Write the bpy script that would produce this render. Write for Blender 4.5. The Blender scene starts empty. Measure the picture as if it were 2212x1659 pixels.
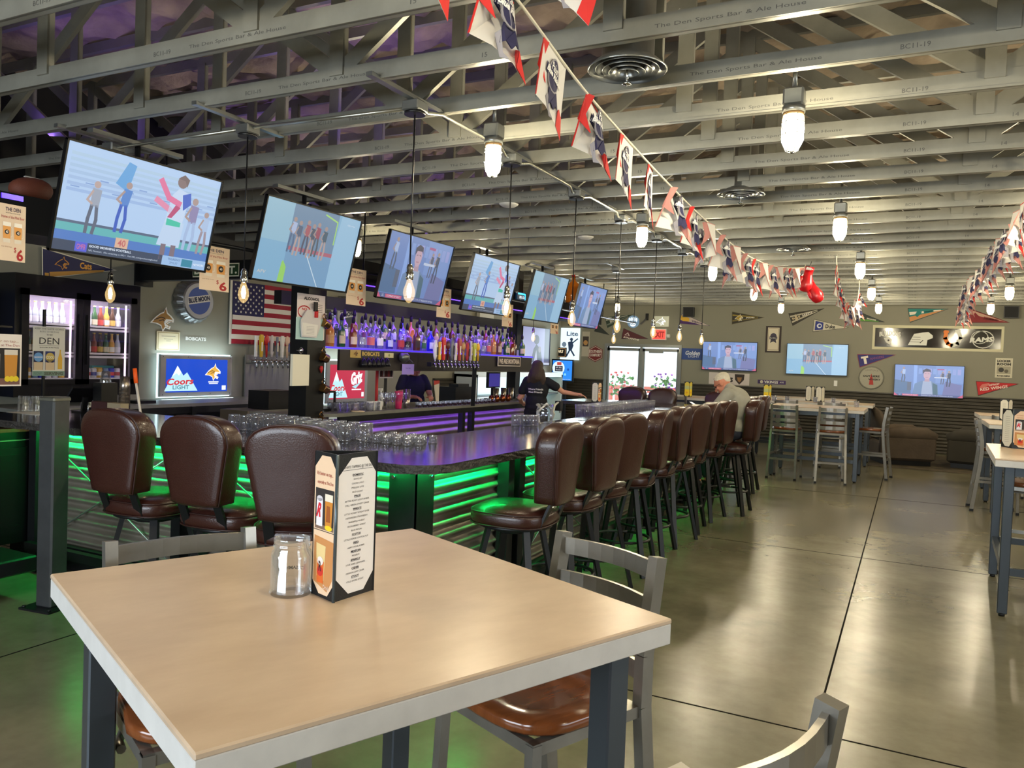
import bpy, bmesh, math, random
from mathutils import Vector, Matrix
random.seed(7)
R = math.radians
PI = math.pi
scene = bpy.context.scene
col = scene.collection

# ---------------------------------------------------------------- camera
EYE = Vector((0.0, 0.0, 1.6))
FPX = 1700.0
_y, _p, _r = R(26.842), R(-1.716), R(2.12)
FW = Vector((-math.sin(_y) * math.cos(_p), math.cos(_y) * math.cos(_p), math.sin(_p)))
R0 = Vector((math.cos(_y), math.sin(_y), 0))
U0 = R0.cross(FW)
RT = R0 * math.cos(_r) + U0 * math.sin(_r)
UP = U0 * math.cos(_r) - R0 * math.sin(_r)
cam = bpy.data.objects.new('camera', bpy.data.cameras.new('camera'))
cam.matrix_world = Matrix(((RT.x, UP.x, -FW.x, EYE.x), (RT.y, UP.y, -FW.y, EYE.y), (RT.z, UP.z, -FW.z, EYE.z), (0, 0, 0, 1)))
cam.data.sensor_width = 36
cam.data.lens = FPX / 2212 * 36
cam.data.clip_start = 0.05
cam.data.clip_end = 200
col.objects.link(cam)
scene.camera = cam

# ---------------------------------------------------------------- colour management, sky
scene.view_settings.view_transform = 'Standard'
scene.view_settings.look = 'None'
scene.view_settings.gamma = 1
scene.view_settings.use_curve_mapping = False
scene.view_settings.exposure = 0.0
world = bpy.data.worlds.new('sky'); scene.world = world; world.use_nodes = True
bg = world.node_tree.nodes['Background']
bg.inputs[0].default_value = (0.80, 0.91, 1.0, 1); bg.inputs[1].default_value = 3.0


def light(name, kind, loc, power, colr, size=0.1, size_y=None, rot=None, parent=None, aim=None, spread=None):
    l = bpy.data.lights.new(name, kind)
    l.energy = power; l.color = colr
    if kind == 'AREA':
        l.shape = 'RECTANGLE'; l.size = size; l.size_y = size_y or size
        if spread: l.spread = spread
    elif kind == 'POINT': l.shadow_soft_size = size
    o = bpy.data.objects.new(name, l); col.objects.link(o)
    o.location = loc
    if aim is not None: o.rotation_euler = Vector(aim).to_track_quat('-Z', 'Y').to_euler()
    if rot: o.rotation_euler = rot
    if parent: o.parent = parent
    return o


# daylight from the storefront windows behind and beside the camera
light('window_daylight', 'AREA', (-2.5, -3.35, 1.75), 300, (0.80, 0.90, 1.0), 5.0, 1.7, aim=(0, 1, -0.35))
light('window_daylight', 'AREA', (5.85, 2.5, 1.8), 75, (0.85, 0.93, 1.0), 5.0, 1.6, aim=(-1, 0, -0.1))
light('door_daylight', 'AREA', (-5.8, 18.30, 1.2), 90, (0.85, 0.95, 1.0), 1.5, 1.9, aim=(0, -1, -0.1))


# pixel of the photograph -> point on an axis-aligned plane of the room
def at(px, py, ax, v):
    d = FW + RT * ((px - 1106) / FPX) - UP * ((py - 829.5) / FPX)
    return EYE + d * ((v - EYE[ax]) / d[ax])


# ---------------------------------------------------------------- materials
def lin(c):
    return tuple((x / 12.92 if x <= 0.04045 else ((x + 0.055) / 1.055) ** 2.4) for x in [v / 255 for v in c])


_M = {}
def M(name, c=(128, 128, 128), rough=0.5, metal=0.0, emit=0.0, noise=0.0, nscale=8.0, bump=0.0, bscale=40.0,
      spec=0.5, coat=0.0, trans=0.0, stretch=None, c2=None, rvar=0.0, ior=1.45):
    if name in _M: return _M[name]
    m = bpy.data.materials.new(name); m.use_nodes = True
    nt = m.node_tree; b = nt.nodes['Principled BSDF']
    L = lin(c)
    b.inputs['Base Color'].default_value = (*L, 1)
    b.inputs['Roughness'].default_value = rough
    b.inputs['Metallic'].default_value = metal
    b.inputs['Specular IOR Level'].default_value = spec
    b.inputs['IOR'].default_value = ior
    b.inputs['Coat Weight'].default_value = coat
    b.inputs['Coat Roughness'].default_value = 0.1
    b.inputs['Transmission Weight'].default_value = trans
    if emit:
        b.inputs['Emission Color'].default_value = (*L, 1)
        b.inputs['Emission Strength'].default_value = emit
    if noise or bump or rvar:
        tc = nt.nodes.new('ShaderNodeTexCoord'); mp = nt.nodes.new('ShaderNodeMapping')
        nt.links.new(tc.outputs['Object'], mp.inputs[0])
        if stretch: mp.inputs['Scale'].default_value = stretch
    if noise or rvar:
        n = nt.nodes.new('ShaderNodeTexNoise'); n.inputs['Scale'].default_value = nscale
        n.inputs['Detail'].default_value = 5; n.inputs['Roughness'].default_value = 0.6
        nt.links.new(mp.outputs[0], n.inputs['Vector'])
        if noise:
            r = nt.nodes.new('ShaderNodeValToRGB')
            a = lin(c2) if c2 else [x * (1 - noise) for x in L]
            r.color_ramp.elements[0].position = 0.3; r.color_ramp.elements[1].position = 0.7
            r.color_ramp.elements[0].color = (*a, 1); r.color_ramp.elements[1].color = (*L, 1)
            nt.links.new(n.outputs['Fac'], r.inputs[0]); nt.links.new(r.outputs[0], b.inputs['Base Color'])
        if rvar:
            mr = nt.nodes.new('ShaderNodeMapRange')
            mr.inputs['To Min'].default_value = max(0, rough - rvar); mr.inputs['To Max'].default_value = rough + rvar
            nt.links.new(n.outputs['Fac'], mr.inputs[0]); nt.links.new(mr.outputs[0], b.inputs['Roughness'])
    if bump:
        n2 = nt.nodes.new('ShaderNodeTexNoise'); n2.inputs['Scale'].default_value = bscale
        n2.inputs['Detail'].default_value = 4
        nt.links.new(mp.outputs[0], n2.inputs['Vector'])
        bp = nt.nodes.new('ShaderNodeBump'); bp.inputs['Strength'].default_value = bump; bp.inputs['Distance'].default_value = 0.02
        nt.links.new(n2.outputs['Fac'], bp.inputs['Height']); nt.links.new(bp.outputs[0], b.inputs['Normal'])
    _M[name] = m
    return m


def EM(c, s=1.0):
    """flat colour of a lit screen or sign face"""
    name = 'lit_%02x%02x%02x_%g' % (c[0], c[1], c[2], s)
    if name in _M: return _M[name]
    m = bpy.data.materials.new(name); m.use_nodes = True
    b = m.node_tree.nodes['Principled BSDF']
    b.inputs['Base Color'].default_value = (0.01, 0.01, 0.01, 1); b.inputs['Roughness'].default_value = 0.3
    b.inputs['Emission Color'].default_value = (*lin(c), 1); b.inputs['Emission Strength'].default_value = s
    _M[name] = m
    return m


def PC(c, rough=0.6):
    """plain printed / painted colour"""
    return M('print_%02x%02x%02x' % tuple(c), c, rough)


def glassmat(name, tint=(255, 255, 255), alpha=0.12, rough=0.03):
    """thin glass: mostly see-through with a glossy face"""
    if name in _M: return _M[name]
    m = bpy.data.materials.new(name); m.use_nodes = True
    nt = m.node_tree; nt.nodes.clear()
    o = nt.nodes.new('ShaderNodeOutputMaterial'); mix = nt.nodes.new('ShaderNodeMixShader')
    t = nt.nodes.new('ShaderNodeBsdfTransparent'); g = nt.nodes.new('ShaderNodeBsdfGlossy')
    t.inputs[0].default_value = (*lin(tint), 1); g.inputs['Roughness'].default_value = rough
    g.inputs[0].default_value = (0.9, 0.93, 0.95, 1)
    lw = nt.nodes.new('ShaderNodeLayerWeight'); lw.inputs[0].default_value = 0.35
    mr = nt.nodes.new('ShaderNodeMapRange'); mr.inputs['To Min'].default_value = alpha * .8; mr.inputs['To Max'].default_value = min(1, alpha + 0.5)
    df = nt.nodes.new('ShaderNodeBsdfTranslucent'); df.inputs[0].default_value = (0.9, 0.93, 0.95, 1); m3 = nt.nodes.new('ShaderNodeMixShader'); m3.inputs[0].default_value = 0.14  # white translucency mixed in to stand for caustic brightness
    nt.links.new(g.outputs[0], m3.inputs[1]); nt.links.new(df.outputs[0], m3.inputs[2]); g = m3
    nt.links.new(lw.outputs['Fresnel'], mr.inputs[0]); nt.links.new(mr.outputs[0], mix.inputs[0])
    nt.links.new(t.outputs[0], mix.inputs[1]); nt.links.new(g.outputs[0], mix.inputs[2]); nt.links.new(mix.outputs[0], o.inputs[0])
    _M[name] = m
    return m


def glowglass(name, c, s, clear=1.0):
    """glowing lamp glass that lets its own lamp shine through"""
    m = bpy.data.materials.new(name); m.use_nodes = True
    nt = m.node_tree; nt.nodes.clear()
    o = nt.nodes.new('ShaderNodeOutputMaterial'); a = nt.nodes.new('ShaderNodeAddShader')
    t = nt.nodes.new('ShaderNodeBsdfTransparent'); e = nt.nodes.new('ShaderNodeEmission')
    t.inputs[0].default_value = (clear, clear, clear, 1)
    e.inputs[0].default_value = (*lin(c), 1); e.inputs[1].default_value = s
    nt.links.new(t.outputs[0], a.inputs[0]); nt.links.new(e.outputs[0], a.inputs[1]); nt.links.new(a.outputs[0], o.inputs[0])
    _M[name] = m
    return m


BLACK = M('black_plastic', (16, 16, 18), 0.35)
MATTE = M('matte_black', (20, 20, 21), 0.7)
STEEL = M('dark_steel', (62, 64, 66), 0.32, 0.75, noise=0.25, nscale=6)
BRUSH = M('brushed_steel', (150, 148, 142), 0.28, 0.95, noise=0.2, nscale=5, stretch=(1, 1, 8))
CHROME = M('chrome', (210, 210, 210), 0.12, 1.0)
GALV = M('galvanised_steel', (150, 149, 139), 0.42, 0.35, noise=0.3, nscale=3, rvar=0.1)
GALVD = M('galvanised_duct', (150, 152, 150), 0.3, 0.8, noise=0.25, nscale=7)
WHITE = M('white_plastic', (225, 225, 220), 0.45)
GLASS = glassmat('clear_glass')
PAPER = M('paper', (235, 234, 230), 0.7)


# ---------------------------------------------------------------- geometry helpers
class G:
    def __init__(s, m=None):
        s.bm = bmesh.new(); s.mats = []; s.cur = 0
        s.frame((0, 0, 0), (1, 0, 0), (0, 0, 1))
        if m: s.use(m)
    def use(s, m):
        if m not in s.mats: s.mats.append(m)
        s.cur = s.mats.index(m); return s
    def face(s, pts, m=None):
        if m: s.use(m)
        f = s.bm.faces.new([s.bm.verts.new(p) for p in pts]); f.material_index = s.cur; return f
    def hull(s, lo, hi, m=None, closed=True):
        """loft two equal rings"""
        return s.loft([lo, hi], m, closed)
    def loft(s, rings, m=None, cap=True, smooth=False, close=True):
        if m: s.use(m)
        vs = [[s.bm.verts.new(p) for p in r] for r in rings]
        n = len(rings[0]); fs = []
        for a, b in zip(vs, vs[1:]):
            for i in range(n if close else n - 1):
                j = (i + 1) % n
                fs.append(s.bm.faces.new((a[i], a[j], b[j], b[i])))
        for f in fs: f.smooth = smooth
        if cap and close:
            fs.append(s.bm.faces.new(vs[0][::-1])); fs.append(s.bm.faces.new(vs[-1]))
        for f in fs: f.material_index = s.cur
        return s
    def box(s, a, b, m=None, bev=0.0):
        x0, y0, z0 = [min(p, q) for p, q in zip(a, b)]; x1, y1, z1 = [max(p, q) for p, q in zip(a, b)]
        if bev:
            d = min(bev, (x1 - x0) / 2.01, (y1 - y0) / 2.01, (z1 - z0) / 2.01)
            def ring(k, z):
                return [(x0 + k, y0 + d, z), (x0 + d, y0 + k, z), (x1 - d, y0 + k, z), (x1 - k, y0 + d, z), (x1 - k, y1 - d, z), (x1 - d, y1 - k, z), (x0 + d, y1 - k, z), (x0 + k, y1 - d, z)]
            return s.loft([ring(d * .999, z0), ring(0, z0 + d), ring(0, z1 - d), ring(d * .999, z1)], m)
        return s.loft([[(x0, y0, z0), (x1, y0, z0), (x1, y1, z0), (x0, y1, z0)], [(x0, y0, z1), (x1, y0, z1), (x1, y1, z1), (x0, y1, z1)]], m)
    def bar(s, p, q, w, h, m=None, up=(0, 0, 1)):
        """rectangular bar from p to q, width w across, h along up"""
        p, q, up = Vector(p), Vector(q), Vector(up)
        d = (q - p).normalized()
        x = d.cross(up)
        if x.length < 1e-4: x = d.cross(Vector((0, 1, 0)))
        x.normalize(); u = x.cross(d)
        r = [x * w / 2 * a + u * h / 2 * b for a, b in ((-1, -1), (1, -1), (1, 1), (-1, 1))]
        return s.loft([[p + k for k in r], [q + k for k in r]], m)
    def cyl(s, p, q, r0, r1=None, n=16, m=None, cap=True):
        return s.tube([p, q], [r0, r0 if r1 is None else r1], n, m, cap)
    def tube(s, pts, r, n=8, m=None, cap=True):
        pts = [Vector(p) for p in pts]
        rr = r if isinstance(r, (list, tuple)) else [r] * len(pts)
        rings = []; prev = None
        for i, p in enumerate(pts):
            d = (pts[min(i + 1, len(pts) - 1)] - pts[max(i - 1, 0)])
            d = d.normalized() if d.length else Vector((0, 0, 1))
            if prev is None:
                a = Vector((0, 0, 1)) if abs(d.z) < 0.9 else Vector((1, 0, 0))
                x = d.cross(a).normalized()
            else:
                x = prev - d * prev.dot(d); x = x.normalized() if x.length > 1e-6 else d.orthogonal().normalized()
            prev = x; y = d.cross(x)
            rings.append([p + (x * math.cos(2 * PI * k / n) + y * math.sin(2 * PI * k / n)) * rr[i] for k in range(n)])
        return s.loft(rings, m, cap, True)
    def lathe(s, prof, c=(0, 0, 0), n=20, m=None, cap=True, sx=1.0, sy=1.0):
        """profile of (radius, z)"""
        rings = [[(c[0] + r * sx * math.cos(2 * PI * k / n), c[1] + r * sy * math.sin(2 * PI * k / n), c[2] + z) for k in range(n)] for r, z in prof]
        return s.loft(rings, m, cap, True)
    def ell(s, c, rx, ry, rz, n=14, k=8, m=None, rot=None):
        rings = []
        for i in range(k + 1):
            a = -PI / 2 + PI * (0.02 + 0.96 * i / k)
            ring = []
            for j in range(n):
                v = Vector((rx * math.cos(a) * math.cos(2 * PI * j / n), ry * math.cos(a) * math.sin(2 * PI * j / n), rz * math.sin(a)))
                if rot: v = rot @ v
                ring.append(Vector(c) + v)
            rings.append(ring)
        return s.loft(rings, m, True, True)
    def rings_x(s, prof, m=None): return s.loft(prof, m, True, True)
    # ---- flat artwork on a frame: origin O, x across, y up, normal N
    def frame(s, O, X, Y):
        s.O = Vector(O); s.X = Vector(X).normalized(); s.Y = Vector(Y).normalized(); s.N = s.X.cross(s.Y); s.lay = 0.0006
        return s
    def P(s, x, y, d=0.0): return s.O + s.X * x + s.Y * y + s.N * d
    def poly(s, pts, m=None, l=1):
        return s.face([s.P(x, y, l * s.lay) for x, y in pts], m)
    def rect(s, x0, y0, x1, y1, m=None, l=1): return s.poly([(x0, y0), (x1, y0), (x1, y1), (x0, y1)], m, l)
    def disc(s, x, y, r, m=None, l=1, ry=None, n=20):
        return s.poly([(x + r * math.cos(2 * PI * k / n), y + (ry or r) * math.sin(2 * PI * k / n)) for k in range(n)], m, l)
    def star(s, x, y, r, m=None, l=1, n=5, q=0.4, a0=PI / 2):
        return s.poly([(x + (r if k % 2 == 0 else r * q) * math.cos(a0 + PI * k / n), y + (r if k % 2 == 0 else r * q) * math.sin(a0 + PI * k / n)) for k in range(2 * n)], m, l)
    def slab(s, x0, y0, x1, y1, t, m=None, back=0.0):
        """solid board from depth back to back+t"""
        return s.loft([[s.P(x, y, back) for x, y in ((x0, y0), (x1, y0), (x1, y1), (x0, y1))], [s.P(x, y, back + t) for x, y in ((x0, y0), (x1, y0), (x1, y1), (x0, y1))]], m)
    def slabpoly(s, pts, t, m=None, back=0.0):
        return s.loft([[s.P(x, y, back) for x, y in pts], [s.P(x, y, back + t) for x, y in pts]], m)
    def line(s, pts, w, m=None, l=2, closed=False):
        """flat stroke along points"""
        if m: s.use(m)
        n = len(pts)
        for i in range(n if closed else n - 1):
            (x0, y0), (x1, y1) = pts[i], pts[(i + 1) % n]
            L = math.hypot(x1 - x0, y1 - y0) or 1; nx, ny = -(y1 - y0) / L * w / 2, (x1 - x0) / L * w / 2
            ex, ey = (x1 - x0) / L * w * .3, (y1 - y0) / L * w * .3
            s.poly([(x0 - ex + nx, y0 - ey + ny), (x0 - ex - nx, y0 - ey - ny), (x1 + ex - nx, y1 + ey - ny), (x1 + ex + nx, y1 + ey + ny)], None, l)
        return s
    def text(s, txt, x, y, w, h, m=None, l=2, rot=0.0, shear=0.0, bold=0.0, bend=None, cx=True, d=0.0):
        """text centred at x,y filling w x h"""
        if m: s.use(m)
        vs, fs = textmesh(txt, bold)
        ca, sa = math.cos(rot), math.sin(rot); out = []
        for (u, v) in vs:
            a, b = (u - 0.5) * w, (v - 0.5) * h
            a += b * shear
            if bend: b += bend * (1 - (2 * a / w) ** 2) * h
            out.append(s.bm.verts.new(s.P(x + a * ca - b * sa, y + a * sa + b * ca, l * s.lay + d)))
        for f in fs:
            try:
                q = s.bm.faces.new([out[i] for i in f]); q.material_index = s.cur
            except ValueError: pass
        return s
    def xf(s, mtx):
        s.bm.transform(mtx); return s
    def mesh(s, name, smooth=None, norm=True):
        if norm: pass
        me = bpy.data.meshes.new(name)
        s.bm.normal_update(); s.bm.to_mesh(me); s.bm.free()
        for m in s.mats: me.materials.append(m)
        return me
    def build(s, name, parent=None, loc=None, recalc=True, **kw):
        if recalc and kw.pop('rec', True): bmesh.ops.recalc_face_normals(s.bm, faces=[f for f in s.bm.faces if True]) if len(s.bm.faces) < 60000 else None
        return obj(name, s.mesh(name), parent, loc)


_T = {}
def textmesh(txt, bold=0.0):
    k = (txt, bold)
    if k in _T: return _T[k]
    c = bpy.data.curves.new('t', 'FONT'); c.body = txt; c.size = 1; c.resolution_u = 2; c.offset = bold
    o = bpy.data.objects.new('t', c); col.objects.link(o)
    dg = bpy.context.evaluated_depsgraph_get(); me = bpy.data.meshes.new_from_object(o.evaluated_get(dg))
    vs = [(v.co.x, v.co.y) for v in me.vertices]
    x0 = min(v[0] for v in vs); x1 = max(v[0] for v in vs); y0 = min(v[1] for v in vs); y1 = max(v[1] for v in vs)
    W, H = max(x1 - x0, 1e-6), max(y1 - y0, 1e-6)
    r = ([((a - x0) / W, (b - y0) / H) for a, b in vs], [tuple(p.vertices) for p in me.polygons])
    bpy.data.objects.remove(o); bpy.data.meshes.remove(me); bpy.data.curves.remove(c)
    _T[k] = r
    return r


def obj(name, me, parent=None, loc=None):
    o = bpy.data.objects.new(name, me); col.objects.link(o)
    if parent is not None: o.parent = parent
    if loc is not None: o.location = loc
    return o


def tag(o, label=None, cat=None, group=None, kind=None):
    if label: o['label'] = label
    if cat: o['category'] = cat
    if group: o['group'] = group
    if kind: o['kind'] = kind
    return o


def thing(name, label, cat, loc=(0, 0, 0), rz=0.0, group=None, rot=None):
    o = bpy.data.objects.new(name, None); o.empty_display_size = 0.05; col.objects.link(o)
    o.location = loc; o.rotation_euler = rot or (0, 0, rz)
    return tag(o, label, cat, group)


def dup(o, loc=None, rz=None, label=None, parent=None, scale=None):
    c = o.copy(); col.objects.link(c)
    if parent is not None: c.parent = parent
    for ch in KIDS.get(o, []) or [k for k in o.children]:
        d = dup(ch, parent=c)
    if loc is not None: c.location = loc
    if rz is not None: c.rotation_euler = (c.rotation_euler[0], c.rotation_euler[1], rz)
    if label: c['label'] = label
    if scale: c.scale = scale
    return c


KIDS = {}
def struct(name, g, parent=None):
    o = g.build(name, parent) if isinstance(g, G) else g
    if parent is None: o['kind'] = 'structure'
    return o


ORD = ['first', 'second', 'third', 'fourth', 'fifth', 'sixth', 'seventh', 'eighth', 'ninth', 'tenth', 'eleventh', 'twelfth', 'thirteenth',
       'fourteenth', 'fifteenth', 'sixteenth', 'seventeenth', 'eighteenth', 'nineteenth', 'twentieth', 'twenty-first', 'twenty-second',
       'twenty-third', 'twenty-fourth', 'twenty-fifth', 'twenty-sixth', 'twenty-seventh', 'twenty-eighth', 'twenty-ninth', 'thirtieth', 'thirty-first', 'thirty-second', 'thirty-third', 'thirty-fourth', 'thirty-fifth', 'thirty-sixth', 'thirty-seventh', 'thirty-eighth', 'thirty-ninth', 'fortieth']

# ================================================================ room shell
XL, YF, YN, XR, HC, HR = -8.0, 18.45, -3.5, 6.0, 3.03, 4.55


def floor_material():
    m = bpy.data.materials.new('polished_concrete'); m.use_nodes = True; nt = m.node_tree; b = nt.nodes['Principled BSDF']
    tc = nt.nodes.new('ShaderNodeTexCoord')
    n1 = nt.nodes.new('ShaderNodeTexNoise'); n1.inputs['Scale'].default_value = 0.9; n1.inputs['Detail'].default_value = 8; n1.inputs['Roughness'].default_value = 0.62
    n2 = nt.nodes.new('ShaderNodeTexNoise'); n2.inputs['Scale'].default_value = 14; n2.inputs['Detail'].default_value = 6
    nt.links.new(tc.outputs['Object'], n1.inputs['Vector']); nt.links.new(tc.outputs['Object'], n2.inputs['Vector'])
    r = nt.nodes.new('ShaderNodeValToRGB')
    for e, (p, c) in zip(r.color_ramp.elements, ((0.32, (92, 88, 69)), (0.68, (132, 126, 103)))): e.position = p; e.color = (*lin(c), 1)
    nt.links.new(n1.outputs['Fac'], r.inputs[0])
    mx = nt.nodes.new('ShaderNodeMix'); mx.data_type = 'RGBA'; mx.blend_type = 'MULTIPLY'; mx.inputs[0].default_value = 0.4
    r2 = nt.nodes.new('ShaderNodeValToRGB'); r2.color_ramp.elements[0].color = (0.8, 0.8, 0.8, 1); r2.color_ramp.elements[0].position = 0.3; r2.color_ramp.elements[1].position = 0.6
    nt.links.new(n2.outputs['Fac'], r2.inputs[0]); nt.links.new(r.outputs[0], mx.inputs[6]); nt.links.new(r2.outputs[0], mx.inputs[7])
    nt.links.new(mx.outputs[2], b.inputs['Base Color'])
    mr = nt.nodes.new('ShaderNodeMapRange'); mr.inputs['To Min'].default_value = 0.255; mr.inputs['To Max'].default_value = 0.265
    mr.inputs['From Min'].default_value = 0.3; mr.inputs['From Max'].default_value = 0.7; nt.links.new(n1.outputs['Fac'], mr.inputs[0]); nt.links.new(mr.outputs[0], b.inputs['Roughness'])
    b.inputs['Specular IOR Level'].default_value = 0.6
    bp = nt.nodes.new('ShaderNodeBump'); bp.inputs['Strength'].default_value = 0.05; bp.inputs['Distance'].default_value = 0.002; nt.links.new(n1.outputs['Fac'], bp.inputs['Height']); nt.links.new(bp.outputs[0], b.inputs['Normal'])
    return m


FLOOR = floor_material()
g = G(FLOOR); g.box((XL, YN, -0.12), (XR, YF, 0)); struct('floor', g)
g = G(M('dark_floor_joint', (26, 24, 20), 0.95, spec=.1))  # dark lines of the control joints in the slab
for x in (-4.05, -0.31, 3.44): g.box((x - .005, YN, -.001), (x + .005, YF - .02, .0012))
for y in (0.0, 3.7, 7.45, 11.2, 14.95): g.box((XL, y - .005, -.001), (XR, y + .005, .0012))
struct('trim_1', g)

WALL = M('grey_wall_paint', (140, 137, 122), 0.75, noise=0.06, nscale=1.5, bump=0.05, bscale=120)
DWALL = M('dark_grey_wall_paint', (100, 100, 98), 0.75, noise=0.06, nscale=1.5)
CORR = M('bronze_corrugated_metal', (72, 68, 60), 0.45, 0.4, noise=0.2, nscale=4)
CORRB = M('galvanised_corrugated_metal', (150, 142, 128), 0.4, 0.5, noise=0.3, nscale=2.5, rvar=0.1)


def corrugated(g, a, b, z0, z1, pitch, depth, nrm, m=None, seg=8):
    """ribbed sheet with horizontal ribs between plan points a and b"""
    if m: g.use(m)
    n = max(1, int(round((z1 - z0) / pitch))) * seg
    nv = Vector((nrm[0], nrm[1], 0))
    A, B = Vector((a[0], a[1], 0)), Vector((b[0], b[1], 0)); rows = []
    for i in range(n + 1):
        z = z0 + (z1 - z0) * i / n
        d = depth * (0.5 + 0.5 * math.cos(2 * PI * i / seg))
        rows.append((g.bm.verts.new(A + nv * d + Vector((0, 0, z))), g.bm.verts.new(B + nv * d + Vector((0, 0, z)))))
    for p, q in zip(rows, rows[1:]):
        f = g.bm.faces.new((p[0], p[1], q[1], q[0])); f.material_index = g.cur; f.smooth = True


# left wall, black above its lip
g = G(WALL); g.box((XL - .15, YN, 0), (XL, YF + .15, 2.68)); g.use(MATTE).box((XL - .15, YN, 2.68), (XL, YF + .15, HR)); struct('wall_left', g)
g = G(M('wall_lip_paint', (110, 108, 106), 0.5)); g.box((XL, YN, 2.66), (XL + .06, YF, 2.72)); struct('trim_2', g)
# far wall with the storefront door opening
DX0, DX1, DZ1 = -6.72, -4.93, 2.04
g = G(WALL)
g.box((XL, YF, 0), (DX0, YF + .15, HR)); g.box((DX1, YF, 0), (XR, YF + .15, HR)); g.box((DX0, YF, DZ1), (DX1, YF + .15, HR)); struct('wall_far', g)
g = G(WALL); g.box((XR, YN, 0), (XR + .15, 0.2, HR)); g.box((XR, 4.8, 0), (XR + .15, YF, HR)); g.box((XR, .2, 0), (XR + .15, 4.8, 1.0)); g.box((XR, .2, 2.6), (XR + .15, 4.8, HR)); struct('wall_right', g)
g = G(WALL); g.box((XL, YN - .15, 0), (-5, YN, HR)); g.box((0, YN - .15, 0), (XR, YN, HR)); g.box((-5, YN - .15, 0), (0, YN, .9)); g.box((-5, YN - .15, 2.6), (0, YN, HR)); struct('wall_near', g)
# wainscot of ribbed bronze sheet
for i, (a, b, n) in enumerate((((DX1 + .08, YF - .025), (XR, YF - .025), (0, -1)), ((XL + .025, 12.5), (XL + .025, YF), (1, 0)), ((XL, YF - .025), (DX0 - .08, YF - .025), (0, -1)))):
    g = G(); corrugated(g, a, b, 0.02, 1.19, 0.0678, 0.02, n, CORR)
    if n[1]: g.box((a[0], a[1] - .03, 1.185), (b[0], YF, 1.21), CORR)
    else: g.box((XL, a[1], 1.185), (XL + .055, b[1], 1.21), CORR)
    o = g.build('trim_%d' % (3 + i)); o['kind'] = 'structure'

# sprayed foam under the roof deck
FOAM = M('sprayed_foam', (186, 168, 145), 0.95, noise=0.45, nscale=2.2, c2=(140, 126, 110), bump=1.0, bscale=9)
g = G(FOAM); nx, ny = 130, 210
grid = []
for j in range(ny + 1):
    row = []
    for i in range(nx + 1):
        x = XL + (XR - XL) * i / nx; y = YN + (YF - YN) * j / ny
        z = 4.28 + 0.05 * math.sin(x * 7.3 + 2 * math.sin(y * 3.1)) * math.sin(y * 6.1 + x) + random.uniform(-.045, .045)
        row.append(g.bm.verts.new((x, y, z)))
    grid.append(row)
for j in range(ny):
    for i in range(nx):
        f = g.bm.faces.new((grid[j][i], grid[j + 1][i], grid[j + 1][i + 1], grid[j][i + 1])); f.smooth = True
g.box((XL, YN, 4.42), (XR, YF, 4.6), FOAM)
struct('ceiling', g)

# ---------------------------------------------------------------- steel roof trusses
INK = M('printed_ink', (84, 83, 80), 0.7)
root = thing('roof_truss', '', 'roof truss', (0, 0, 0), group='galvanised steel roof trusses across the ceiling')
g = G(GALV)
w, h = .042, .092
# the lower chord: a channel with a lip along each bottom edge
g.box((XL, 0, HC), (XR, .012, HC + h)); g.box((XL, 0, HC), (XR, w, HC + .004)); g.box((XL, w - .004, HC), (XR, w, HC + h)); g.box((XL, -.006, HC), (XR, 0, HC + .012))
for k, (x, s_, wd) in enumerate(((-5.9, 'The Den Sports Bar & Ale House', .62), (-3.4, 'BC11-19', .12), (-2.9, 'The Den Sports Bar & Ale House', .62), (-1.9, '15', .03), (-0.75, 'The Den Sports Bar & Ale House', .62), (-0.05, 'BC11-19', .12), (.45, '14', .03), (1.5, 'The Den Sports Bar & Ale House', .62), (3.4, 'The Den Sports Bar & Ale House', .62))):
    g.frame((x, -.0005, HC + .035), (1, 0, 0), (0, 0, 1)); g.text(s_, 0, 0, wd, .022, INK)
g.build('bottom_chord', root)
g = G(GALV); g.box((XL, 0, 4.18), (XR, w, 4.26)); g.build('top_chord', root)
xs = [XL + .55 + 1.55 * i for i in range(9)]
for i, x in enumerate(xs):
    g = G(GALV); g.box((x - .045, -.012, HC + .05), (x + .045, .0, 4.2)); g.box((x - .045, -.012, HC + .05), (x - .041, .03, 4.2)); g.box((x + .041, -.012, HC + .05), (x + .045, .03, 4.2)); g.build('web_member', root)
    x2 = x + 1.55 if i % 2 else x
    x1 = x if i % 2 else x + 1.55
    if i < len(xs) - 1:
        g = G(GALV); g.bar((x1, .018, HC + .06), (x2, .018, 4.18), .03, .09, up=(1, 0, 0)); g.build('web_member', root)
TY = [3.335 + .6087 * k for k in range(-7, 25)]
TRUSS = []
n0 = 0
for k, y in enumerate(TY):
    lab = 'galvanised steel roof truss across the room, ' + ORD[k] + ' from the camera end'
    if k == 0: root.location = (0, y, 0); root['label'] = lab; TRUSS.append(root)
    else: TRUSS.append(dup(root, (0, y, 0), label=lab))

# ================================================================ furniture
LAM = M('stone_laminate', (196, 174, 150), 0.3, noise=0.2, nscale=5, c2=(181, 158, 134), stretch=(2.5, 1, 1))
LAME = M('stone_laminate_edge', (200, 197, 192), 0.45, noise=0.12, nscale=14)
WOOD = M('varnished_wood_seat', (128, 70, 34), 0.16, noise=0.4, nscale=5, stretch=(9, 1, 1), coat=0.5)
LEATH = M('brown_leather', (56, 28, 22), 0.3, noise=0.15, nscale=5, bump=0.12, bscale=160, coat=0.25)
LEATHB = M('brown_leather_piping', (48, 24, 20), 0.4)
POW = M('black_powder_coat', (26, 27, 29), 0.38, 0.3)
GUN = M('gunmetal_tube', (148, 144, 136), 0.28, 0.7, noise=0.2, nscale=10)
GUND = M('gunmetal_square_tube', (74, 80, 86), 0.35, 0.6)


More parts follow.
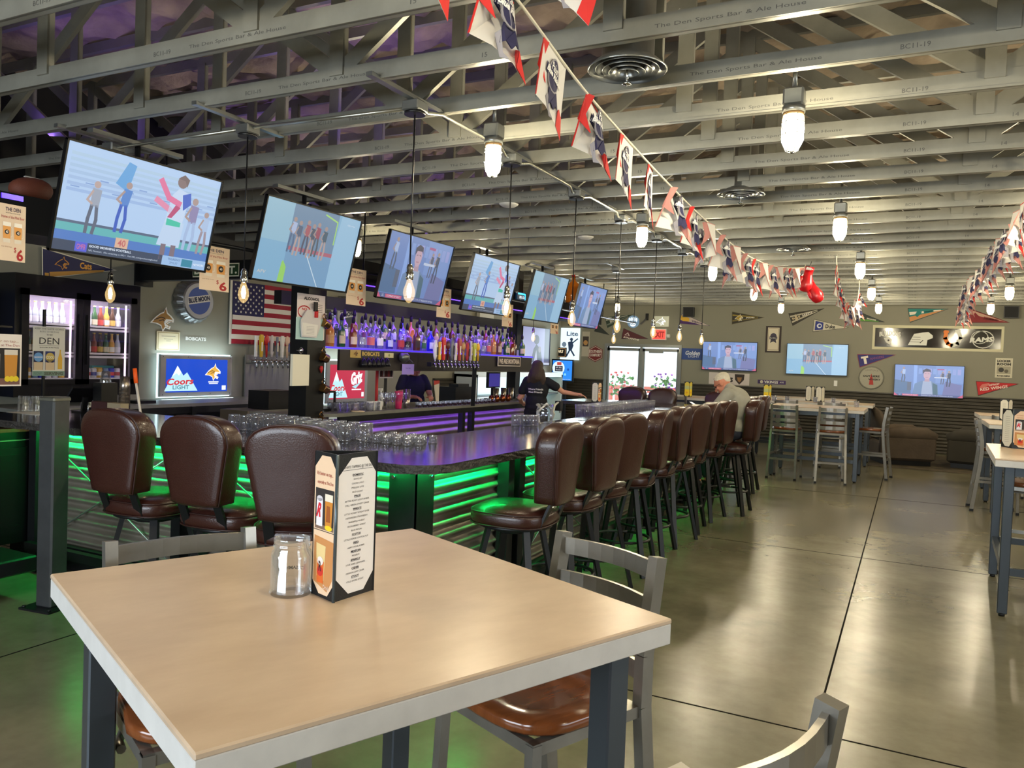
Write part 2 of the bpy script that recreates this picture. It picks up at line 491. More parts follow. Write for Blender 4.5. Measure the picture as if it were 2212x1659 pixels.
def make_table(name, label, cen, ang, L, W, group=None, edge=LAME, top=LAM, rails=True):
    """high top table; L along local x, W along local y"""
    t = thing(name, label, 'table', (cen[0], cen[1], 0), ang, group)
    g = G(top); g.box((-L / 2, -W / 2, 1.055), (L / 2, W / 2, 1.067), bev=.003)
    g.box((-L / 2 + .001, -W / 2 + .001, 1.012), (L / 2 - .001, W / 2 - .001, 1.056), edge, bev=.002)
    g.build('tabletop', t)
    g = G(GUND); a, b = L / 2 - .09, W / 2 - .09
    a_, b_ = (a, b) if rails else (a - .12, b - .12)
    for s in (-1, 1):
        g.box((-a_, s * b_ - .02, .95 if rails else .985), (a_, s * b_ + .02, 1.011)); g.box((s * a_ - .02, -b_, .95 if rails else .985), (s * a_ + .02, b_, 1.011))
    g.build('apron', t)
    if rails:
        for s in (-1, 1):
            g = G(GUND); g.box((-a, s * b - .018, .28), (a, s * b + .018, .33)); g.build('stretcher', t)
            g = G(GUND); g.box((s * a - .018, -b, .28), (s * a + .018, b, .33)); g.build('stretcher', t)
    for sx in (-1, 1):
        for sy in (-1, 1):
            g = G(GUND); g.box((sx * a - .03, sy * b - .03, .02), (sx * a + .03, sy * b + .03, 1.011), bev=.004)
            lg = g.build('leg', t)
            g = G(BLACK); g.cyl((sx * a, sy * b, 0), (sx * a, sy * b, .02), .02, n=10); g.build('foot', lg)
    return t


def make_chair():
    t = thing('ladder_back_chair', '', 'chair')
    # seat: wide at the front, rounded at the sides
    out = []
    for k in range(28):
        a = 2 * PI * k / 28; x = .205 * math.copysign(abs(math.cos(a)) ** .75, math.cos(a)); y = .2 * math.copysign(abs(math.sin(a)) ** .62, math.sin(a))
        out.append((x * (1 if y > 0 else .93), y + .01))
    g = G(WOOD)
    g.loft([[(x * .97, y * .97, .728) for x, y in out], [(x, y, .736) for x, y in out], [(x, y, .754) for x, y in out], [(x * .97, y * .97, .762) for x, y in out], [(x * .55, y * .55, .752) for x, y in out], [(x * .1, y * .1, .750) for x, y in out]], smooth=True)
    g.build('seat', t)
    g = G(GUN); g.box((-.19, -.18, .695), (.19, -.155, .725)); g.box((-.19, .165, .695), (.19, .19, .725)); g.box((-.19, -.18, .695), (-.165, .19, .725)); g.box((.165, -.18, .695), (.19, .19, .725)); g.build('seat_frame', t)
    for s in (-1, 1):
        g = G(GUN); g.bar((s * .178, .178, .72), (s * .195, .2, .02), .028, .028, up=(0, 1, 0)); lg = g.build('leg', t)
        g = G(BLACK); g.box((s * .195 - .017, .183, 0), (s * .195 + .017, .217, .03)); g.build('foot_cap', lg)
        g = G(GUN)
        pts = [(s * .2, -.27, .02), (s * .188, -.21, .5), (s * .183, -.19, .72), (s * .18, -.195, .85), (s * .178, -.235, 1.1)]
        for p, q in zip(pts, pts[1:]): g.bar(p, q, .03, .04, up=(0, 1, 0))
        lg = g.build('leg', t)
        g = G(BLACK); g.box((s * .2 - .018, -.292, 0), (s * .2 + .018, -.248, .03)); g.build('foot_cap', lg)
    for z in (1.062, .968, .874, .80):
        g = G(GUN); yb = -.195 - .04 * max(0, (z - .85)) / .25
        pts = [(-.178 + .356 * i / 8, yb - .035 * math.sin(PI * i / 8)) for i in range(9)]
        for p, q in zip(pts, pts[1:]): g.loft([[(p[0], p[1] - .006, z - .024), (p[0], p[1] + .006, z - .024), (p[0], p[1] + .006, z + .024), (p[0], p[1] - .006, z + .024)], [(q[0], q[1] - .006, z - .024), (q[0], q[1] + .006, z - .024), (q[0], q[1] + .006, z + .024), (q[0], q[1] - .006, z + .024)]])
        g.build('back_slat', t)
    g = G(GUN)
    ring = [(.19 * math.cos(a), -.02 + .17 * math.sin(a), .655) for a in [PI * (-.02 + 1.04 * i / 12) + PI for i in range(13)]]
    g.tube(ring, .011, 8); g.build('brace', t)
    for z, f in ((.3, 1), (.22, 0)):
        if f:
            g = G(GUN); g.box((-.19, .185, z - .015), (.19, .205, z + .015)); g.build('stretcher', t)
            for s in (-1, 1):
                g = G(GUN); g.bar((s * .19, .195, .36), (s * .192, -.23, .36), .02, .03); g.build('stretcher', t)
        else:
            g = G(GUN); g.box((-.19, -.245, .28), (.19, -.225, .31)); g.build('stretcher', t)
    return t


def make_stool():
    t = thing('bar_stool', '', 'stool')
    def sq(r, z, k=.62, dy=0):
        return [(r * 1.02 * math.copysign(abs(math.cos(a)) ** k, math.cos(a)), dy + r * math.copysign(abs(math.sin(a)) ** k, math.sin(a)), z) for a in [2 * PI * i / 28 for i in range(28)]]
    g = G(LEATH)
    g.loft([sq(.195, .655), sq(.222, .662), sq(.232, .69), sq(.232, .715), sq(.226, .735), sq(.2, .755), sq(.14, .768), sq(.05, .772)], smooth=True)
    st = g.build('seat', t)
    g = G(LEATHB); p = sq(.229, .735); g.tube(p + [p[0]], .0045, 6); g.tube([(x, y, .668) for x, y, z in p] + [(p[0][0], p[0][1], .668)], .004, 6); g.build('piping', st)
    g = G(POW); g.lathe([(.2, .64), (.215, .645), (.215, .66), (.2, .662)], n=24); g.lathe([(.05, .6), (.11, .61), (.11, .64), (.05, .642)], n=18); g.build('seat_base', t)
    # back: shield outline, arched top
    def outline(k):
        pts = []
        for i in range(9): a = i / 8; pts.append((-.145 - .065 * a + (0 if a < 1 else 0), .80 + .30 * a))
        for i in range(1, 14):
            a = PI - PI * i / 13
            pts.append((.21 * math.copysign(abs(math.cos(a)) ** .8, math.cos(a)), 1.10 + .135 * abs(math.sin(a)) ** .8))
        for i in range(1, 9): a = 1 - i / 8; pts.append((.145 + .065 * a, .80 + .30 * a))
        for i in range(1, 4): pts.append((.145 - .29 * i / 4, .792))
        cx, cz = 0, 1.0
        return [(cx + (x - cx) * (1 - k), cz + (z - cz) * (1 - k * .8)) for x, z in pts]
    def ring(k, y):
        return [(x, y + .35 * x * x - .10 * (z - .8), z) for x, z in outline(k)]
    g = G(LEATH)
    g.loft([ring(.7, -.160), ring(.2, -.162), ring(.06, -.168), ring(.012, -.178), ring(0, -.195), ring(0, -.285), ring(.018, -.292), ring(.0, -.297), ring(.012, -.304), ring(.06, -.309), ring(.2, -.312), ring(.7, -.312)], smooth=True)
    bk = g.build('backrest', t)
    g = G(LEATHB); p = ring(-.002, -.291); g.tube(p + [p[0]], .005, 6); g.build('piping', bk)
    for s in (-1, 1):
        g = G(POW); g.bar((s * .115, -.10, .652), (s * .115, -.212, .675), .05, .014, up=(0, -1, 1)); g.bar((s * .115, -.2, .66), (s * .115, -.285, .86), .05, .014, up=(0, 1, 0)); g.build('back_bracket', t)
    for sx in (-1, 1):
        for sy in (-1, 1):
            g = G(POW); g.bar((sx * .115, sy * .115, .635), (sx * .225, sy * .225, .0), .038, .026, up=(sx, sy, 0)); g.build('leg', t)
    g = G(POW); rr = .172
    g.tube([(rr * 1.25 * math.cos(2 * PI * i / 24), rr * 1.25 * math.sin(2 * PI * i / 24), .24) for i in range(25)], .011, 8); g.build('foot_ring', t)
    return t


chair0 = make_chair(); stool0 = make_stool(); stool0.scale = (1, 1, 1.025)
_used = set()
def place(o, x, y, rz, label, group=None):
    if o not in _used:
        _used.add(o); o.location = (x, y, 0); o.rotation_euler = (0, 0, rz); c = o
    else: c = dup(o, (x, y, 0), rz)
    c['label'] = label
    if group: c['group'] = group
    elif 'group' in c: del c['group']
    return c


# nearest high table and its chairs (group for ladder-back chairs kept throughout)
make_table('high_top_table', 'square stone-pattern high table nearest the camera with the menu tent on it', (-1.09, 1.385), R(-23.5), 1.02, .985, 'high tables', rails=False)
LB = 'ladder-back metal chairs'
U_ = Vector((math.cos(R(-23.5)), math.sin(R(-23.5)), 0)); V_ = Vector((-U_.y, U_.x, 0))
place(chair0, -.825, 1.86, R(156.5), 'metal ladder-back chair with varnished wood seat pushed under right side of nearest table', LB)
place(chair0, -1.52, 1.39, R(-115), 'metal ladder-back chair pushed under far left side of nearest table', LB)
place(chair0, -.37, 1.21, R(67), 'metal ladder-back chair cut off by bottom edge, beside right corner of nearest table', LB)
# stools along the right leg of the bar
BS = 'brown leather bar stools'
sy = [4.04, 4.68, 5.24, 5.9, 6.55, 7.1, 7.7, 8.4, 8.95, 9.5, 10.05, 10.62]
rot = [93, 84, 78, 96, 92, 80, 95, 84, 90, 102, 88, 92]
for i, y in enumerate(sy):
    place(stool0, -1.78 if i == 8 else -1.99 + (.02 if i % 2 else 0), y, R(rot[i]), 'brown leather bar stool, ' + ORD[i] + ' from the near corner, long side' + (', under the man' if i == 8 else ''), BS)
for i, (x, y, a) in enumerate(((-3.80, 3.07, 4), (-3.21, 3.09, 6), (-2.66, 3.04, 26))):
    place(stool0, x, y, R(a), ['brown leather bar stool beside the square post, leftmost of the three near stools', 'brown leather bar stool, middle one of the three near stools', 'brown leather bar stool directly behind the menu tent and glass jar'][i], BS)
for i, (x, y, a) in enumerate(((-3.8, 11.33, 178), (-3.3, 11.33, 184), (-2.5, 11.33, 172))):
    place(stool0, x, y, R(a), 'brown bar stool on far side of the bar, ' + ['left one before the glass door', 'right one before the glass door', 'behind the phone of the man'][i], BS)

# ---------------------------------------------------------------- the bar
TOPM = M('charcoal_bar_top', (44, 43, 45), 0.13, noise=0.3, nscale=6, coat=0.3)
EDGE = M('chiselled_stone_edge', (66, 62, 58), 0.5, noise=0.5, nscale=45, bump=0.8, bscale=60)
TOPX, TOPY0, TOPY1, INX, INY0, INY1, ENDX = -2.05, 3.2, 11.1, -2.88, 4.3, 10.2, -6.05
outl = []
def arc(cx, cy, r, a0, a1, n=6): return [(cx + r * math.cos(R(a0 + (a1 - a0) * i / n)), cy + r * math.sin(R(a0 + (a1 - a0) * i / n))) for i in range(n + 1)]
outl += arc(ENDX + .12, TOPY0 + .12, .12, 180, 270, 4) + arc(TOPX - .22, TOPY0 + .22, .22, -90, 0, 8) + arc(TOPX - .22, TOPY1 - .22, .22, 0, 90, 8) + arc(-4.4 + .1, TOPY1 - .1, .1, 90, 180, 4)
outl += [(-4.4, INY1), (INX, INY1), (INX, INY0), (ENDX, INY0)]
# finer edge so that the chiselled profile reads
def fine(pts, step=.06):
    o = []
    for (x0, y0), (x1, y1) in zip(pts, pts[1:] + pts[:1]):
        n = max(1, int(math.hypot(x1 - x0, y1 - y0) / step))
        o += [(x0 + (x1 - x0) * i / n, y0 + (y1 - y0) * i / n) for i in range(n)]
    return o
fo = fine(outl)
bar = thing('u_shaped_bar', 'long U-shaped bar with charcoal top, ribbed metal front and green LED glow', 'bar counter', (0, 0, 0))
g = G(TOPM); fs = [g.bm.verts.new((x, y, 1.067)) for x, y in fo]; g.bm.faces.new(fs)
g.use(EDGE); rings = [fs]
for z, k in ((1.058, .004), (1.045, .012), (1.03, .004), (1.02, .01)):
    rings.append([g.bm.verts.new((x + random.uniform(-.006, .004) * (1 if x > -2.1 else 0), y + random.uniform(-.004, .006) * (1 if y < 3.3 else 0), z + random.uniform(-.003, .003))) for x, y in fo])
for a, b in zip(rings, rings[1:]):
    for i in range(len(fo)):
        j = (i + 1) % len(fo); f = g.bm.faces.new((a[i], b[i], b[j], a[j])); f.material_index = g.cur
f = g.bm.faces.new(rings[-1][::-1]); f.material_index = g.cur
g.build('bar_top', bar)
BX, BY = -2.36, 3.54     # outer faces of the bar body
g = G(); corrugated(g, (-5.5, BY), (BX, BY), .16, 1.02, .0717, .036, (0, -1), CORRB); g.build('front_sheet', bar)
g = G(); corrugated(g, (BX, BY), (BX, TOPY1 - .35), .16, 1.02, .0717, .036, (1, 0), CORRB); g.build('front_sheet', bar)
g = G(); corrugated(g, (BX, TOPY1 - .35), (-4.3, TOPY1 - .35), .16, 1.02, .0717, .036, (0, 1), CORRB); g.build('front_sheet', bar)
g = G(MATTE)
g.box((ENDX + .1, BY + .03, 0), (BX - .03, BY + .1, 1.02)); g.box((BX - .1, BY + .03, 0), (BX - .03, TOPY1 - .38, 1.02)); g.box((-4.3, TOPY1 - .45, 0), (BX - .03, TOPY1 - .38, 1.02))
g.box((ENDX + .1, BY, .0), (BX, BY + .03, .16)); g.box((BX - .03, BY, 0), (BX, TOPY1 - .35, .16)); g.build('body', bar)
g = G(STEEL)   # corner plate with bolts
g.box((BX - .13, BY - .046, .1), (BX + .046, BY - .038, 1.02)); g.box((BX + .038, BY - .046, .1), (BX + .046, BY + .13, 1.02))
for z in (.3, .95):
    g.use(CHROME).cyl((BX - .1, BY - .046, z), (BX - .1, BY - .057, z), .01, n=8); g.cyl((BX + .046, BY + .1, z), (BX + .057, BY + .1, z), .01, n=8); g.use(STEEL)
g.build('corner_plate', bar)
for y in [BY + .95 + 1.55 * i for i in range(5)]:
    for d in (0, .16):
        g = G(POW); g.box((BX + .03, y + d - .04, 0), (BX + .11, y + d + .04, 1.02)); g.build('post', bar)
for x in (-3.9, -4.06, -5.52):
    g = G(POW); g.box((x - .04, BY - .11, 0), (x + .04, BY - .03, 1.02)); g.build('post', bar)
rod = M('tie_rod_steel', (150, 155, 150), 0.3, 0.7)
for y in [BY + 1.15 + 1.55 * i for i in range(4)]:
    for a, b in (((BX + .06, y, .95), (BX + .06, y + 1.35, .2)), ((BX + .06, y, .2), (BX + .06, y + 1.35, .95))):
        g = G(rod); g.cyl(a, b, .005, n=6); g.build('tie_rod', bar)
for x0, x1 in ((-5.46, -4.1), (-3.86, -2.55)):
    for a, b in (((x0, BY - .06, .95), (x1, BY - .06, .2)), ((x0, BY - .06, .2), (x1, BY - .06, .95))):
        g = G(rod); g.cyl(a, b, .005, n=6); g.build('tie_rod', bar)
g = G(POW)
for d in (.05, .13):
    g.box((-5.5, BY - d - .04, .14), (BX + d, BY - d + .01, .2)); (d < .1 and g.box((BX + d - .01, BY - d, .14), (BX + d + .04, TOPY1 - .3, .2)))
for x in (-5.4, -4.7, -3.5, BX): g.box((x - .03, BY - .17, .0), (x + .03, BY - .03, .14))
for y in (BY + .3, 5.6, 7.4, 9.2, 10.8): g.box((BX + .03, y - .03, .0), (BX + .09, y + .03, .14))
g.build('foot_rail', bar)
# green LED strips on the underside of the overhang
GREEN = (0.0, 1.0, 0.16)
led = EM((60, 255, 120), 3.0)
g = G(led); g.box((-5.4, BY - .07, 1.010), (BX + .06, BY - .06, 1.017)); g.box((BX + .06, BY - .06, 1.010), (BX + .07, TOPY1 - .4, 1.017)); ls = g.build('led_strip', bar)
for i in range(3): light('led_light', 'AREA', (-4.95 + 1.02 * i, BY - .085, 1.004), 11, GREEN, 1.1, .015, aim=(0, .5, -.85), parent=ls)
for i in range(7): light('led_light', 'AREA', (BX + .085, BY + .45 + 1.1 * i, 1.004), 11, GREEN, 1.1, .015, aim=(-.5, 0, -.85), parent=ls)
# drain shelf behind the long leg, purple mats
sh = G(M('stainless_shelf', (120, 124, 126), 0.3, 0.9)); sh.box((-3.3, 4.7, .955), (INX - .005, 10.15, .985)); sh.box((-3.3, 4.7, .4), (-3.28, 10.15, .955)); 
for y in (4.8, 6.7, 8.4, 10.05): sh.box((-3.28, y, 0), (-3.24, y + .04, .955))
o = sh.build('under_bar_shelf'); tag(o, 'stainless drain shelf running behind the long side of the bar top', 'shelf')
MAT = M('purple_rubber_mat', (58, 34, 110), 0.6)
o = G(MAT).box((-3.27, 7.4, .986), (-2.92, 10.1, .996)).build('bar_mat'); tag(o, 'long dark purple rubber mat under the tall glasses behind the bar', 'bar mat')

# square steel post with welded cap by the left end of the bar
t = thing('square_post', 'dark square steel post standing in front of the left end of the bar', 'post', (-4.6, 2.99, 0), R(8))
g = G(M('raw_dark_steel', (88, 90, 92), 0.4, 0.6, noise=0.3, nscale=5)); g.box((-.06, -.06, .01), (.06, .06, 1.275), bev=.01); g.build('tube', t)
g = G(POW); g.box((-.12, -.12, 0), (.12, .12, .012)); 
for a in (-1, 1):
    for b_ in (-1, 1): g.cyl((a * .1, b_ * .1, .012), (a * .1, b_ * .1, .022), .01, n=8)
g.build('base_plate', t)
g = G(M('worn_steel_cap', (128, 128, 118), 0.4, 0.7, noise=0.4, nscale=12)); g.box((-.063, -.063, 1.25), (.063, .063, 1.28), bev=.008); g.build('cap', t)

# host stand: black cabinet with pale trim, tan top
t = thing('host_cabinet', 'black cabinet with thin pale trim and tan top at the left end of the bar', 'cabinet', (-6.1, 2.0, 0))
g = G(M('black_cabinet_paint', (12, 13, 14), 0.3)); g.box((-.3, -.8, .18), (.5, 1.5, .97)); g.build('body', t)
g = G(M('tan_wood_top', (150, 112, 66), 0.4, noise=0.3, nscale=6, stretch=(1, 6, 1))); g.box((-.35, -.82, .97), (.53, 1.49, .995)); g.build('cabinet_top', t)
g = G(M('pale_metal_trim', (170, 168, 150), 0.3, 0.8)); g.box((.5, -.8, .905), (.508, 1.48, .913)); g.box((.5, 1.47, .18), (.508, 1.478, .97)); g.build('trim_strip', t)
g = G(M('black_cabinet_paint')); g.box((.5, -.75, .25), (.512, .2, .86)); g.box((.5, .24, .25), (.512, 1.44, .86))
for a, b_ in ((-.7, .15), (.29, 1.39)): g.box((.512, a, .3), (.516, b_, .31)); g.box((.512, a, .80), (.516, b_, .81))
g.build('door', t)
t = thing('low_step', 'low dark step with stubby legs beside the square post', 'step', (-5.25, 2.85, 0))
g = G(POW); g.box((-.33, -.2, .17), (.42, .2, .27), bev=.01); g.build('deck', t)
for x in (-.27, -.1, .3):
    g = G(POW); g.box((x - .05, -.16, 0), (x + .05, -.06, .17)); g.build('leg', t)

# ---------------------------------------------------------------- far tables
def table_chairs(pre, cx, cy, dirs, grp): 
    for (dx, dy, a, lab) in dirs: place(chair0, cx + dx, cy + dy, R(a), lab, grp)
make_table('high_top_table', 'high table with pale top just beyond the last bar stools, chairs on its near side', (-1.25, 12.95), 0, 1.35, 1.15, 'high tables')
place(chair0, -1.62, 12.35, R(-4), 'metal ladder-back chair, left of two at the high table just beyond the stools', LB)
place(chair0, -1.0, 12.33, R(8), 'metal ladder-back chair, right of two at the high table just beyond the stools', LB)
place(chair0, -.5, 13.35, R(82), 'metal ladder-back chair at right end of the high table beyond the stools', LB)
place(chair0, -1.1, 13.75, R(178), 'metal ladder-back chair on far side of the high table beyond the stools', LB)
make_table('high_top_table', 'second high table, behind the first one beyond the stools', (-1.6, 15.1), 0, 2.1, .9, 'high tables')
place(chair0, -1.9, 14.5, R(0), 'metal ladder-back chair between the first and second far tables, left one', LB)
place(chair0, -1.2, 14.5, R(0), 'metal ladder-back chair between the first and second far tables, right one', LB)
make_table('high_top_table', 'third high table, close to the far wall below the purple street sign', (-1.75, 17.0), 0, 1.6, .8, 'high tables')
make_table('high_top_table', 'long high table along the far wall right of the glass door', (-3.85, 14.3), 0, 1.3, .9, 'high tables')
place(chair0, -3.6, 13.6, R(0), 'metal ladder-back chair in front of the table right of the glass door', LB)
# right side of the aisle
make_table('high_top_table', 'nearest high table at right edge, cut off by the frame, orange menu tent on it', (1.21, 6.8), R(-2), 1.32, 1.38, 'high tables')
place(chair0, 1.72, 7.72, R(180), 'metal ladder-back chair at the far side of nearest right table, right one', LB)
place(chair0, .95, 7.7, R(170), 'metal ladder-back chair behind the nearest table at right edge', LB)
place(chair0, 1.25, 5.95, R(0), 'metal ladder-back chair at near side of the nearest right table, its legs showing', LB)
make_table('high_top_table', 'second high table on the right side, beyond the nearest right one', (1.55, 11.3), R(0), 1.42, 1.2, 'high tables')
place(chair0, .98, 11.1, R(-88), 'metal ladder-back chair at the aisle end of the second right table', LB)
make_table('high_top_table', 'third high table on the right side, farthest, below the red pennant', (1.6, 13.6), R(0), 1.4, 1.0, 'high tables')
place(chair0, 1.2, 12.75, R(0), 'metal ladder-back chair between second and third right tables', LB)

# recliners on a rug by the far wall
FAB = M('taupe_suede', (84, 72, 60), 0.9, noise=0.25, nscale=5, bump=0.15, bscale=30)
FABD = M('dark_taupe_suede', (58, 54, 46), 0.9, noise=0.2, nscale=5)
def recliner(label, x, y, rz, m):
    t = thing('recliner', label, 'armchair', (x, y, 0.007), rz, 'upholstered recliners')
    g = G(m); g.box((-.42, -.45, .08), (.42, .45, .40), bev=.04); g.build('base', t)
    g = G(m); g.box((-.28, -.3, .38), (.28, .50, .54), bev=.07); g.build('seat_cushion', t)
    for s in (-1, 1):
        g = G(m); g.box((s * .27, -.45, .1), (s * .46, .46, .50), bev=.03); g.tube([(s * .37, -.44, .53), (s * .37, 0, .56), (s * .37, .3, .56), (s * .37, .47, .50)], [.10, .12, .12, .08], 12); g.build('armrest', t)
    g = G(m)
    rings = []
    for z, y0, th, w_ in ((.40, -.30, .14, .33), (.6, -.37, .22, .36), (.8, -.44, .24, .38), (.93, -.50, .2, .36), (1.0, -.54, .08, .28)):
        rings.append([(w_ * math.copysign(abs(math.cos(a)) ** .5, math.cos(a)), y0 + th / 2 * math.sin(a), z) for a in [2 * PI * k / 16 for k in range(16)]])
    g.loft(rings, smooth=True); g.build('backrest', t)
    g = G(BLACK); g.box((-.38, -.4, 0), (.38, .4, .08)); g.build('base_plinth', t)  # black plinth between the base and the rug
    return t
recliner('brown suede recliner facing right, right of the far high table', -.12, 15.9, R(-72), FAB)
recliner('grey-brown suede recliner facing left on the rug, partly behind the right tables', 1.15, 16.1, R(80), FABD)
RUG = M('brown_patterned_rug', (92, 80, 60), 0.95, noise=0.6, nscale=4, c2=(40, 36, 30), bump=0.2, bscale=120)
o = G(RUG).box((-.6, 15.0, 0.0012), (2.6, 17.9, .006)).build('rug'); tag(o, 'dark brown patterned area rug under the two recliners', 'rug')

# ================================================================ flat goods, posters, pennants
XP, YP, ZP = Vector((1, 0, 0)), Vector((0, 1, 0)), Vector((0, 0, 1))


def on_left(x, px, py):
    """frame of something facing the room from a plane of constant x"""
    p = at(px, py, 0, x); return p


def left_panel(x, p0, p1, m, t=.01, name='panel', parent=None, g=None):
    """board facing +x whose top-left and bottom-right corners are seen at p0 and p1; returns g,w,h with origin lower-left"""
    a, b = at(*p0, 0, x), at(*p1, 0, x)
    g = g or G()
    g.frame((x, a.y, b.z), YP, ZP); w, h = b.y - a.y, a.z - b.z
    g.slab(0, 0, w, h, t, m, back=-t)
    return g, w, h


def far_panel(y, p0, p1, m, t=.01, g=None):
    a, b = at(*p0, 1, y), at(*p1, 1, y)
    g = g or G(); g.frame((a.x, y, b.z), XP, ZP); w, h = b.x - a.x, a.z - b.z
    g.slab(0, 0, w, h, t, m, back=-t)
    return g, w, h


def beer_mug(g, x, y, w, h, badge=True, L=3):
    g.poly([(x - w * .42, y + h * .92), (x - w * .38, y + h * .2), (x + w * .38, y + h * .2), (x + w * .42, y + h * .92)], PC((228, 160, 84)), L)
    g.poly([(x - w * .36, y), (x + w * .36, y), (x + w * .38, y + h * .2), (x - w * .38, y + h * .2)], PC((226, 214, 196)), L)
    g.poly([(x - w * .44, y + h * .8), (x + w * .44, y + h * .8), (x + w * .42, y + h), (x - w * .42, y + h)], PC((244, 236, 222)), L + 1)
    g.line([(x + w * .44, y + h * .78), (x + w * .62, y + h * .7), (x + w * .6, y + h * .35), (x + w * .4, y + h * .28)], w * .06, PC((236, 220, 200)), L)
    if badge:
        g.disc(x, y + h * .52, w * .24, PC((40, 34, 30)), L + 2); g.text('43', x, y + h * .52, w * .24, h * .14, PC((240, 230, 220)), L + 3, bold=.03)


def poster6(x, p0, p1, label):
    g, w, h = left_panel(x, p0, p1, PC((226, 202, 176)), .003)
    g.use(PC((40, 38, 38))); g.text('THE DEN', w * .5, h * .91, w * .58, h * .065, PC((60, 50, 80)), 2, bold=.02)
    g.text('SPORTS BAR & ALE HOUSE', w * .5, h * .845, w * .56, h * .018, PC((90, 80, 80)), 2)
    g.text('Home of the Mini Beer', w * .5, h * .775, w * .88, h * .05, PC((170, 50, 60)), 2)
    beer_mug(g, w * .27, h * .32, w * .36, h * .36); beer_mug(g, w * .7, h * .32, w * .36, h * .36)
    g.text('Licor 43 & Cream', w * .28, h * .25, w * .4, h * .02, PC((150, 90, 60)), 2)
    g.text('$', w * .6, h * .2, w * .09, h * .1, PC((170, 30, 36)), 2); g.text('6', w * .79, h * .12, w * .26, h * .21, PC((170, 28, 34)), 2, bold=.03)
    tag(g.build('drink_poster'), label, 'poster', 'mini beer posters hung between the screens')


for i, (a, b, l) in enumerate((((0, 437), (54, 568), 'cream THE DEN mini beer $6 poster at left edge, below the football'),
                               ((433, 527), (494, 632), 'cream $6 mini beer poster between first and second hanging screens'),
                               ((750, 577), (789, 662), 'cream $6 mini beer poster between second and third hanging screens'),
                               ((945, 620), (973, 688), 'cream $6 mini beer poster between third and fourth hanging screens'),
                               ((1086, 655), (1107, 707), 'cream $6 mini beer poster between fourth and fifth hanging screens'),
                               ((1190, 690), (1206, 722), 'cream $6 mini beer poster between fifth and sixth hanging screens'))):
    poster6(-5.02 if i else -4.6, a, b, l)
g = G(POW); zr = at(450, 527, 0, -5.05).z + .01; g.cyl((-5.038, 4.0, zr), (-5.038, 15.4, zr), .015, n=10)
for y in (4.1, 6.5, 8.9, 11.3, 13.5, 15.3): g.cyl((-5.038, y, zr), (-5.038, y, HC + .02), .008, n=8)
tag(g.build('sign_rail'), 'thin black pipe rail the drink posters hang from behind the screens', 'rail')
g = G(EM((90, 50, 255), 1.6)); p = at(12, 428, 0, -4.6); g.box((-4.61, p.y - .02, p.z), (-4.6, p.y + .10, p.z + .028)); tag(g.build('purple_light_clip'), 'small purple lit strip above the poster at the left edge', 'light')


def cat_head(g, x, y, s, m, m2, l=3, flip=1):
    """snarling cat head in profile built from simple facets"""
    pts = [(-.56, -.14), (-.34, .08), (-.12, .24), (.04, .3), (.14, .5), (.2, .28), (.38, .16), (.5, .04), (.48, -.08), (.34, -.07), (.2, -.16), (.36, -.24), (.3, -.36), (.12, -.3), (0, -.46), (-.08, -.24), (-.3, -.16)]
    g.poly([(x + flip * a * s * 1.12, y + b * s * 1.12) for a, b in (pts if flip > 0 else pts[::-1])], m2, l)
    g.poly([(x + flip * a * s * .94, y + b * s * .94) for a, b in (pts if flip > 0 else pts[::-1])], m, l + 1)
    g.poly([(x + flip * a * s, y + b * s) for a, b in ((.16, .04), (.46, .02), (.44, -.05), (.3, -.05), (.14, -.16), (.3, -.25), (.26, -.32), (.1, -.26), (.04, -.1))], m2, l + 2)
    g.line([(x + flip * a * s, y + b * s) for a, b in ((-.42, -.02), (-.1, .1), (.1, .06))], s * .035, PC((30, 26, 30)), l + 2)
    g.line([(x + flip * a * s, y + b * s) for a, b in ((-.2, -.06), (.02, -.0), (.1, -.12))], s * .03, PC((30, 26, 30)), l + 2)


# flag of the United States on the left wall
RED, NAVY, CREAM = M('flag_red', (150, 24, 44), .8, bump=.1, bscale=30), M('flag_navy', (38, 34, 78), .8), M('flag_white', (218, 212, 200), .8)
a, b = at(502, 606, 0, -7.96), at(656, 742, 0, -7.96)
yw, zt = 1.42, a.z - .0; fh = a.z - at(500, 742, 0, -7.96).z
g = G(); g.frame((-7.96, a.y, zt - fh), YP, ZP)
def wav(u, v): return .012 * math.sin(9 * u + 3 * v) + .008 * math.sin(4 * v)
for k in range(13):
    for i in range(20):
        u0, u1 = yw * i / 20, yw * (i + 1) / 20
        if k >= 6 and u0 < yw * .4 - .01: continue
        v0, v1 = fh * k / 13, fh * (k + 1) / 13
        f = g.face([g.P(u0, v0, wav(u0, v0)), g.P(u1, v0, wav(u1, v0)), g.P(u1, v1, wav(u1, v1)), g.P(u0, v1, wav(u0, v1))], RED if k % 2 == 0 else CREAM); f.smooth = True
for i in range(8):
    for k in range(7):
        u0, u1, v0, v1 = yw * .4 * i / 8, yw * .4 * (i + 1) / 8, fh * (6 + k) / 13, fh * (7 + k) / 13
        g.face([g.P(u0, v0, wav(u0, v0)), g.P(u1, v0, wav(u1, v0)), g.P(u1, v1, wav(u1, v1)), g.P(u0, v1, wav(u0, v1))], NAVY)
for r_ in range(9):
    n = 6 if r_ % 2 == 0 else 5
    for c_ in range(n):
        u = yw * .4 * ((c_ * 2 + 1 + (r_ % 2)) / 12); v = fh - fh * 7 / 13 * (r_ + 1) / 10
        g.star(u, v, .021, CREAM, 1); 
        for f in list(g.bm.faces)[-1:]:
            for q in f.verts: q.co += g.N * (wav(u, v) + .006)
fl = tag(g.build('national_flag', rec=False), 'American flag hanging on the left wall behind the hanging bulb', 'flag')
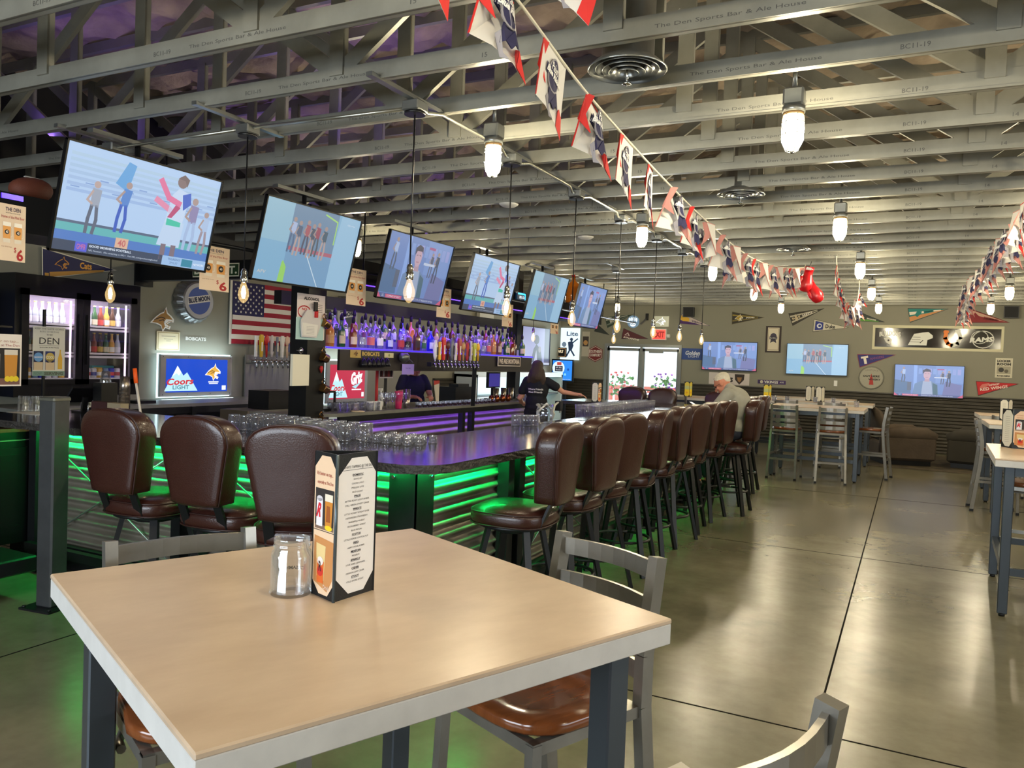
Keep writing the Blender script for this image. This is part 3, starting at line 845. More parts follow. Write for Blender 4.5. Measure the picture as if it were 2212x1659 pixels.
g = G(CREAM); g.frame((-7.96, a.y, zt - fh), YP, ZP); g.slab(-.035, -.01, 0, fh + .01, .008); g.build('header_band', fl)


def pennant(name, label, face, A, T, hh, base, edge, draw=None, txt=None, tcol=(240, 235, 220), y=18.435, x=-7.975, band=None, bcol=None):
    """triangular pennant: A=(px,py) top corner of the hoist, B bottom corner, T tip"""
    B = hh
    if face == 'far': a, b, t = (at(*p, 1, y) for p in (A, B, T)); X0 = XP
    else: a, b, t = (at(*p, 0, x) for p in (A, B, T)); X0 = YP
    mid = (a + b) / 2; d = t - mid; L = d.length; X = d.normalized(); N = XP * 0 + (Vector((0, -1, 0)) if face == 'far' else Vector((1, 0, 0)))
    Y = N.cross(X); H = (a - b).length
    g = G(); g.frame(mid, X, Y)
    g.slabpoly([(0, -H / 2), (L, 0), (0, H / 2)], .004, PC(edge), back=-.004)
    k = .93; g.poly([(L * .01, -H / 2 * k * .98), (L * .965, 0), (L * .01, H / 2 * k * .98)], PC(base), 1)
    if band: g.poly([(0, -H / 2), (L * band, -H / 2 * (1 - band)), (L * band, H / 2 * (1 - band)), (0, H / 2)], PC(bcol), 1.5)
    if draw: draw(g, L, H)
    if txt:
        for (s_, u, v, w, h) in txt: g.text(s_, L * u, H * v, L * w, H * h, PC(tcol), 4, bold=.03)
    return tag(g.build(name), label, 'pennant', 'felt team pennants')


def d_cats(g, L, H):
    cat_head(g, L * .25, H * .05, H * .42, PC((38, 40, 84)), PC((232, 160, 60)), 3)
    g.rect(L * .03, -H * .42, L * .08, -H * .3, PC((214, 160, 70)), 3)
    g.poly([(L * .09, -H * .42), (L * .8, -H * .1), (L * .82, -H * .03), (L * .09, -H * .26)], PC((206, 152, 70)), 2)
pennant('team_pennant', 'navy pennant with gold bobcat and Cats lettering, left of the first screen', 'left', (93, 534), (253, 584), (89, 602), (36, 38, 82), (228, 220, 196), d_cats,
        [('Cats', .56, .04, .16, .22)], (234, 168, 66))
g = None
FW_ = YF - .012
def p_far(*a, **k): return pennant('team_pennant', a[0], 'far', *a[1:], **k)
def d_stripe(c1, c2, v0=.2):
    def f(g, L, H):
        g.poly([(L * .02, H * .28), (L * .8, H * .06), (L * .8, H * .02), (L * .02, H * .16)], PC(c1), 2)
        g.poly([(L * .02, -H * .28), (L * .8, -H * .06), (L * .8, -H * .02), (L * .02, -H * .16)], PC(c2), 2)
    return f
def d_jag(g, L, H):
    d_stripe((150, 128, 50), (120, 104, 50))(g, L, H); cat_head(g, L * .22, 0, H * .55, PC((190, 160, 60)), PC((230, 226, 210)), 4)
p_far('dark pennant with gold jaguar head, high on far wall', (1581, 673), (1652, 686), (1581, 701), (52, 48, 36), (110, 100, 70), d_jag, [('JAGUARS', .56, 0, .26, .12)])
def d_saint(g, L, H):
    d_stripe((190, 182, 160), (190, 182, 160))(g, L, H)
    x = L * .17
    g.poly([(x, H * .3), (x + H * .08, H * .1), (x + H * .05, -H * .15), (x, -H * .3), (x - H * .05, -H * .15), (x - H * .08, H * .1)], PC((200, 184, 150)), 4)
    for s in (-1, 1): g.line([(x + s * H * .05, -H * .12), (x + s * H * .16, H * .02), (x + s * H * .26, H * .06), (x + s * H * .24, -H * .08)], H * .06, PC((200, 184, 150)), 4)
p_far('dark pennant with fleur-de-lis and SAINTS lettering, far wall', (1703, 677), (1781, 666), (1712, 704), (56, 50, 40), (40, 36, 30), d_saint, [('SAINTS', .5, .0, .3, .16)])
def d_duke(g, L, H):
    g.poly([(L * .05, -H * .36), (L * .28, -H * .27), (L * .28, H * .27), (L * .05, H * .36)], PC((40, 52, 130)), 3); g.disc(L * .17, 0, H * .18, PC((214, 216, 226)), 4); g.disc(L * .18, 0, H * .1, PC((40, 52, 130)), 5)
p_far('white pennant with blue crest and Duke lettering, far wall', (1758, 689), (1834, 708), (1756, 717), (196, 190, 170), (60, 58, 50), d_duke, [('Duke', .48, .0, .27, .3)], tcol=(24, 22, 30))
def d_sea(g, L, H):
    g.poly([(0, -H * .46), (L * .8, -H * .08), (L * .8, -H * .02), (0, -H * .2)], PC((90, 150, 60)), 2); g.poly([(L * .04, H * .12), (L * .3, H * .1), (L * .34, 0), (L * .2, -H * .06), (L * .04, 0)], PC((200, 204, 200)), 4)
p_far('dark green pennant with bird head, far wall, partly behind the hanging flags', (1846, 670), (1912, 696), (1844, 694), (52, 58, 56), (30, 34, 32), d_sea, [('SEAHAWKS', .56, 0, .3, .12)])
def d_dol(g, L, H):
    g.poly([(0, -H * .1), (L * .95, 0), (0, -H * .44)], PC((196, 134, 80)), 2); g.poly([(L * .02, H * .22), (L * .8, H * .03), (L * .8, -H * .03), (L * .02, H * .02)], PC((222, 216, 200)), 3)
    g.poly([(L * .14, -H * .05), (L * .22, H * .2), (L * .34, H * .12), (L * .3, -H * .02), (L * .2, -H * .2)], PC((20, 120, 116)), 5); g.poly([(L * .38, -H * .06), (L * .62, -H * .04), (L * .62, H * .09), (L * .38, H * .14)], PC((24, 120, 118)), 4)
p_far('teal and orange pennant with leaping dolphin, far wall', (1960, 666), (2050, 667), (1967, 697), (30, 122, 118), (50, 54, 50), d_dol, [('DOLPHINS', .5, .04, .2, .09)])
def d_card(g, L, H):
    g.poly([(0, H * .42), (L * .9, 0), (0, H * .12)], PC((200, 160, 140)), 2); g.poly([(L * .12, H * .3), (L * .26, H * .05), (L * .3, -H * .12), (L * .2, -H * .3), (L * .1, 0)], PC((130, 20, 30)), 4)
    g.poly([(L * .36, -H * .12), (L * .72, -H * .06), (L * .72, H * .06), (L * .36, H * .12)], PC((120, 24, 30)), 4)
p_far('dark red pennant with red bird head, upper right of far wall', (2098, 667), (2182, 697), (2088, 697), (134, 30, 36), (90, 30, 30), d_card, [('CARDINALS', .54, 0, .3, .1)])
p_far('white and purple pennant with Vikings lettering, behind the black speaker', (1473, 676), (1534, 704), (1468, 699), (196, 180, 170), (70, 40, 90), lambda g, L, H: (g.poly([(0, -H * .46), (L * .7, -H * .14), (L * .5, -H * .1), (0, -H * .16)], PC((70, 34, 100)), 2), g.poly([(0, H * .3), (L * .28, H * .2), (L * .3, -H * .1), (L * .1, -H * .2), (0, -H * .1)], PC((222, 172, 40)), 3)), [('Vikings', .55, 0, .36, .22)], tcol=(60, 30, 80))
p_far('dark green pennant pointing up, right of the last hanging screen', (1306, 685), (1368, 679), (1312, 709), (52, 66, 54), (90, 100, 90), d_stripe((190, 190, 180), (120, 130, 120)), [('EAGLES', .3, 0, .3, .24)])
p_far('maroon pennant with A mountain mark and AVALANCHE lettering, over the door', (1347, 709), (1401, 732), (1342, 732), (92, 42, 48), (60, 50, 60), lambda g, L, H: (g.poly([(L * .08, -H * .1), (L * .2, H * .22), (L * .3, -H * .1)], PC((200, 180, 176)), 3), g.poly([(L * .14, -H * .08), (L * .19, H * .1), (L * .24, -H * .08)], PC((92, 42, 48)), 4)), [('AVALANCHE', .36, -.28, .6, .16)])
p_far('dark pennant tip below the last hanging screen', (1290, 700), (1317, 724), (1284, 716), (56, 60, 56), (40, 42, 40))
p_far('blue pennant with white T and Rangers lettering, red hoist edge', (1852, 765), (1936, 766), (1857, 794), (44, 42, 112), (150, 36, 48), lambda g, L, H: (g.rect(L * .08, H * .12, L * .27, H * .26, PC((236, 226, 214)), 4), g.rect(L * .14, -H * .3, L * .21, H * .14, PC((236, 226, 214)), 4)), [('RANGERS', .5, 0, .36, .17)], tcol=(120, 60, 110))
p_far('bright red pennant with winged wheel and RED WINGS lettering', (2109, 823), (2201, 829), (2112, 855), (190, 32, 38), (90, 20, 24), lambda g, L, H: g.poly([(L * .06, H * .05), (L * .14, H * .24), (L * .32, H * .26), (L * .26, H * .08), (L * .12, -.02)], PC((214, 120, 110)), 4), [('DETROIT', .42, .12, .26, .12), ('RED WINGS', .4, -.1, .66, .2)], tcol=(236, 220, 208))

# ---------------------------------------------------------------- far wall signs
g, w, h = far_panel(FW_, (1886, 702), (2167, 761), PC((206, 200, 168)), .03)
g.rect(w * .02, h * .11, w * .98, h * .89, M('sign_black_glass', (38, 34, 30), .08), 1)
Wt = PC((226, 226, 216)); u = w * .14; v = h * .5
g.text('BULLDOGS', u, v + h * .12, w * .17, h * .2, Wt, 2, bend=.25, bold=.03)
g.poly([(u - w * .05, v - h * .02), (u - w * .01, v + h * .02), (u + w * .02, v - h * .1), (u + w * .0, v - h * .3), (u - w * .03, v - h * .2)], Wt, 2); g.disc(u - w * .01, v - h * .12, w * .008, PC((38, 34, 30)), 3)
u = w * .39
g.poly([(u - w * .105, h * .2), (u + w * .04, h * .2), (u + w * .045, h * .42), (u + w * .085, h * .5), (u + w * .085, h * .6), (u + w * .05, h * .74), (u + w * .01, h * .72), (u - w * .06, h * .66)], Wt, 2)
for k in range(3): g.line([(u - w * .09 + k * w * .012, h * (.33 + .1 * k)), (u - w * .01, h * (.33 + .1 * k))], h * .015, PC((38, 34, 30)), 3)
g.line([(u - w * .01, h * .3), (u + w * .01, h * .4)], h * .03, PC((38, 34, 30)), 3)
u = w * .62
horse = [(u - w * .045, h * .78), (u - w * .05, h * .5), (u - w * .03, h * .3), (u, h * .22)]; horse2 = [(u, h * .22), (u + w * .045, h * .3), (u + w * .065, h * .52), (u + w * .045, h * .8)]
g.line(horse, w * .03, PC((232, 130, 56)), 2); g.line(horse2, w * .03, Wt, 2); g.rect(u - w * .065, h * .72, u - w * .025, h * .8, PC((232, 130, 56)), 3); g.rect(u + w * .022, h * .74, u + w * .062, h * .84, Wt, 3)
u = w * .85; r_ = h * .33
g.line([(u + r_ * 1.1 * math.cos(a / 10 * PI), h * .48 + r_ * math.sin(a / 10 * PI)) for a in range(20)], h * .035, Wt, 2, True); g.line([(u - r_ * .35 + r_ * .85 * math.cos(a / 10 * PI), h * .56 + r_ * .75 * math.sin(a / 10 * PI)) for a in range(20)], h * .025, Wt, 2, True)
g.text('RAMS', u - w * .01, h * .47, w * .17, h * .2, Wt, 4, bold=.05, shear=.2, rot=.06)
tag(g.build('team_logo_sign'), 'long black sign with four white team logos in a pale frame, far wall', 'sign')

g, w, h = far_panel(FW_, (1655, 704), (1686, 762), PC((52, 40, 34)), .025)
g.rect(w * .13, h * .06, w * .87, h * .94, PC((214, 204, 180)), 1); g.disc(w * .5, h * .62, w * .2, PC((60, 56, 74)), 2); g.rect(w * .25, h * .5, w * .75, h * .6, PC((50, 48, 60)), 3); g.text('Blue Ribbon', w * .5, h * .55, w * .44, h * .05, Wt, 4)
g.poly([(w * .35, h * .5), (w * .65, h * .5), (w * .7, h * .36), (w * .5, h * .42), (w * .3, h * .36)], PC((60, 56, 70)), 2); g.line([(w * .17, h * .1), (w * .83, h * .1), (w * .83, h * .9), (w * .17, h * .9)], w * .03, PC((150, 136, 110)), 2, True)
tag(g.build('framed_print'), 'dark framed tall beer label print between two far wall screens', 'picture')
# round whisky sign
g = G(); p = at(1882, 816, 1, FW_); g.frame(p, XP, ZP); r_ = abs(at(1910, 816, 1, FW_).x - p.x); rz_ = abs(at(1882, 791, 1, FW_).z - p.z)
g.loft([[g.P(r_ * math.cos(2 * PI * k / 32), rz_ * math.sin(2 * PI * k / 32), 0) for k in range(32)], [g.P(r_ * .97 * math.cos(2 * PI * k / 32), rz_ * .97 * math.sin(2 * PI * k / 32), .02) for k in range(32)]], PC((120, 118, 106))); L0 = 34
g.disc(0, 0, r_ * .9, PC((160, 156, 140)), L0 + 1, rz_ * .9); g.text('YUKON JACK', 0, rz_ * .58, r_ * 1.1, rz_ * .18, PC((110, 106, 96)), L0 + 2, bend=.4); g.poly([(-r_ * .15, -rz_ * .6), (r_ * .2, -rz_ * .6), (r_ * .12, rz_ * .0), (0, rz_ * .36), (-r_ * .1, 0)], PC((170, 50, 44)), L0 + 2)
g.text('OUT HERE', 0, rz_ * .14, r_ * 1.3, rz_ * .17, PC((30, 28, 28)), L0 + 3, bold=.04); g.text('WHISKY', r_ * .25, -rz_ * .14, r_ * .95, rz_ * .17, PC((30, 28, 28)), L0 + 3, bold=.04)
tag(g.build('round_sign'), 'round silver OUT HERE WHISKY tin sign with red mark, far wall', 'sign')
g, w, h = far_panel(FW_, (2151, 773), (2186, 817), PC((206, 200, 178)), .008)
g.text('LOCKER', w * .5, h * .85, w * .8, h * .12, PC((50, 46, 42)), 2, bold=.06); g.text('ROOM', w * .5, h * .69, w * .8, h * .13, PC((50, 46, 42)), 2, bold=.06); g.rect(w * .1, h * .2, w * .9, h * .58, PC((164, 158, 138)), 2); g.disc(w * .35, h * .4, w * .16, PC((60, 58, 54)), 3); g.disc(w * .65, h * .34, w * .12, PC((100, 94, 80)), 3); g.text('RAIDERS', w * .5, h * .1, w * .74, h * .08, PC((40, 38, 36)), 2, bold=.04)
tag(g.build('locker_room_sign'), 'small pale LOCKER ROOM sign above the red pennant', 'sign')
g, w, h = far_panel(FW_, (1637, 820), (1697, 831), PC((66, 44, 96)), .006); g.text('2', w * .06, h * .5, w * .06, h * .5, PC((30, 26, 40)), 3, bold=.05); g.text('VIKINGS', w * .48, h * .5, w * .5, h * .7, Wt, 3, bold=.03); g.text('AVE', w * .86, h * .5, w * .14, h * .4, Wt, 3); g.disc(w * .14, h * .5, h * .4, PC((200, 190, 170)), 2)
tag(g.build('street_sign'), 'thin purple VIKINGS AVE street sign on far wall below the framed print', 'sign')
g, w, h = far_panel(FW_, (1532, 804), (1618, 833), PC((206, 196, 190)), .004); g.text('VS', w * .52, h * .42, w * .16, h * .4, PC((26, 24, 24)), 3, bold=.06)
g.poly([(w * .64, h * .92), (w * .88, h * .92), (w * .87, h * .45), (w * .76, h * .04), (w * .65, h * .45)], PC((54, 42, 34)), 2); g.poly([(w * .7, h * .66), (w * .82, h * .66), (w * .8, h * .36), (w * .76, h * .24), (w * .72, h * .36)], PC((150, 112, 70)), 3); cat_head(g, w * .22, h * .5, h * .6, PC((160, 120, 60)), PC((60, 50, 44)), 2)
tag(g.build('rivalry_banner'), 'white VS banner with brown bear shield, behind the head of the seated man', 'banner')
g, w, h = far_panel(FW_, (1473, 752), (1520, 778), PC((50, 76, 140)), .006); g.text('Golden', w * .5, h * .6, w * .66, h * .36, PC((224, 228, 236)), 3, bold=.03, shear=.2); g.text('LIGHT', w * .55, h * .3, w * .5, h * .2, PC((224, 228, 236)), 3)
tag(g.build('state_shaped_beer_sign'), 'blue Golden LIGHT beer sign left of the first far wall screen', 'sign')
g = G(); p = at(1286, 764, 1, FW_); g.frame(p, XP, ZP); r_ = at(1302, 764, 1, FW_).x - p.x
oc = [(r_ * a, r_ * b) for a, b in ((-.95, .55), (0, 1.05), (.95, .55), (.95, -.55), (0, -1.05), (-.95, -.55))]
g.slabpoly(oc, .008, PC((120, 40, 40)), -.008); g.line([(x * .88, y * .88) for x, y in oc], r_ * .06, PC((214, 200, 186)), 2, True); g.text('SOUTHERN', 0, r_ * .28, r_ * 1.75, r_ * .38, PC((224, 210, 200)), 3, bold=.04); g.text('COMFORT', 0, -r_ * .18, r_ * 1.5, r_ * .36, PC((224, 210, 200)), 3, bold=.04)
tag(g.build('hexagonal_tin_sign'), 'dark red SOUTHERN COMFORT tin sign left of the glass door', 'sign')
# exit sign, neon signs, emergency light
t = thing('exit_sign', 'lit red EXIT sign above the glass door', 'exit sign', at(1422, 723, 1, YF - .08))
a, b = at(1410, 712, 1, YF - .08) - Vector(t.location), at(1437, 733, 1, YF - .08) - Vector(t.location)
g = G(WHITE); g.box((a.x - .02, -.0, b.z - .02), (b.x + .02, .075, a.z + .02)); g.build('housing', t)
g = G(); g.frame((a.x, -.002, b.z), XP, ZP); g.slab(0, 0, b.x - a.x, a.z - b.z, .001, EM((255, 70, 60), 1.5)); g.text('EXIT', (b.x - a.x) / 2, (a.z - b.z) / 2, (b.x - a.x) * .86, (a.z - b.z) * .66, EM((150, 8, 8), 1.0), 3, bold=.05); g.build('lit_face', t)
g = G(WHITE); g.cyl((b.x + .02, .03, b.z + .08), (b.x + .1, .03, b.z + .08), .045, n=14); g.build('lamp_head', t)
g = G(); p = at(1368, 695, 1, FW_); g.frame(p, XP, ZP); r_ = .15; g.loft([[g.P(r_ * math.cos(2 * PI * k / 24), r_ * math.sin(2 * PI * k / 24), d_) for k in range(24)] for d_ in (-.01, .02)], EM((130, 160, 180), .7))
g.disc(0, -.06, .075, EM((230, 245, 255), 1.3), 40, .06)
for k in range(5): g.disc(-.09 + .045 * k, .045 + .02 * math.sin(PI * k / 4), .02, EM((230, 245, 255), 1.3), 40, .05)
g.text('GRIZ', 0, -.05, .14, .045, EM((40, 60, 80), .5), 42, bold=.03); tag(g.build('paw_neon_sign'), 'round glowing white paw sign on far wall left of the door top', 'sign')
g, w, h = far_panel(FW_, (1412, 683), (1444, 706), EM((190, 186, 150), .8), .03); cat_head(g, w * .5, h * .5, h * .8, EM((210, 210, 190), .9), EM((255, 255, 250), 1.4), 2); tag(g.build('cat_light_sign'), 'glowing yellow-white cat head light box above the EXIT sign', 'sign')
t = thing('emergency_light', 'small black two-headed fixture on far wall beside the glowing paw sign', 'light', at(1398, 690, 1, YF - .02))
g = G(BLACK); g.box((-.03, -.05, -.02), (.03, .02, .14)); g.build('body', t); g = G(BLACK); g.bar((-.03, -.04, 0), (-.14, -.08, -.12), .03, .03); g.build('arm', t)
# lit Lite poster, banquet sign, game screen on the far wall next to the corner
g, w, h = far_panel(YF - .04, (1212, 708), (1250, 778), EM((225, 245, 248), 1.25), .03)
g.text('Lite', w * .62, h * .82, w * .6, h * .14, EM((50, 70, 110), .8), 2, bold=.02); K = EM((40, 60, 90), .7)
g.poly([(w * .4, h * .55), (w * .62, h * .6), (w * .7, h * .45), (w * .6, h * .28), (w * .45, h * .3)], K, 2); g.disc(w * .58, h * .64, w * .08, K, 2); g.line([(w * .62, h * .52), (w * .9, h * .66)], w * .06, K, 2); g.line([(w * .5, h * .3), (w * .35, h * .12)], w * .08, K, 2); g.line([(w * .58, h * .3), (w * .75, h * .14)], w * .08, K, 2); g.disc(w * .2, h * .48, w * .12, EM((120, 140, 160), .8), 2)
tag(g.build('lit_beer_poster'), 'glowing white Lite poster with blue football player, left end of far wall', 'poster')
light('poster_glow', 'AREA', at(1250, 745, 1, YF - .12), 6, (.8, 1, 1), .5, .8, aim=(0, -1, 0))
g, w, h = far_panel(YF - .1, (1184, 750), (1222, 772), PC((26, 24, 24)), .05); g.text('COORS', w * .5, h * .6, w * .7, h * .3, EM((240, 220, 180), 1.0), 3, bold=.03, shear=.2); g.disc(w * .35, h * .55, h * .3, EM((120, 90, 70), .8), 2); g.line([(w * .04, h * .1), (w * .96, h * .1), (w * .96, h * .9), (w * .04, h * .9)], h * .04, EM((220, 170, 120), .8), 2, True)
tag(g.build('black_neon_sign'), 'black sign with glowing script, above the blue game screen', 'sign')
t = thing('game_screen', 'bright blue game kiosk screen on dark stand behind the bartender', 'screen', at(1212, 850, 1, YF - .6))
o_ = Vector(t.location); a, b = at(1180, 775, 1, YF - .6) - o_, at(1237, 826, 1, YF - .6) - o_; a.x = max(a.x, -7.95 - o_.x)
g = G(BLACK); g.box((a.x, 0, b.z), (b.x, .06, a.z)); g.box((-.1, .02, -o_.z + .0), (.1, .1, b.z)); g.box((-.25, -.1, -o_.z), (.25, .3, -o_.z + .04)); g.build('housing', t)
g = G(); g.frame((a.x + .03, -.001, b.z + .04), XP, ZP); w, h = b.x - a.x - .06, a.z - b.z - .07; g.slab(0, 0, w, h, .001, EM((40, 130, 225), 1.3))
g.poly([(w * .45, 0), (w, 0), (w, h * .5)], EM((120, 210, 250), 1.3), 1); g.disc(w * .3, h * .62, h * .34, EM((220, 240, 250), 1.2), 2); g.rect(w * .12, h * .45, w * .52, h * .72, EM((30, 34, 60), .8), 3); g.rect(w * .22, h * .76, w * .45, h * .92, EM((200, 70, 60), 1), 3)
g.text('NFL Blitz', w * .32, h * .64, w * .3, h * .07, EM((255, 255, 255), 1), 4); g.text('Showdown', w * .32, h * .53, w * .3, h * .07, EM((255, 255, 255), 1), 4); g.disc(w * .32, h * .2, h * .15, EM((240, 240, 245), 1), 3); g.disc(w * .32, h * .17, h * .08, EM((220, 110, 90), 1), 4); g.disc(w * .65, h * .3, h * .07, EM((140, 220, 250), 1), 3, n=6); g.disc(w * .8, h * .55, h * .07, EM((20, 90, 190), 1), 3, n=6); g.text('PRESS TO START', w * .74, h * .05, w * .4, h * .035, EM((255, 255, 255), 1), 4)
g.build('screen', t)
t2, w, h = far_panel(FW_, (1258, 716), (1272, 770), PC((190, 182, 164)), .006); g = t2; g.rect(w * .1, h * .4, w * .9, h * .8, PC((70, 60, 54)), 2); g.disc(w * .5, h * .55, w * .3, PC((200, 150, 90)), 3)
tag(g.build('wall_poster'), 'small narrow paper poster between the lit Lite poster and tin sign', 'poster')
o = G(WHITE); p = at(1805, 828, 1, FW_); o.box((p.x - .035, FW_ - .006, p.z - .06), (p.x + .035, FW_, p.z + .06)); o.box((p.x - .012, FW_ - .009, p.z - .03), (p.x + .012, FW_ - .006, p.z + .03)); tag(o.build('wall_switch'), 'white switch plate on far wall below the colourful screen', 'switch')

# storefront door
FR = M('aluminium_frame', (150, 152, 148), .35, .7)
def pane(n, x0, x1, z0, z1):
    g = G(FR)
    for a, b, c, d in ((x0, x1, z0, z0 + .09), (x0, x1, z1 - .07, z1), (x0, x0 + .05, z0, z1), (x1 - .05, x1, z0, z1)): g.box((a, YF + .02, c), (b, YF + .07, d))
    o = g.build(n); o['kind'] = 'structure'
    g = G(glassmat('door_glass', alpha=.04)); g.box((x0 + .05, YF + .04, z0 + .09), (x1 - .05, YF + .046, z1 - .07)); g.build('pane', o); return o
xm = at(1385, 780, 1, YF).x
pane('window_1', DX0, xm - .03, .55, DZ1 - .03)
g = G(FR); g.box((DX0, YF + .02, 0), (xm - .03, YF + .07, .55)); struct('trim_6', g)
d1 = pane('door_1', xm + .03, DX1, .01, DZ1 - .03)
g = G(FR); g.box((xm + .12, YF - .02, .98), (DX1 - .1, YF + .0, 1.02)); g.build('push_bar', d1)
g = G(FR); g.box((xm + .2, YF - .06, DZ1 - .14), (xm + .55, YF + .01, DZ1 - .07)); g.build('door_closer', d1)
g = G(FR)
for a, b, c, d in ((DX0 - .07, DX0, 0, DZ1 + .07), (DX1, DX1 + .07, 0, DZ1 + .07), (DX0, DX1, DZ1, DZ1 + .07), (xm - .03, xm + .03, 0, DZ1)): g.box((a, YF - .03, c), (b, YF + .12, d))
struct('trim_7', g)
# outside: sunlit ground, planters with flowers, low fence, far building
o = G(M('sunlit_concrete', (205, 200, 190), .9)).box((-16, YF + .15, -.14), (2, YF + 16, -.02)).build('pavement'); o['kind'] = 'structure'
t = thing('patio_fence', 'low reddish patio fence outside the glass door', 'fence', (-6.2, YF + 3.2, 0))
RW = M('red_fence', (170, 96, 84), .8)
g = G(RW); g.box((-1.6, -.02, .9), (1.8, .03, 1.0)); g.build('rail', t)
for k in range(18):
    g = G(RW); g.box((-1.6 + .19 * k, -.01, 0), (-1.48 + .19 * k, .02, .9)); g.build('picket', t)
def planter(x, y, lab, pc):
    t = thing('flower_planter', lab, 'planter', (x, y, 0)); g = G(M('planter_red', (150, 80, 70), .8)); g.lathe([(.18, 0), (.26, .5), (.28, .52)], n=14); g.build('pot', t)
    g = G(M('leaf_green', (90, 140, 70), .7)); random.seed(3)
    for k in range(60):
        a, r_, z = random.uniform(0, 6.28), random.uniform(0, .4), random.uniform(.5, 1.3); c = Vector((r_ * math.cos(a), r_ * math.sin(a), z)); d = Vector((random.uniform(-1, 1), random.uniform(-1, 1), random.uniform(-1, 1))).normalized() * .07; e = d.orthogonal() * .5
        g.face([c - d, c + e, c + d, c - e])
    f = g.build('foliage', t, rec=False); g = G(PC(pc))
    for k in range(26):
        a, r_, z = random.uniform(0, 6.28), random.uniform(.1, .42), random.uniform(.8, 1.4); g.ell((r_ * math.cos(a), r_ * math.sin(a), z), .035, .035, .03, 6, 4)
    g.build('blossom', t)
planter(-5.75, YF + 1.9, 'planter of pink and purple flowers outside the right glass pane', (150, 90, 190)); planter(-7.0, YF + 2.0, 'planter of red flowers outside the left glass pane', (220, 90, 90))
o = G(M('pale_building', (190, 205, 215), .8)).box((-14, YF + 14, 0), (0, YF + 15, 4)).build('neighbour_building'); tag(o, 'pale building across the street outside the glass door', 'building')
light('sun', 'SUN', (0, 30, 10), 6, (1, .97, .9), aim=(-.3, .5, -.8))

# two ceiling speakers boxes on the far wall
for px, l in ((1487, 'black wall speaker high on far wall over the Vikings pennant'), (2185, 'black wall speaker at upper right corner of far wall')):
    p = at(px, 674, 1, YF - .2); t = thing('wall_speaker', l, 'speaker', p)
    g = G(BLACK); g.loft([[(-.13, 0, -.12), (.13, 0, -.12), (.11, .16, -.1), (-.11, .16, -.1)], [(-.13, 0, .12), (.13, 0, .12), (.11, .16, .1), (-.11, .16, .1)]]); g.build('cabinet', t)
    g = G(M('speaker_grille', (34, 34, 36), .8)); g.box((-.115, -.008, -.105), (.115, 0, .105)); g.build('grille', t); g = G(BLACK); g.box((-.02, .15, -.02), (.02, .2, .02)); g.build('bracket', t)

# ================================================================ screens
def SC(c, s):
    k = .3  # share of pale blue haze mixed into the picture colours for a washed-out look
    return EM(tuple(int(a * (1 - k) + b * k) for a, b in zip(c, (178, 205, 240))), s)


def crowd(g, x, y, h, c1, c2, l=4, lean=0, sk=(170, 130, 110), s=1.0):
    """small standing figure for the picture on a screen"""
    g.poly([(x - h * .09, y + h * .52), (x + h * .09, y + h * .5), (x + h * .11 + lean, y + h * .84), (x - h * .08 + lean, y + h * .86)], SC(c1, s), l)
    g.line([(x - h * .05, y + h * .52), (x - h * .09, y + h * .26), (x - h * .1, y)], h * .07, SC(c2, s), l)
    g.line([(x + h * .05, y + h * .52), (x + h * .08, y + h * .26), (x + h * .04, y)], h * .07, SC(c2, s), l)
    g.disc(x + lean * 1.3, y + h * .93, h * .07, SC(sk, s), l + 1, n=12)
    g.line([(x - h * .07 + lean, y + h * .8), (x - h * .16, y + h * .62), (x - h * .06, y + h * .56)], h * .045, SC(sk, s), l + 1)


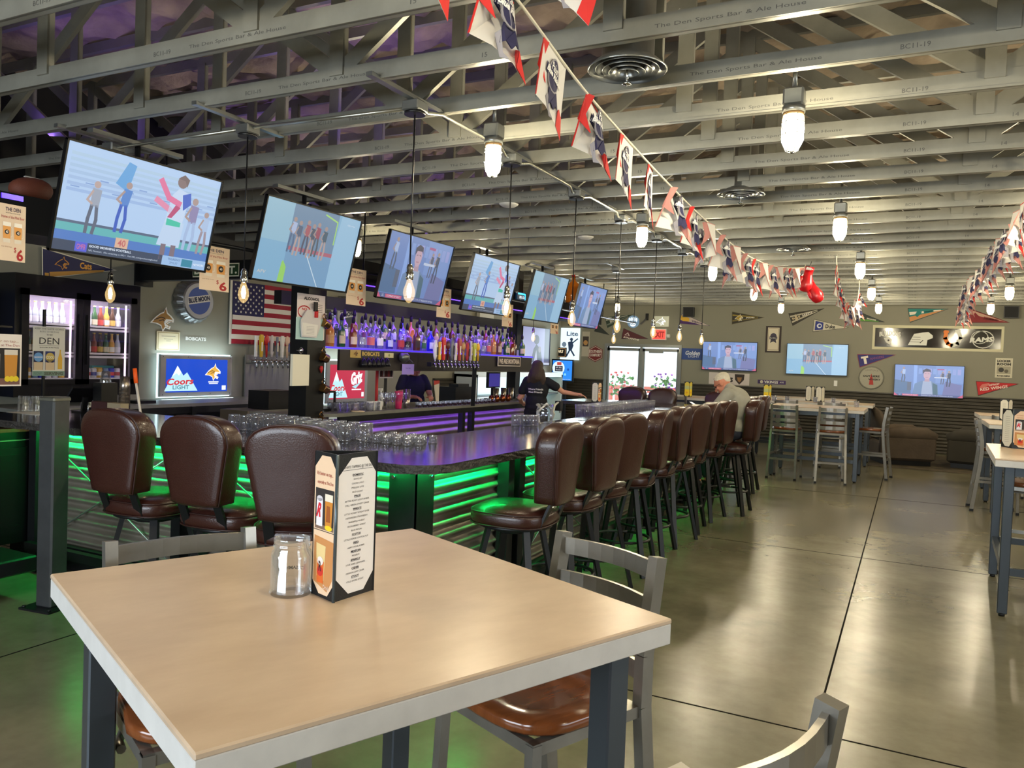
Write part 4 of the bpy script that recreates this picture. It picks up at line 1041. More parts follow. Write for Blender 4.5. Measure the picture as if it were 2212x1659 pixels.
def screen_A(g, w, h, s):
    """players celebrating on a practice field with a news ticker"""
    c = lambda *k: SC(k, s)
    g.rect(0, 0, w, h, c(178, 205, 238), 1)
    for k in range(7): g.rect(w * .03, h * (.56 + .055 * k), w, h * (.59 + .055 * k), c(150 + 4 * k, 178 + 4 * k, 222), 2)
    for k in range(12): g.rect(w * (.05 + .08 * k), h * (.6 + .05 * (k % 3)), w * (.1 + .08 * k), h * (.612 + .05 * (k % 3)), c(120, 150, 205), 3)
    g.rect(0, h * .13, w, h * .27, c(74, 170, 160), 2); g.rect(0, h * .1, w, h * .19, c(52, 96, 176), 3); g.rect(0, h * .265, w, h * .29, c(60, 70, 90), 3)
    crowd(g, w * .2, h * .2, h * .5, (150, 152, 160), (70, 70, 80), 4, sk=(190, 150, 130), s=s)
    crowd(g, w * .37, h * .26, h * .5, (60, 110, 190), (30, 60, 170), 5, h * .02, s=s)
    g.poly([(w * .3, h * .72), (w * .36, h * .95), (w * .41, h * .93), (w * .38, h * .66)], c(80, 150, 210), 5)
    x = w * .71
    g.poly([(x - w * .09, h * .2), (x + w * .07, h * .2), (x + w * .075, h * .47), (x - w * .06, h * .47)], c(196, 214, 236), 6)
    g.poly([(x - w * .06, h * .45), (x + w * .06, h * .45), (x + w * .085, h * .78), (x, h * .82), (x - w * .04, h * .74)], c(206, 220, 240), 7)
    g.poly([(x + w * .03, h * .76), (x + w * .085, h * .8), (x + w * .1, h * .68), (x + w * .05, h * .6)], c(40, 70, 180), 8)
    g.poly([(x - w * .05, h * .42), (x + w * .05, h * .42), (x + w * .05, h * .47), (x - w * .05, h * .49)], c(40, 190, 140), 8); g.poly([(x - w * .02, h * .5), (x + w * .03, h * .62), (x + w * .0, h * .66), (x - w * .05, h * .5)], c(190, 40, 80), 8)
    g.line([(x - w * .13, h * .86), (x - w * .06, h * .7), (x + w * .02, h * .66)], w * .035, c(240, 90, 130), 8); g.line([(x - w * .14, h * .66), (x - w * .04, h * .58)], w * .035, c(240, 120, 150), 7)
    g.disc(x + w * .015, h * .89, w * .036, c(120, 84, 70), 8, n=14); g.poly([(x - w * .02, h * .92), (x + w * .02, h * .97), (x + w * .06, h * .93), (x + w * .05, h * .85), (x + w * .03, h * .91)], c(96, 64, 52), 9)
    for d in (-.04, .03): g.line([(x + w * d, h * .2), (x + w * d, h * .07)], w * .035, c(110, 80, 80), 7)
    crowd(g, w * .84, h * .2, h * .56, (130, 110, 150), (160, 180, 215), 4, s=s); crowd(g, w * .94, h * .18, h * .46, (170, 190, 220), (150, 120, 120), 4, s=s)
    g.rect(w * .36, h * .1, w * .44, h * .2, c(236, 170, 120), 6); g.text('40', w * .4, h * .15, w * .05, h * .07, c(200, 70, 60), 8, bold=.02)
    g.rect(0, 0, w, h * .1, c(24, 28, 44), 7); g.rect(w * .13, h * .01, w * .2, h * .1, c(60, 60, 200), 9); g.text('GMFB', w * .165, h * .055, w * .05, h * .05, c(240, 80, 90), 10)
    g.text('GOOD MORNING FOOTBALL', w * .34, h * .075, w * .26, h * .024, c(235, 238, 245), 10, bold=.03); g.text('NFL Network.  Also streaming on NFL+.  Visit NFL.com/goodmorningfootball', w * .43, h * .03, w * .44, h * .022, c(210, 215, 225), 10)
    g.rect(w * .68, 0, w, h * .1, c(150, 185, 225), 8); g.text('THURSDAY', w * .765, h * .07, w * .09, h * .024, c(60, 90, 140), 10, bold=.02); g.text('7PM ET', w * .765, h * .03, w * .06, h * .024, c(60, 90, 140), 10); g.rect(w * .82, h * .01, w * .9, h * .09, c(20, 110, 130), 10); g.text('NETWORK', w * .95, h * .05, w * .08, h * .024, c(245, 245, 250), 11, bold=.02)


def screen_B(g, w, h, s):
    """phone clip of a team in a gym with blurred side bands"""
    c = lambda *k: SC(k, s)
    g.rect(0, 0, w, h, c(122, 176, 206), 1); g.rect(0, h * .5, w * .3, h, c(146, 192, 208), 2)
    g.poly([(w * .72, 0), (w, 0), (w, h), (w * .78, h)], c(150, 196, 222), 2)
    x0, x1 = w * .27, w * .75
    g.rect(x0, 0, x1, h, c(104, 150, 186), 3); g.rect(x0, h * .46, x1, h, c(96, 124, 150), 4); g.rect(x0, h * .42, x1, h * .47, c(180, 70, 80), 5)
    g.line([(w * .47, h * .42), (w * .66, 0)], w * .008, c(220, 235, 240), 5)
    for k, (x, a, b) in enumerate(((.3, (180, 190, 220), (60, 80, 110)), (.36, (60, 70, 90), (190, 150, 130)), (.44, (170, 60, 60), (60, 50, 60)), (.5, (50, 50, 60), (180, 140, 120)), (.55, (150, 40, 50), (60, 60, 60)), (.63, (40, 60, 70), (190, 150, 130)))):
        crowd(g, w * x, h * (.4 - .03 * (k % 2)), h * .44, a, b, 6 + k, s=s)
    g.line([(w * .6, h * .96), (w * .74, h * .9), (w * .74, h * .6)], w * .012, c(170, 230, 80), 5)
    g.poly([(w * .24, 0), (w * .3, 0), (w * .3, h * .2), (w * .26, h * .28), (w * .25, h * .25)], c(150, 220, 60), 6)
    g.text('AFV', w * .08, h * .1, w * .08, h * .04, c(236, 210, 180), 4); g.text('@clip', w * .9, h * .9, w * .09, h * .025, c(235, 240, 245), 4)


def screen_C(g, w, h, s):
    """young man in a grey jacket in a lounge with a red ticker"""
    c = lambda *k: SC(k, s)
    g.rect(0, 0, w, h, c(96, 124, 190), 1); g.rect(w * .28, h * .08, w * .33, h, c(130, 165, 235), 2); g.rect(w * .6, h * .45, w, h, c(110, 140, 205), 2)
    for k in range(9): g.rect(w * (.35 + .07 * k), h * .72, w * (.4 + .07 * k), h * .9, c(120 + 15 * (k % 3), 150, 215), 3)
    g.poly([(w * .05, h * .08), (w * .25, h * .08), (w * .22, h * .45), (w * 0, h * .52), (0, h * .08)], c(60, 90, 130), 3); g.rect(w * .19, h * .18, w * .25, h * .45, c(70, 74, 90), 4)
    crowd(g, w * .13, h * .45, h * .48, (170, 190, 230), (60, 66, 80), 4, s=s); crowd(g, w * .7, h * .42, h * .4, (60, 60, 80), (70, 70, 90), 4, s=s); crowd(g, w * .79, h * .35, h * .5, (40, 44, 60), (40, 44, 60), 5, s=s)
    g.rect(w * .58, h * .6, w * .76, h * .64, c(210, 215, 235), 5); g.rect(w * .62, h * .86, w * .72, h * .9, c(170, 60, 110), 4)
    g.poly([(w * .7, 0), (w * .96, 0), (w * .98, h * .4), (w * .74, h * .5)], c(100, 96, 150), 3)
    x = w * .47
    g.poly([(x - w * .2, h * .06), (x + w * .18, h * .06), (x + w * .16, h * .4), (x + w * .07, h * .5), (x - w * .07, h * .5), (x - w * .17, h * .4)], c(92, 120, 160), 6)
    g.poly([(x - w * .07, h * .06), (x + w * .1, h * .06), (x + w * .07, h * .5), (x - w * .05, h * .5)], c(160, 170, 196), 7)
    g.poly([(x + w * .1, h * .06), (x + w * .17, h * .06), (x + w * .16, h * .38), (x + w * .09, h * .44)], c(50, 80, 90), 7)
    g.poly([(x - w * .03, h * .48), (x + w * .045, h * .48), (x + w * .04, h * .6), (x - w * .025, h * .6)], c(190, 140, 150), 8)
    g.disc(x + w * .005, h * .69, w * .052, c(214, 160, 170), 9, h * .14, 18)
    g.poly([(x - w * .055, h * .72), (x - w * .06, h * .84), (x - w * .01, h * .9), (x + w * .05, h * .87), (x + w * .065, h * .76), (x + w * .045, h * .8), (x - w * .03, h * .8)], c(40, 32, 44), 10)
    g.line([(x - w * .03, h * .73), (x - w * .008, h * .735)], h * .012, c(90, 60, 70), 10); g.line([(x + w * .015, h * .735), (x + w * .037, h * .73)], h * .012, c(90, 60, 70), 10); g.line([(x - w * .015, h * .625), (x + w * .022, h * .628)], h * .013, c(170, 90, 100), 10)
    g.rect(0, 0, w, h * .07, c(60, 66, 120), 11); g.rect(w * .12, h * .005, w * .36, h * .06, c(220, 60, 90), 12); g.poly([(0, 0), (w * .06, 0), (0, h * .1)], c(226, 60, 90), 12); g.poly([(w, 0), (w * .92, 0), (w, h * .1)], c(226, 60, 90), 12)
    g.text('SC', w * .085, h * .035, w * .03, h * .035, c(240, 240, 250), 13); g.text('COMING UP NEXT', w * .24, h * .033, w * .2, h * .03, c(250, 240, 245), 13); g.text('PRESIDENT REACTS TO 1ST PRESEASON UP FULL', w * .63, h * .035, w * .46, h * .03, c(240, 240, 250), 13)


def make_tv(label, w, h, mat, draw, s, mount, group):
    """mat places local x across, local z up, local -y facing the viewer"""
    t = thing('flat_screen_tv', label, 'television', group=group); t.matrix_world = mat
    g = G(BLACK); b = .012
    for a in (((0, 0), (w, b * 1.3)), ((0, h - b), (w, h)), ((0, 0), (b, h)), ((w - b, 0), (w, h))):
        g.box((a[0][0], -.004, a[0][1]), (a[1][0], .02, a[1][1]))
    g.build('bezel', t)
    g = G(BLACK); g.box((.004, .012, .004), (w - .004, .035, h - .004)); g.box((w * .2, .035, h * .1), (w * .8, .06, h * .65)); g.build('back_case', t)
    g = G(); g.frame((b, .0105, b * 1.3), XP, ZP); g.lay = .0004; g.slab(0, 0, w - 2 * b, h - 2.3 * b, .001, SC((20, 24, 34), s), back=-.001); draw(g, w - 2 * b, h - 2.3 * b, s); g.build('screen', t, rec=False)
    if mount == 'ceiling':
        g = G(POW); g.box((w / 2 - .15, .06, h * .3), (w / 2 + .15, .09, h * .6)); g.build('mount_plate', t)
    return t


TVN = ['nearest and largest in view, showing players on a field', 'second from the left, showing a gym clip', 'third from the left, showing a lounge interview', 'fourth from the left, pale field picture', 'fifth from the left, pale blue gym clip', 'sixth and farthest of the row, pale field picture']
for i in range(6):
    y0 = 3.13 + 1.697 * i; W_, H_ = 1.235, .71
    bot = Vector((-4.88, y0 - .02, 2.185)); tilt = R(14 if i else 14)
    yd = Vector((math.sin(tilt), 0, math.cos(tilt)))          # up along the screen, top leans into the room
    nb = Vector((-math.cos(tilt), 0, math.sin(tilt)))         # backwards
    m = Matrix(((0, nb.x, yd.x, bot.x), (1, nb.y, yd.y, bot.y), (0, nb.z, yd.z, bot.z), (0, 0, 0, 1)))
    t = make_tv('hanging screen over the bar, ' + TVN[i], W_, H_, m, (screen_A, screen_B, screen_C)[i % 3], [1.0, .85, .8, .9, .85, .9][i], 'ceiling', 'screens hung over the bar')
    g = G(POW); t_ = G(GALVD); t_.box((bot.x - .05, y0 + W_ / 2 - .36, HC - .03), (bot.x + .01, y0 + W_ / 2 + .36, HC - .002)); t_.xf(m.inverted()); t_.build('ceiling_strut', t); top = m.inverted() @ Vector((bot.x - .02, y0 + W_ / 2, HC - .02)); g.cyl((W_ / 2, .08, H_ * .45), tuple(top), .02, n=10); g.build('ceiling_pole', t)
for i, (a, b, d, l) in enumerate((((1518, 737), (1634, 803), screen_C, 'wall screen with a man in a lounge, directly over the seated man'), ((1700, 741), (1830, 813), screen_B, 'wall screen with blue and red gym clip, middle of far wall'), ((1933, 786), (2081, 862), screen_C, 'wall screen with a man in a lounge, lowest one, above the recliners'))):
    p, q = at(*a, 1, YF - .08), at(*b, 1, YF - .08); m = Matrix.Translation((p.x, YF - .08, q.z))
    make_tv(l, q.x - p.x, p.z - q.z, m, d, 1.0, 'wall', 'screens on the far wall')
def screen_D(g, w, h, s):
    c = lambda *k: SC(k, s)
    g.rect(0, 0, w, h, c(150, 140, 190), 1); g.rect(w * .8, 0, w, h, c(60, 56, 80), 2); g.disc(w * .5, h * .68, w * .1, c(56, 50, 64), 4, h * .13); g.poly([(w * .3, 0), (w * .75, 0), (w * .66, h * .42), (w * .5, h * .56), (w * .4, h * .42)], c(44, 40, 54), 3); g.poly([(w * .4, 0), (w * .56, 0), (w * .5, h * .4)], c(190, 184, 210), 5); g.disc(w * .62, h * .42, w * .05, c(130, 110, 120), 6); g.rect(0, 0, w, h * .06, c(210, 214, 230), 7)
a, b = at(1130, 703, 0, -7.9), at(1187, 790, 0, -7.9)
m = Matrix(((0, -1, 0, -7.9), (1, 0, 0, a.y), (0, 0, 1, b.z), (0, 0, 0, 1)))
make_tv('wall screen with a grey picture of a man in a suit, left wall behind bartender', b.y - a.y, a.z - b.z, m, screen_D, .9, 'wall', None)

# ================================================================ back bar
XB = -5.2
ya, yb = 5.95, 11.25
# steel post at the left end, cups and keys hang on it
t = thing('steel_column', 'wide black steel column at the left end of the lit bottle shelf', 'column', (XB - .12, 6.02, 0))
g = G(M('black_steel', (30, 31, 33), .42, .5)); g.box((-.11, -.13, 0), (.11, .13, HC)); g.build('shaft', t)
t = thing('steel_column', 'black steel column at the right end of the bottle shelf beside the bartender', 'column', (XB - .5, 11.3, 0))
g = G(M('black_steel')); g.box((-.08, -.08, 0), (.08, .08, HC)); g.build('shaft', t)
o = G(M('black_steel')).box((-7.99, 6.16, 2.36), (XB - .22, 6.28, 2.56)).box((-7.99, 6.1, 2.3), (-7.97, 6.34, 2.6)).build('steel_beam'); tag(o, 'black steel beam from left wall to the column, green street sign on it', 'beam')
a, b = at(418, 571, 1, 6.15), at(517, 597, 1, 6.15)
g = G(); g.frame((a.x, 6.148, b.z), XP, ZP); w, h = b.x - a.x, a.z - b.z; g.slab(0, 0, w, h, .006, PC((226, 222, 190))); g.rect(w * .01, h * .08, w * .99, h * .92, PC((30, 62, 26)), 12); g.text('DISTRICT.', w * .5, h * .5, w * .92, h * .6, PC((232, 230, 200)), 13, bold=.04)
tag(g.build('green_street_sign'), 'green street sign with white letters on the black beam', 'sign')
o = G(M('black_steel')).box((XB - .75, 6.2, 2.1), (XB - .65, 11.3, 2.24)).build('steel_beam'); tag(o, 'long dark beam above and behind the liquor bottles', 'beam')
o = G(MATTE).box((XB - .45, 6.3, 2.34), (XB - .12, 14.2, 2.62)).build('dark_soffit'); tag(o, 'long black soffit box above the bottles, purple light under it', 'soffit')
PUR = (0.28, 0.10, 1.0)
sg = G(EM((110, 60, 255), 2.2)); sg.box((XB - .12, 6.3, 2.35), (XB - .112, 14, 2.362)); s_ = sg.build('led_strip', o)
# counter
CT = M('grey_counter', (126, 126, 118), .4, noise=.2, nscale=5)
t = thing('back_counter', 'grey back bar counter covered with glassware under the bottle shelf', 'counter', (0, 0, 0))
g = G(CT); g.slabpoly([], 0) if 0 else None
g.loft([[(x, y, z) for x, y in ((XB, 6.35), (XB, yb + .1), (XB - .75, yb + .1), (XB - .75, 5.9), (XB - .3, 5.9))] for z in (.955, .99)]); g.build('counter_top', t)
g = G(STEEL); g.box((XB - .04, 6.4, .89), (XB - .005, yb, .954)); g.build('rail', t)
for y in (6.42, 8.95, 9.2, 11.1):
    g = G(STEEL); g.box((XB - .09, y - .035, 0), (XB - .02, y + .035, .9)); g.build('leg', t)
g = G(); corrugated(g, (XB - .35, 6.0), (XB - .35, yb + .3), .05, .9, .09, .03, (1, 0), CORRB); g.build('back_sheet', t)
for i in range(5): light('led_light', 'AREA', (XB - .2, 6.6 + 1.05 * i, .93), 3.0, PUR, 1.0, .02, rot=(0, 0, R(90)), parent=t)
# lit shelf with dark board under it
t = thing('bottle_shelf', 'long purple-lit glass shelf holding the liquor bottles above a dark board', 'shelf', (0, 0, 0))
zs = 1.675
g = G(EM((70, 36, 255), 1.5)); g.box((XB - .1, 6.22, zs - .02), (XB - .09, yb - .1, zs - .005)); g.build('led_strip', t)
g = G(M('frosted_acrylic', (150, 150, 200), .35)); g.box((XB - .5, 6.22, zs - .016), (XB - .1, yb - .1, zs)); g.build('shelf_board', t)
g = G(M('dark_wood_board', (48, 42, 40), .55, noise=.2, nscale=3)); g.box((XB - .14, 6.5, 1.43), (XB - .11, yb - .1, 1.65)); g.build('fascia_board', t)
g = G(M('frosted_acrylic')); g.box((XB - .5, 6.3, zs + .001), (XB - .32, yb - .1, zs + .09)); g.build('riser', t)
for i in range(6): light('shelf_light', 'AREA', (XB - .3, 6.6 + .8 * i, zs + .42), 3.0, PUR, .8, .25, rot=(0, 0, R(90)), parent=t)
for i in range(4): light('shelf_light', 'AREA', (XB - .05, 6.7 + 1.2 * i, 2.32), 4, PUR, 1.1, .03, rot=(0, 0, R(90)), parent=t)
for i, (x, y) in enumerate(((-6.2, 4.0), (-6.6, 6.8), (-6.3, 9.4), (-4.0, 5.3))): light('ceiling_uplight', 'AREA', (x, y, 3.25), 6, (.30, .16, 1.0), .9, .1, aim=(.15, 0, 1), parent=t)

# liquor bottles
CAPM = M('black_pour_cap', (12, 12, 13), .5, spec=.25)
def bottle_mats(c): return M('spirit_%02x%02x%02x' % c, c, .08, coat=.6, spec=.8)
def bottle(x, y, z, h, r, c, lab, kind, label, sq=False, cap=True, lab2=None):
    t = thing('liquor_bottle', label, 'bottle', (x, y, z), random.uniform(-.3, .3), 'liquor bottles on the lit shelf')
    g = G(glassmat('bottle_glass', tint=(225, 225, 240), alpha=.18) if c is None else bottle_mats(c))
    b = h * .66; n = 4 if sq else 16; a = r * (1.25 if sq else 1)
    if sq: g.lathe([(a * .95, 0), (a, .01), (a, b * .93), (a * .8, b), (r * .35, b + .03), (r * .32, h * .95), (r * .36, h)], n=8, cap=True, sx=1, sy=1)
    else: g.lathe([(r * .95, 0), (r, .01), (r, b * .9), (r * .9, b * 1.0), (r * .4, b + .03), (r * .3, b + .05), (r * .3, h * .96), (r * .34, h)], n=n)
    g.build('body', t)
    if c is None:
        g = G(bottle_mats(kind)); g.lathe([(r * .9, .008), (r * .9, b * random.uniform(.3, .75))], n=n); g.build('liquid', t)
    g = G(PC(lab)); k = 7
    rings = [[((r + .0015) * 1.0 * math.cos(-PI / 2.2 + PI / 1.1 * i / k), (r + .0015) * math.sin(-PI / 2.2 + PI / 1.1 * i / k), zz) for i in range(k + 1)] for zz in (b * .2, b * .66)]
    g.loft(rings, cap=False, close=False)
    if lab2: g.frame((r + .003, -r * .5, b * .36), YP, ZP); g.slab(0, 0, r, b * .16, .001, PC(lab2))
    g.build('label', t)
    if cap:
        g = G(CAPM); g.lathe([(.014, h - .004), (.019, h + .01), (.0205, h + .03), (.016, h + .055), (.007, h + .075), (.003, h + .08)], n=12); g.build('pour_spout', t)
    return t
kinds = [((190, 120, 40), (214, 168, 96), 'amber bottle with orange label', (150, 60, 30)), ((28, 84, 44), (206, 196, 150), 'green bottle with cream label', (40, 60, 40)), ((120, 50, 24), (226, 206, 168), 'dark amber bottle with cream label', (40, 30, 30)),
         (None, (214, 214, 230), 'clear bottle with white label', (190, 190, 230)), (None, (224, 120, 110), 'clear bottle with red label', (170, 160, 240)), (None, (236, 236, 240), 'slim clear bottle', (180, 180, 240)), (None, (200, 206, 240), 'tall clear bottle', (70, 60, 220)),
         (None, (190, 60, 60), 'clear bottle of pink spirit', (226, 60, 130)), (None, (50, 46, 54), 'clear bottle with black label', (200, 200, 226)), ((96, 50, 30), (60, 44, 40), 'brown bottle with dark label', (200, 180, 150)), (None, (60, 120, 90), 'round clear bottle with green seal', (180, 200, 240)), ((30, 40, 200), (220, 226, 250), 'blue bottle with white label', (30, 40, 190)),
         (None, (225, 225, 245), 'square clear bottle', (190, 186, 250)), (None, (235, 235, 250), 'wide clear bottle', (200, 196, 250)), (None, (214, 80, 100), 'clear bottle with pink label', (200, 190, 240)), ((110, 70, 40), (200, 180, 140), 'amber bottle with tan label', (90, 60, 40))]
n_front = 26
for i in range(n_front):
    y = 6.42 + (10.95 - 6.42) * i / (n_front - 1) + random.uniform(-.03, .03)
    if 8.85 < y < 9.4 and i % 2: pass
    k = kinds[i % 16] if i < 16 else kinds[[9, 8, 3, 4, 0, 15, 1, 2, 9, 1][i - 16]]
    c, lab, nm, kd = k
    bottle(XB - .2 + random.uniform(-.03, .03), y, zs + .0005, random.uniform(.23, .29), random.uniform(.043, .052), c, lab, kd, nm + ', ' + ORD[i] + ' from the left in front row of lit shelf', sq=(i % 5 == 3))
for i in range(24):
    y = 6.55 + (10.9 - 6.55) * i / 23 + random.uniform(-.03, .03); c, lab, nm, kd = kinds[(i * 5 + 3) % 16]
    bottle(XB - .41, y, zs + .091, random.uniform(.23, .27), .042, c, lab, kd, nm + ', ' + ORD[i] + ' from the left in raised back row of shelf', sq=(i % 4 == 1))

# signs on the dark board
xf_ = XB - .105
g, w, h = left_panel(xf_, (757, 754), (780, 773), PC((190, 160, 90)), .004); cat_head(g, w * .5, h * .5, h * .7, PC((150, 110, 50)), PC((60, 50, 60)), 2); tag(g.build('cat_plaque'), 'small gold cat plaque at left end of the dark board', 'plaque')
g, w, h = left_panel(xf_, (780, 756), (828, 773), PC((52, 50, 62)), .004); g.text('BOBCATS', w * .42, h * .5, w * .78, h * .6, PC((196, 168, 92)), 8, bold=.05); tag(g.build('team_name_sign'), 'dark sign with gold BOBCATS lettering on the dark board', 'sign')
g, w, h = left_panel(xf_, (831, 762), (850, 773), PC((216, 206, 160)), .004); g.disc(w * .5, h * .5, h * .3, PC((150, 160, 90)), 2); tag(g.build('small_plaque'), 'small cream plaque right of the gold cat name sign', 'plaque')
g, w, h = left_panel(xf_ + .03, (1076, 769), (1124, 792), PC((206, 196, 190)), .006); g.rect(w * .03, h * .1, w * .97, h * .9, PC((44, 34, 36)), 2); g.text('WE ARE MONTANA', w * .5, h * .5, w * .9, h * .5, PC((222, 210, 200)), 4, bold=.04); tag(g.build('licence_plate_sign'), 'dark plate sign reading WE ARE MONTANA at right end of the board', 'sign')
for i in range(6):
    p = at(785 + 10 * i, 782, 0, xf_ + .04); o = G(M('dark_metal_cup', (46, 46, 50), .3, .7)).lathe([(.005, .05), (.03, .02), (.042, -.02), (.046, -.05)], tuple(p), 12).build('hanging_jigger'); tag(o, 'small dark metal cup hanging in a row under the gold cat name sign', 'cup', 'dark cups hanging under the board')
g = G(M('pewter', (110, 112, 104), .35, .7)); p = at(873, 772, 0, xf_ + .06); g.lathe([(.02, -.06), (.06, -.03), (.065, .02), (.04, .05), (.03, .05)], tuple(p), 16); g.cyl(tuple(p + Vector((0, .05, -.0))), tuple(p + Vector((0, .17, -.06))), .012, n=8); tag(g.build('pewter_scoop'), 'round pewter scoop with handle hanging under the middle of the shelf', 'scoop')

# central beer tower: steel pipe with a row of tap handles
CHR = CHROME
tp = [((1046 // 1, 0))]
TAPC = [((235, 232, 226), 'white'), ((230, 184, 40), 'yellow'), ((206, 44, 34), 'red'), ((90, 30, 34), 'maroon'), ((120, 120, 128), 'grey'), ((236, 230, 220), 'white and gold'), ((170, 60, 50), 'brick red'), ((196, 150, 100), 'tan'), ((190, 60, 60), 'round-topped red and white'), ((196, 190, 196), 'pale'), ((188, 196, 60), 'lime green'), ((228, 170, 40), 'orange-yellow')]
p0, p1 = at(927, 786, 0, XB + .16), at(1028, 790, 0, XB + .16)
t = thing('beer_tower', 'horizontal black tap rail in front of the middle of the bottle shelf', 'beer tower', (XB + .16, p0.y, p0.z))
L_ = p1.y - p0.y
g = G(POW); g.box((-.03, 0, -.03), (.03, L_, .02)); g.build('tap_rail', t); g = G(POW); g.bar((0, L_ - .03, -.02), (-.05, L_ + .04, .99 - p0.z), .05, .05); g.build('support', t)
for k in range(12):
    g = G(CHR); y = L_ * (k + .5) / 12; g.cyl((.03, y, 0), (.07, y, 0), .012, n=8); g.cyl((.06, y, .0), (.07, y, -.06), .009, n=8); g.build('faucet', t)
def tap_handle(x, y, z, c, nm, label, k, grp, H=.27):
    t = thing('tap_handle', label, 'tap handle', (x, y, z), 0, grp)
    g = G(PC(c, .35)); w0, w1 = .016, .034 + .01 * (k % 3 == 1)
    if k % 4 == 0: g.lathe([(.012, .04), (.022, H * .3), (.03, H * .62), (.022, H * .85), (.012, H)], n=12)
    elif k % 4 == 1: g.box((-.012, -w1 / 2, .04), (.012, w1 / 2, H * .94), bev=.005)
    elif k % 4 == 2: g.loft([[(-.012, -w0, .04), (.012, -w0, .04), (.012, w0, .04), (-.012, w0, .04)], [(-.012, -w1, H * .9), (.012, -w1, H * .9), (.012, w1, H * .9), (-.012, w1, H * .9)], [(-.01, -w1 * .6, H), (.01, -w1 * .6, H), (.01, w1 * .6, H), (-.01, w1 * .6, H)]])
    else: g.lathe([(.012, .04), (.018, H * .5), (.02, H * .6)], n=10); g.ell((0, 0, H * .8), .018, .045, H * .2, 12, 8)
    g.build('grip', t); g = G(CHR); g.cyl((0, 0, 0), (0, 0, .045), .008, n=8); g.build('ferrule', t)
    g = G(PC([(40, 38, 44), (236, 226, 200), (240, 236, 230), (60, 80, 140)][k % 4])); g.box((.0125 + .02 * (k % 4 in (0, 3)), -.011, H * .35), (.016 + .02 * (k % 4 in (0, 3)), .011, H * .7)); g.build('badge', t)
for k in range(12):
    tap_handle(XB + .16 + .05, p0.y + L_ * (k + .5) / 12, p0.z + .012, TAPC[k][0], TAPC[k][1], TAPC[k][1] + ' beer tap handle, ' + ORD[k] + ' from the left on the middle tap rail', k, 'beer tap handles', .27 + .04 * (k in (2, 4, 6, 9)))
# wall beer tower with stainless backsplash under the flag
g, w, h = left_panel(-7.93, (531, 766), (640, 858), M('stainless_sheet', (176, 176, 174), .34, .7, noise=.3, nscale=3, stretch=(1, 1, .3)), .02); tag(g.build('stainless_backsplash'), 'stainless backsplash sheet under the wall taps below the flag', 'backsplash')
p0, p1 = at(540, 780, 0, -7.85), at(640, 781, 0, -7.85)
t = thing('beer_tower', 'chrome wall tap rail below the American flag', 'beer tower', (-7.85, p0.y, p0.z)); L_ = p1.y - p0.y
g = G(CHR); g.cyl((0, 0, 0), (0, L_, 0), .022, n=12); g.cyl((-.15, L_ * .3, 0), (0, L_ * .3, 0), .02, n=10); g.cyl((-.15, L_ * .8, 0), (0, L_ * .8, 0), .02, n=10); g.build('tap_rail', t)
for k in range(9): g = G(CHR); y = L_ * (k + .4) / 9; g.cyl((.01, y, 0), (.08, y, 0), .014, n=8); g.cyl((.07, y, .02), (.085, y, -.09), .011, n=8); g.build('faucet', t)
TC2 = [((236, 234, 230), 'white bottle-shaped'), ((214, 176, 40), 'yellow with black ball top'), ((200, 50, 44), 'red'), ((210, 200, 196), 'white and red sports'), ((120, 124, 140), 'grey'), ((230, 226, 216), 'white cylinder-topped'), ((226, 190, 160), 'cream with orange leaf'), ((190, 130, 120), 'dusty pink'), ((40, 34, 36), 'black and white')]
for k in range(9): tap_handle(-7.79, p0.y + L_ * (k + .4) / 9, p0.z + .02, TC2[k][0], '', TC2[k][1] + ' beer tap handle, ' + ORD[k] + ' from the left on the wall taps', k + 1, 'beer tap handles', .34)

# glassware on the back counter
GRIM = glassmat('glass_rim', tint=(250, 250, 255), alpha=.55)  # brighter glass for rim and base rings, imitating light caught at the edges
def tumbler(r0, r1, h, m=GLASS, n=14):
    g = G(m); g.lathe([(r0 * .5, 0), (r0, .0), (r1, h), (r1 * .93, h), (r0 * .9, .012), (r0 * .4, .012)], n=n); g.use(GRIM); g.lathe([(r1 * 1.01, h - .006), (r1 * 1.03, h), (r1 * .97, h + .001)], n=n, cap=False); g.lathe([(r0 * 1.01, .008), (r0 * 1.02, 0.001), (r0 * .8, .001)], n=n, cap=False); return g.mesh('glass_tumbler')
def place_mesh(me, name, x, y, z, label, cat, group, rz=0):
    o = obj(name, me, None, (x, y, z)); o.rotation_euler = (0, 0, rz); return tag(o, label, cat, group)
GP = glassmat('barware_glass', tint=(246, 246, 252), alpha=.12)
rocks, shot, pint = tumbler(.034, .04, .09, GP), tumbler(.02, .026, .06, GP), tumbler(.03, .042, .15, GP)
for i in range(16):
    place_mesh(rocks, 'rocks_glass', XB - .08 - .1 * (i % 3), 6.5 + .085 * (i // 2) + .03 * (i % 2), .99, 'short clear rocks glass in the cluster at left end of the back counter', 'glass', 'rocks glasses on the back counter')
SY = M('dark_syrup_shot', (60, 26, 40), .1)
sh2 = G(GP); sh2.lathe([(.022, 0), (.026, .06)], n=12, cap=False); sh2.lathe([(.02, .003), (.0225, .03)], n=10, m=SY); sh2 = sh2.mesh('shot')
for i in range(34):
    place_mesh(sh2, 'shot_glass', XB - .06 - .07 * (i % 2), 7.95 + .066 * i * .9, .99, 'small shot glass in the long double row on the back counter', 'glass', 'shot glasses along the back counter')
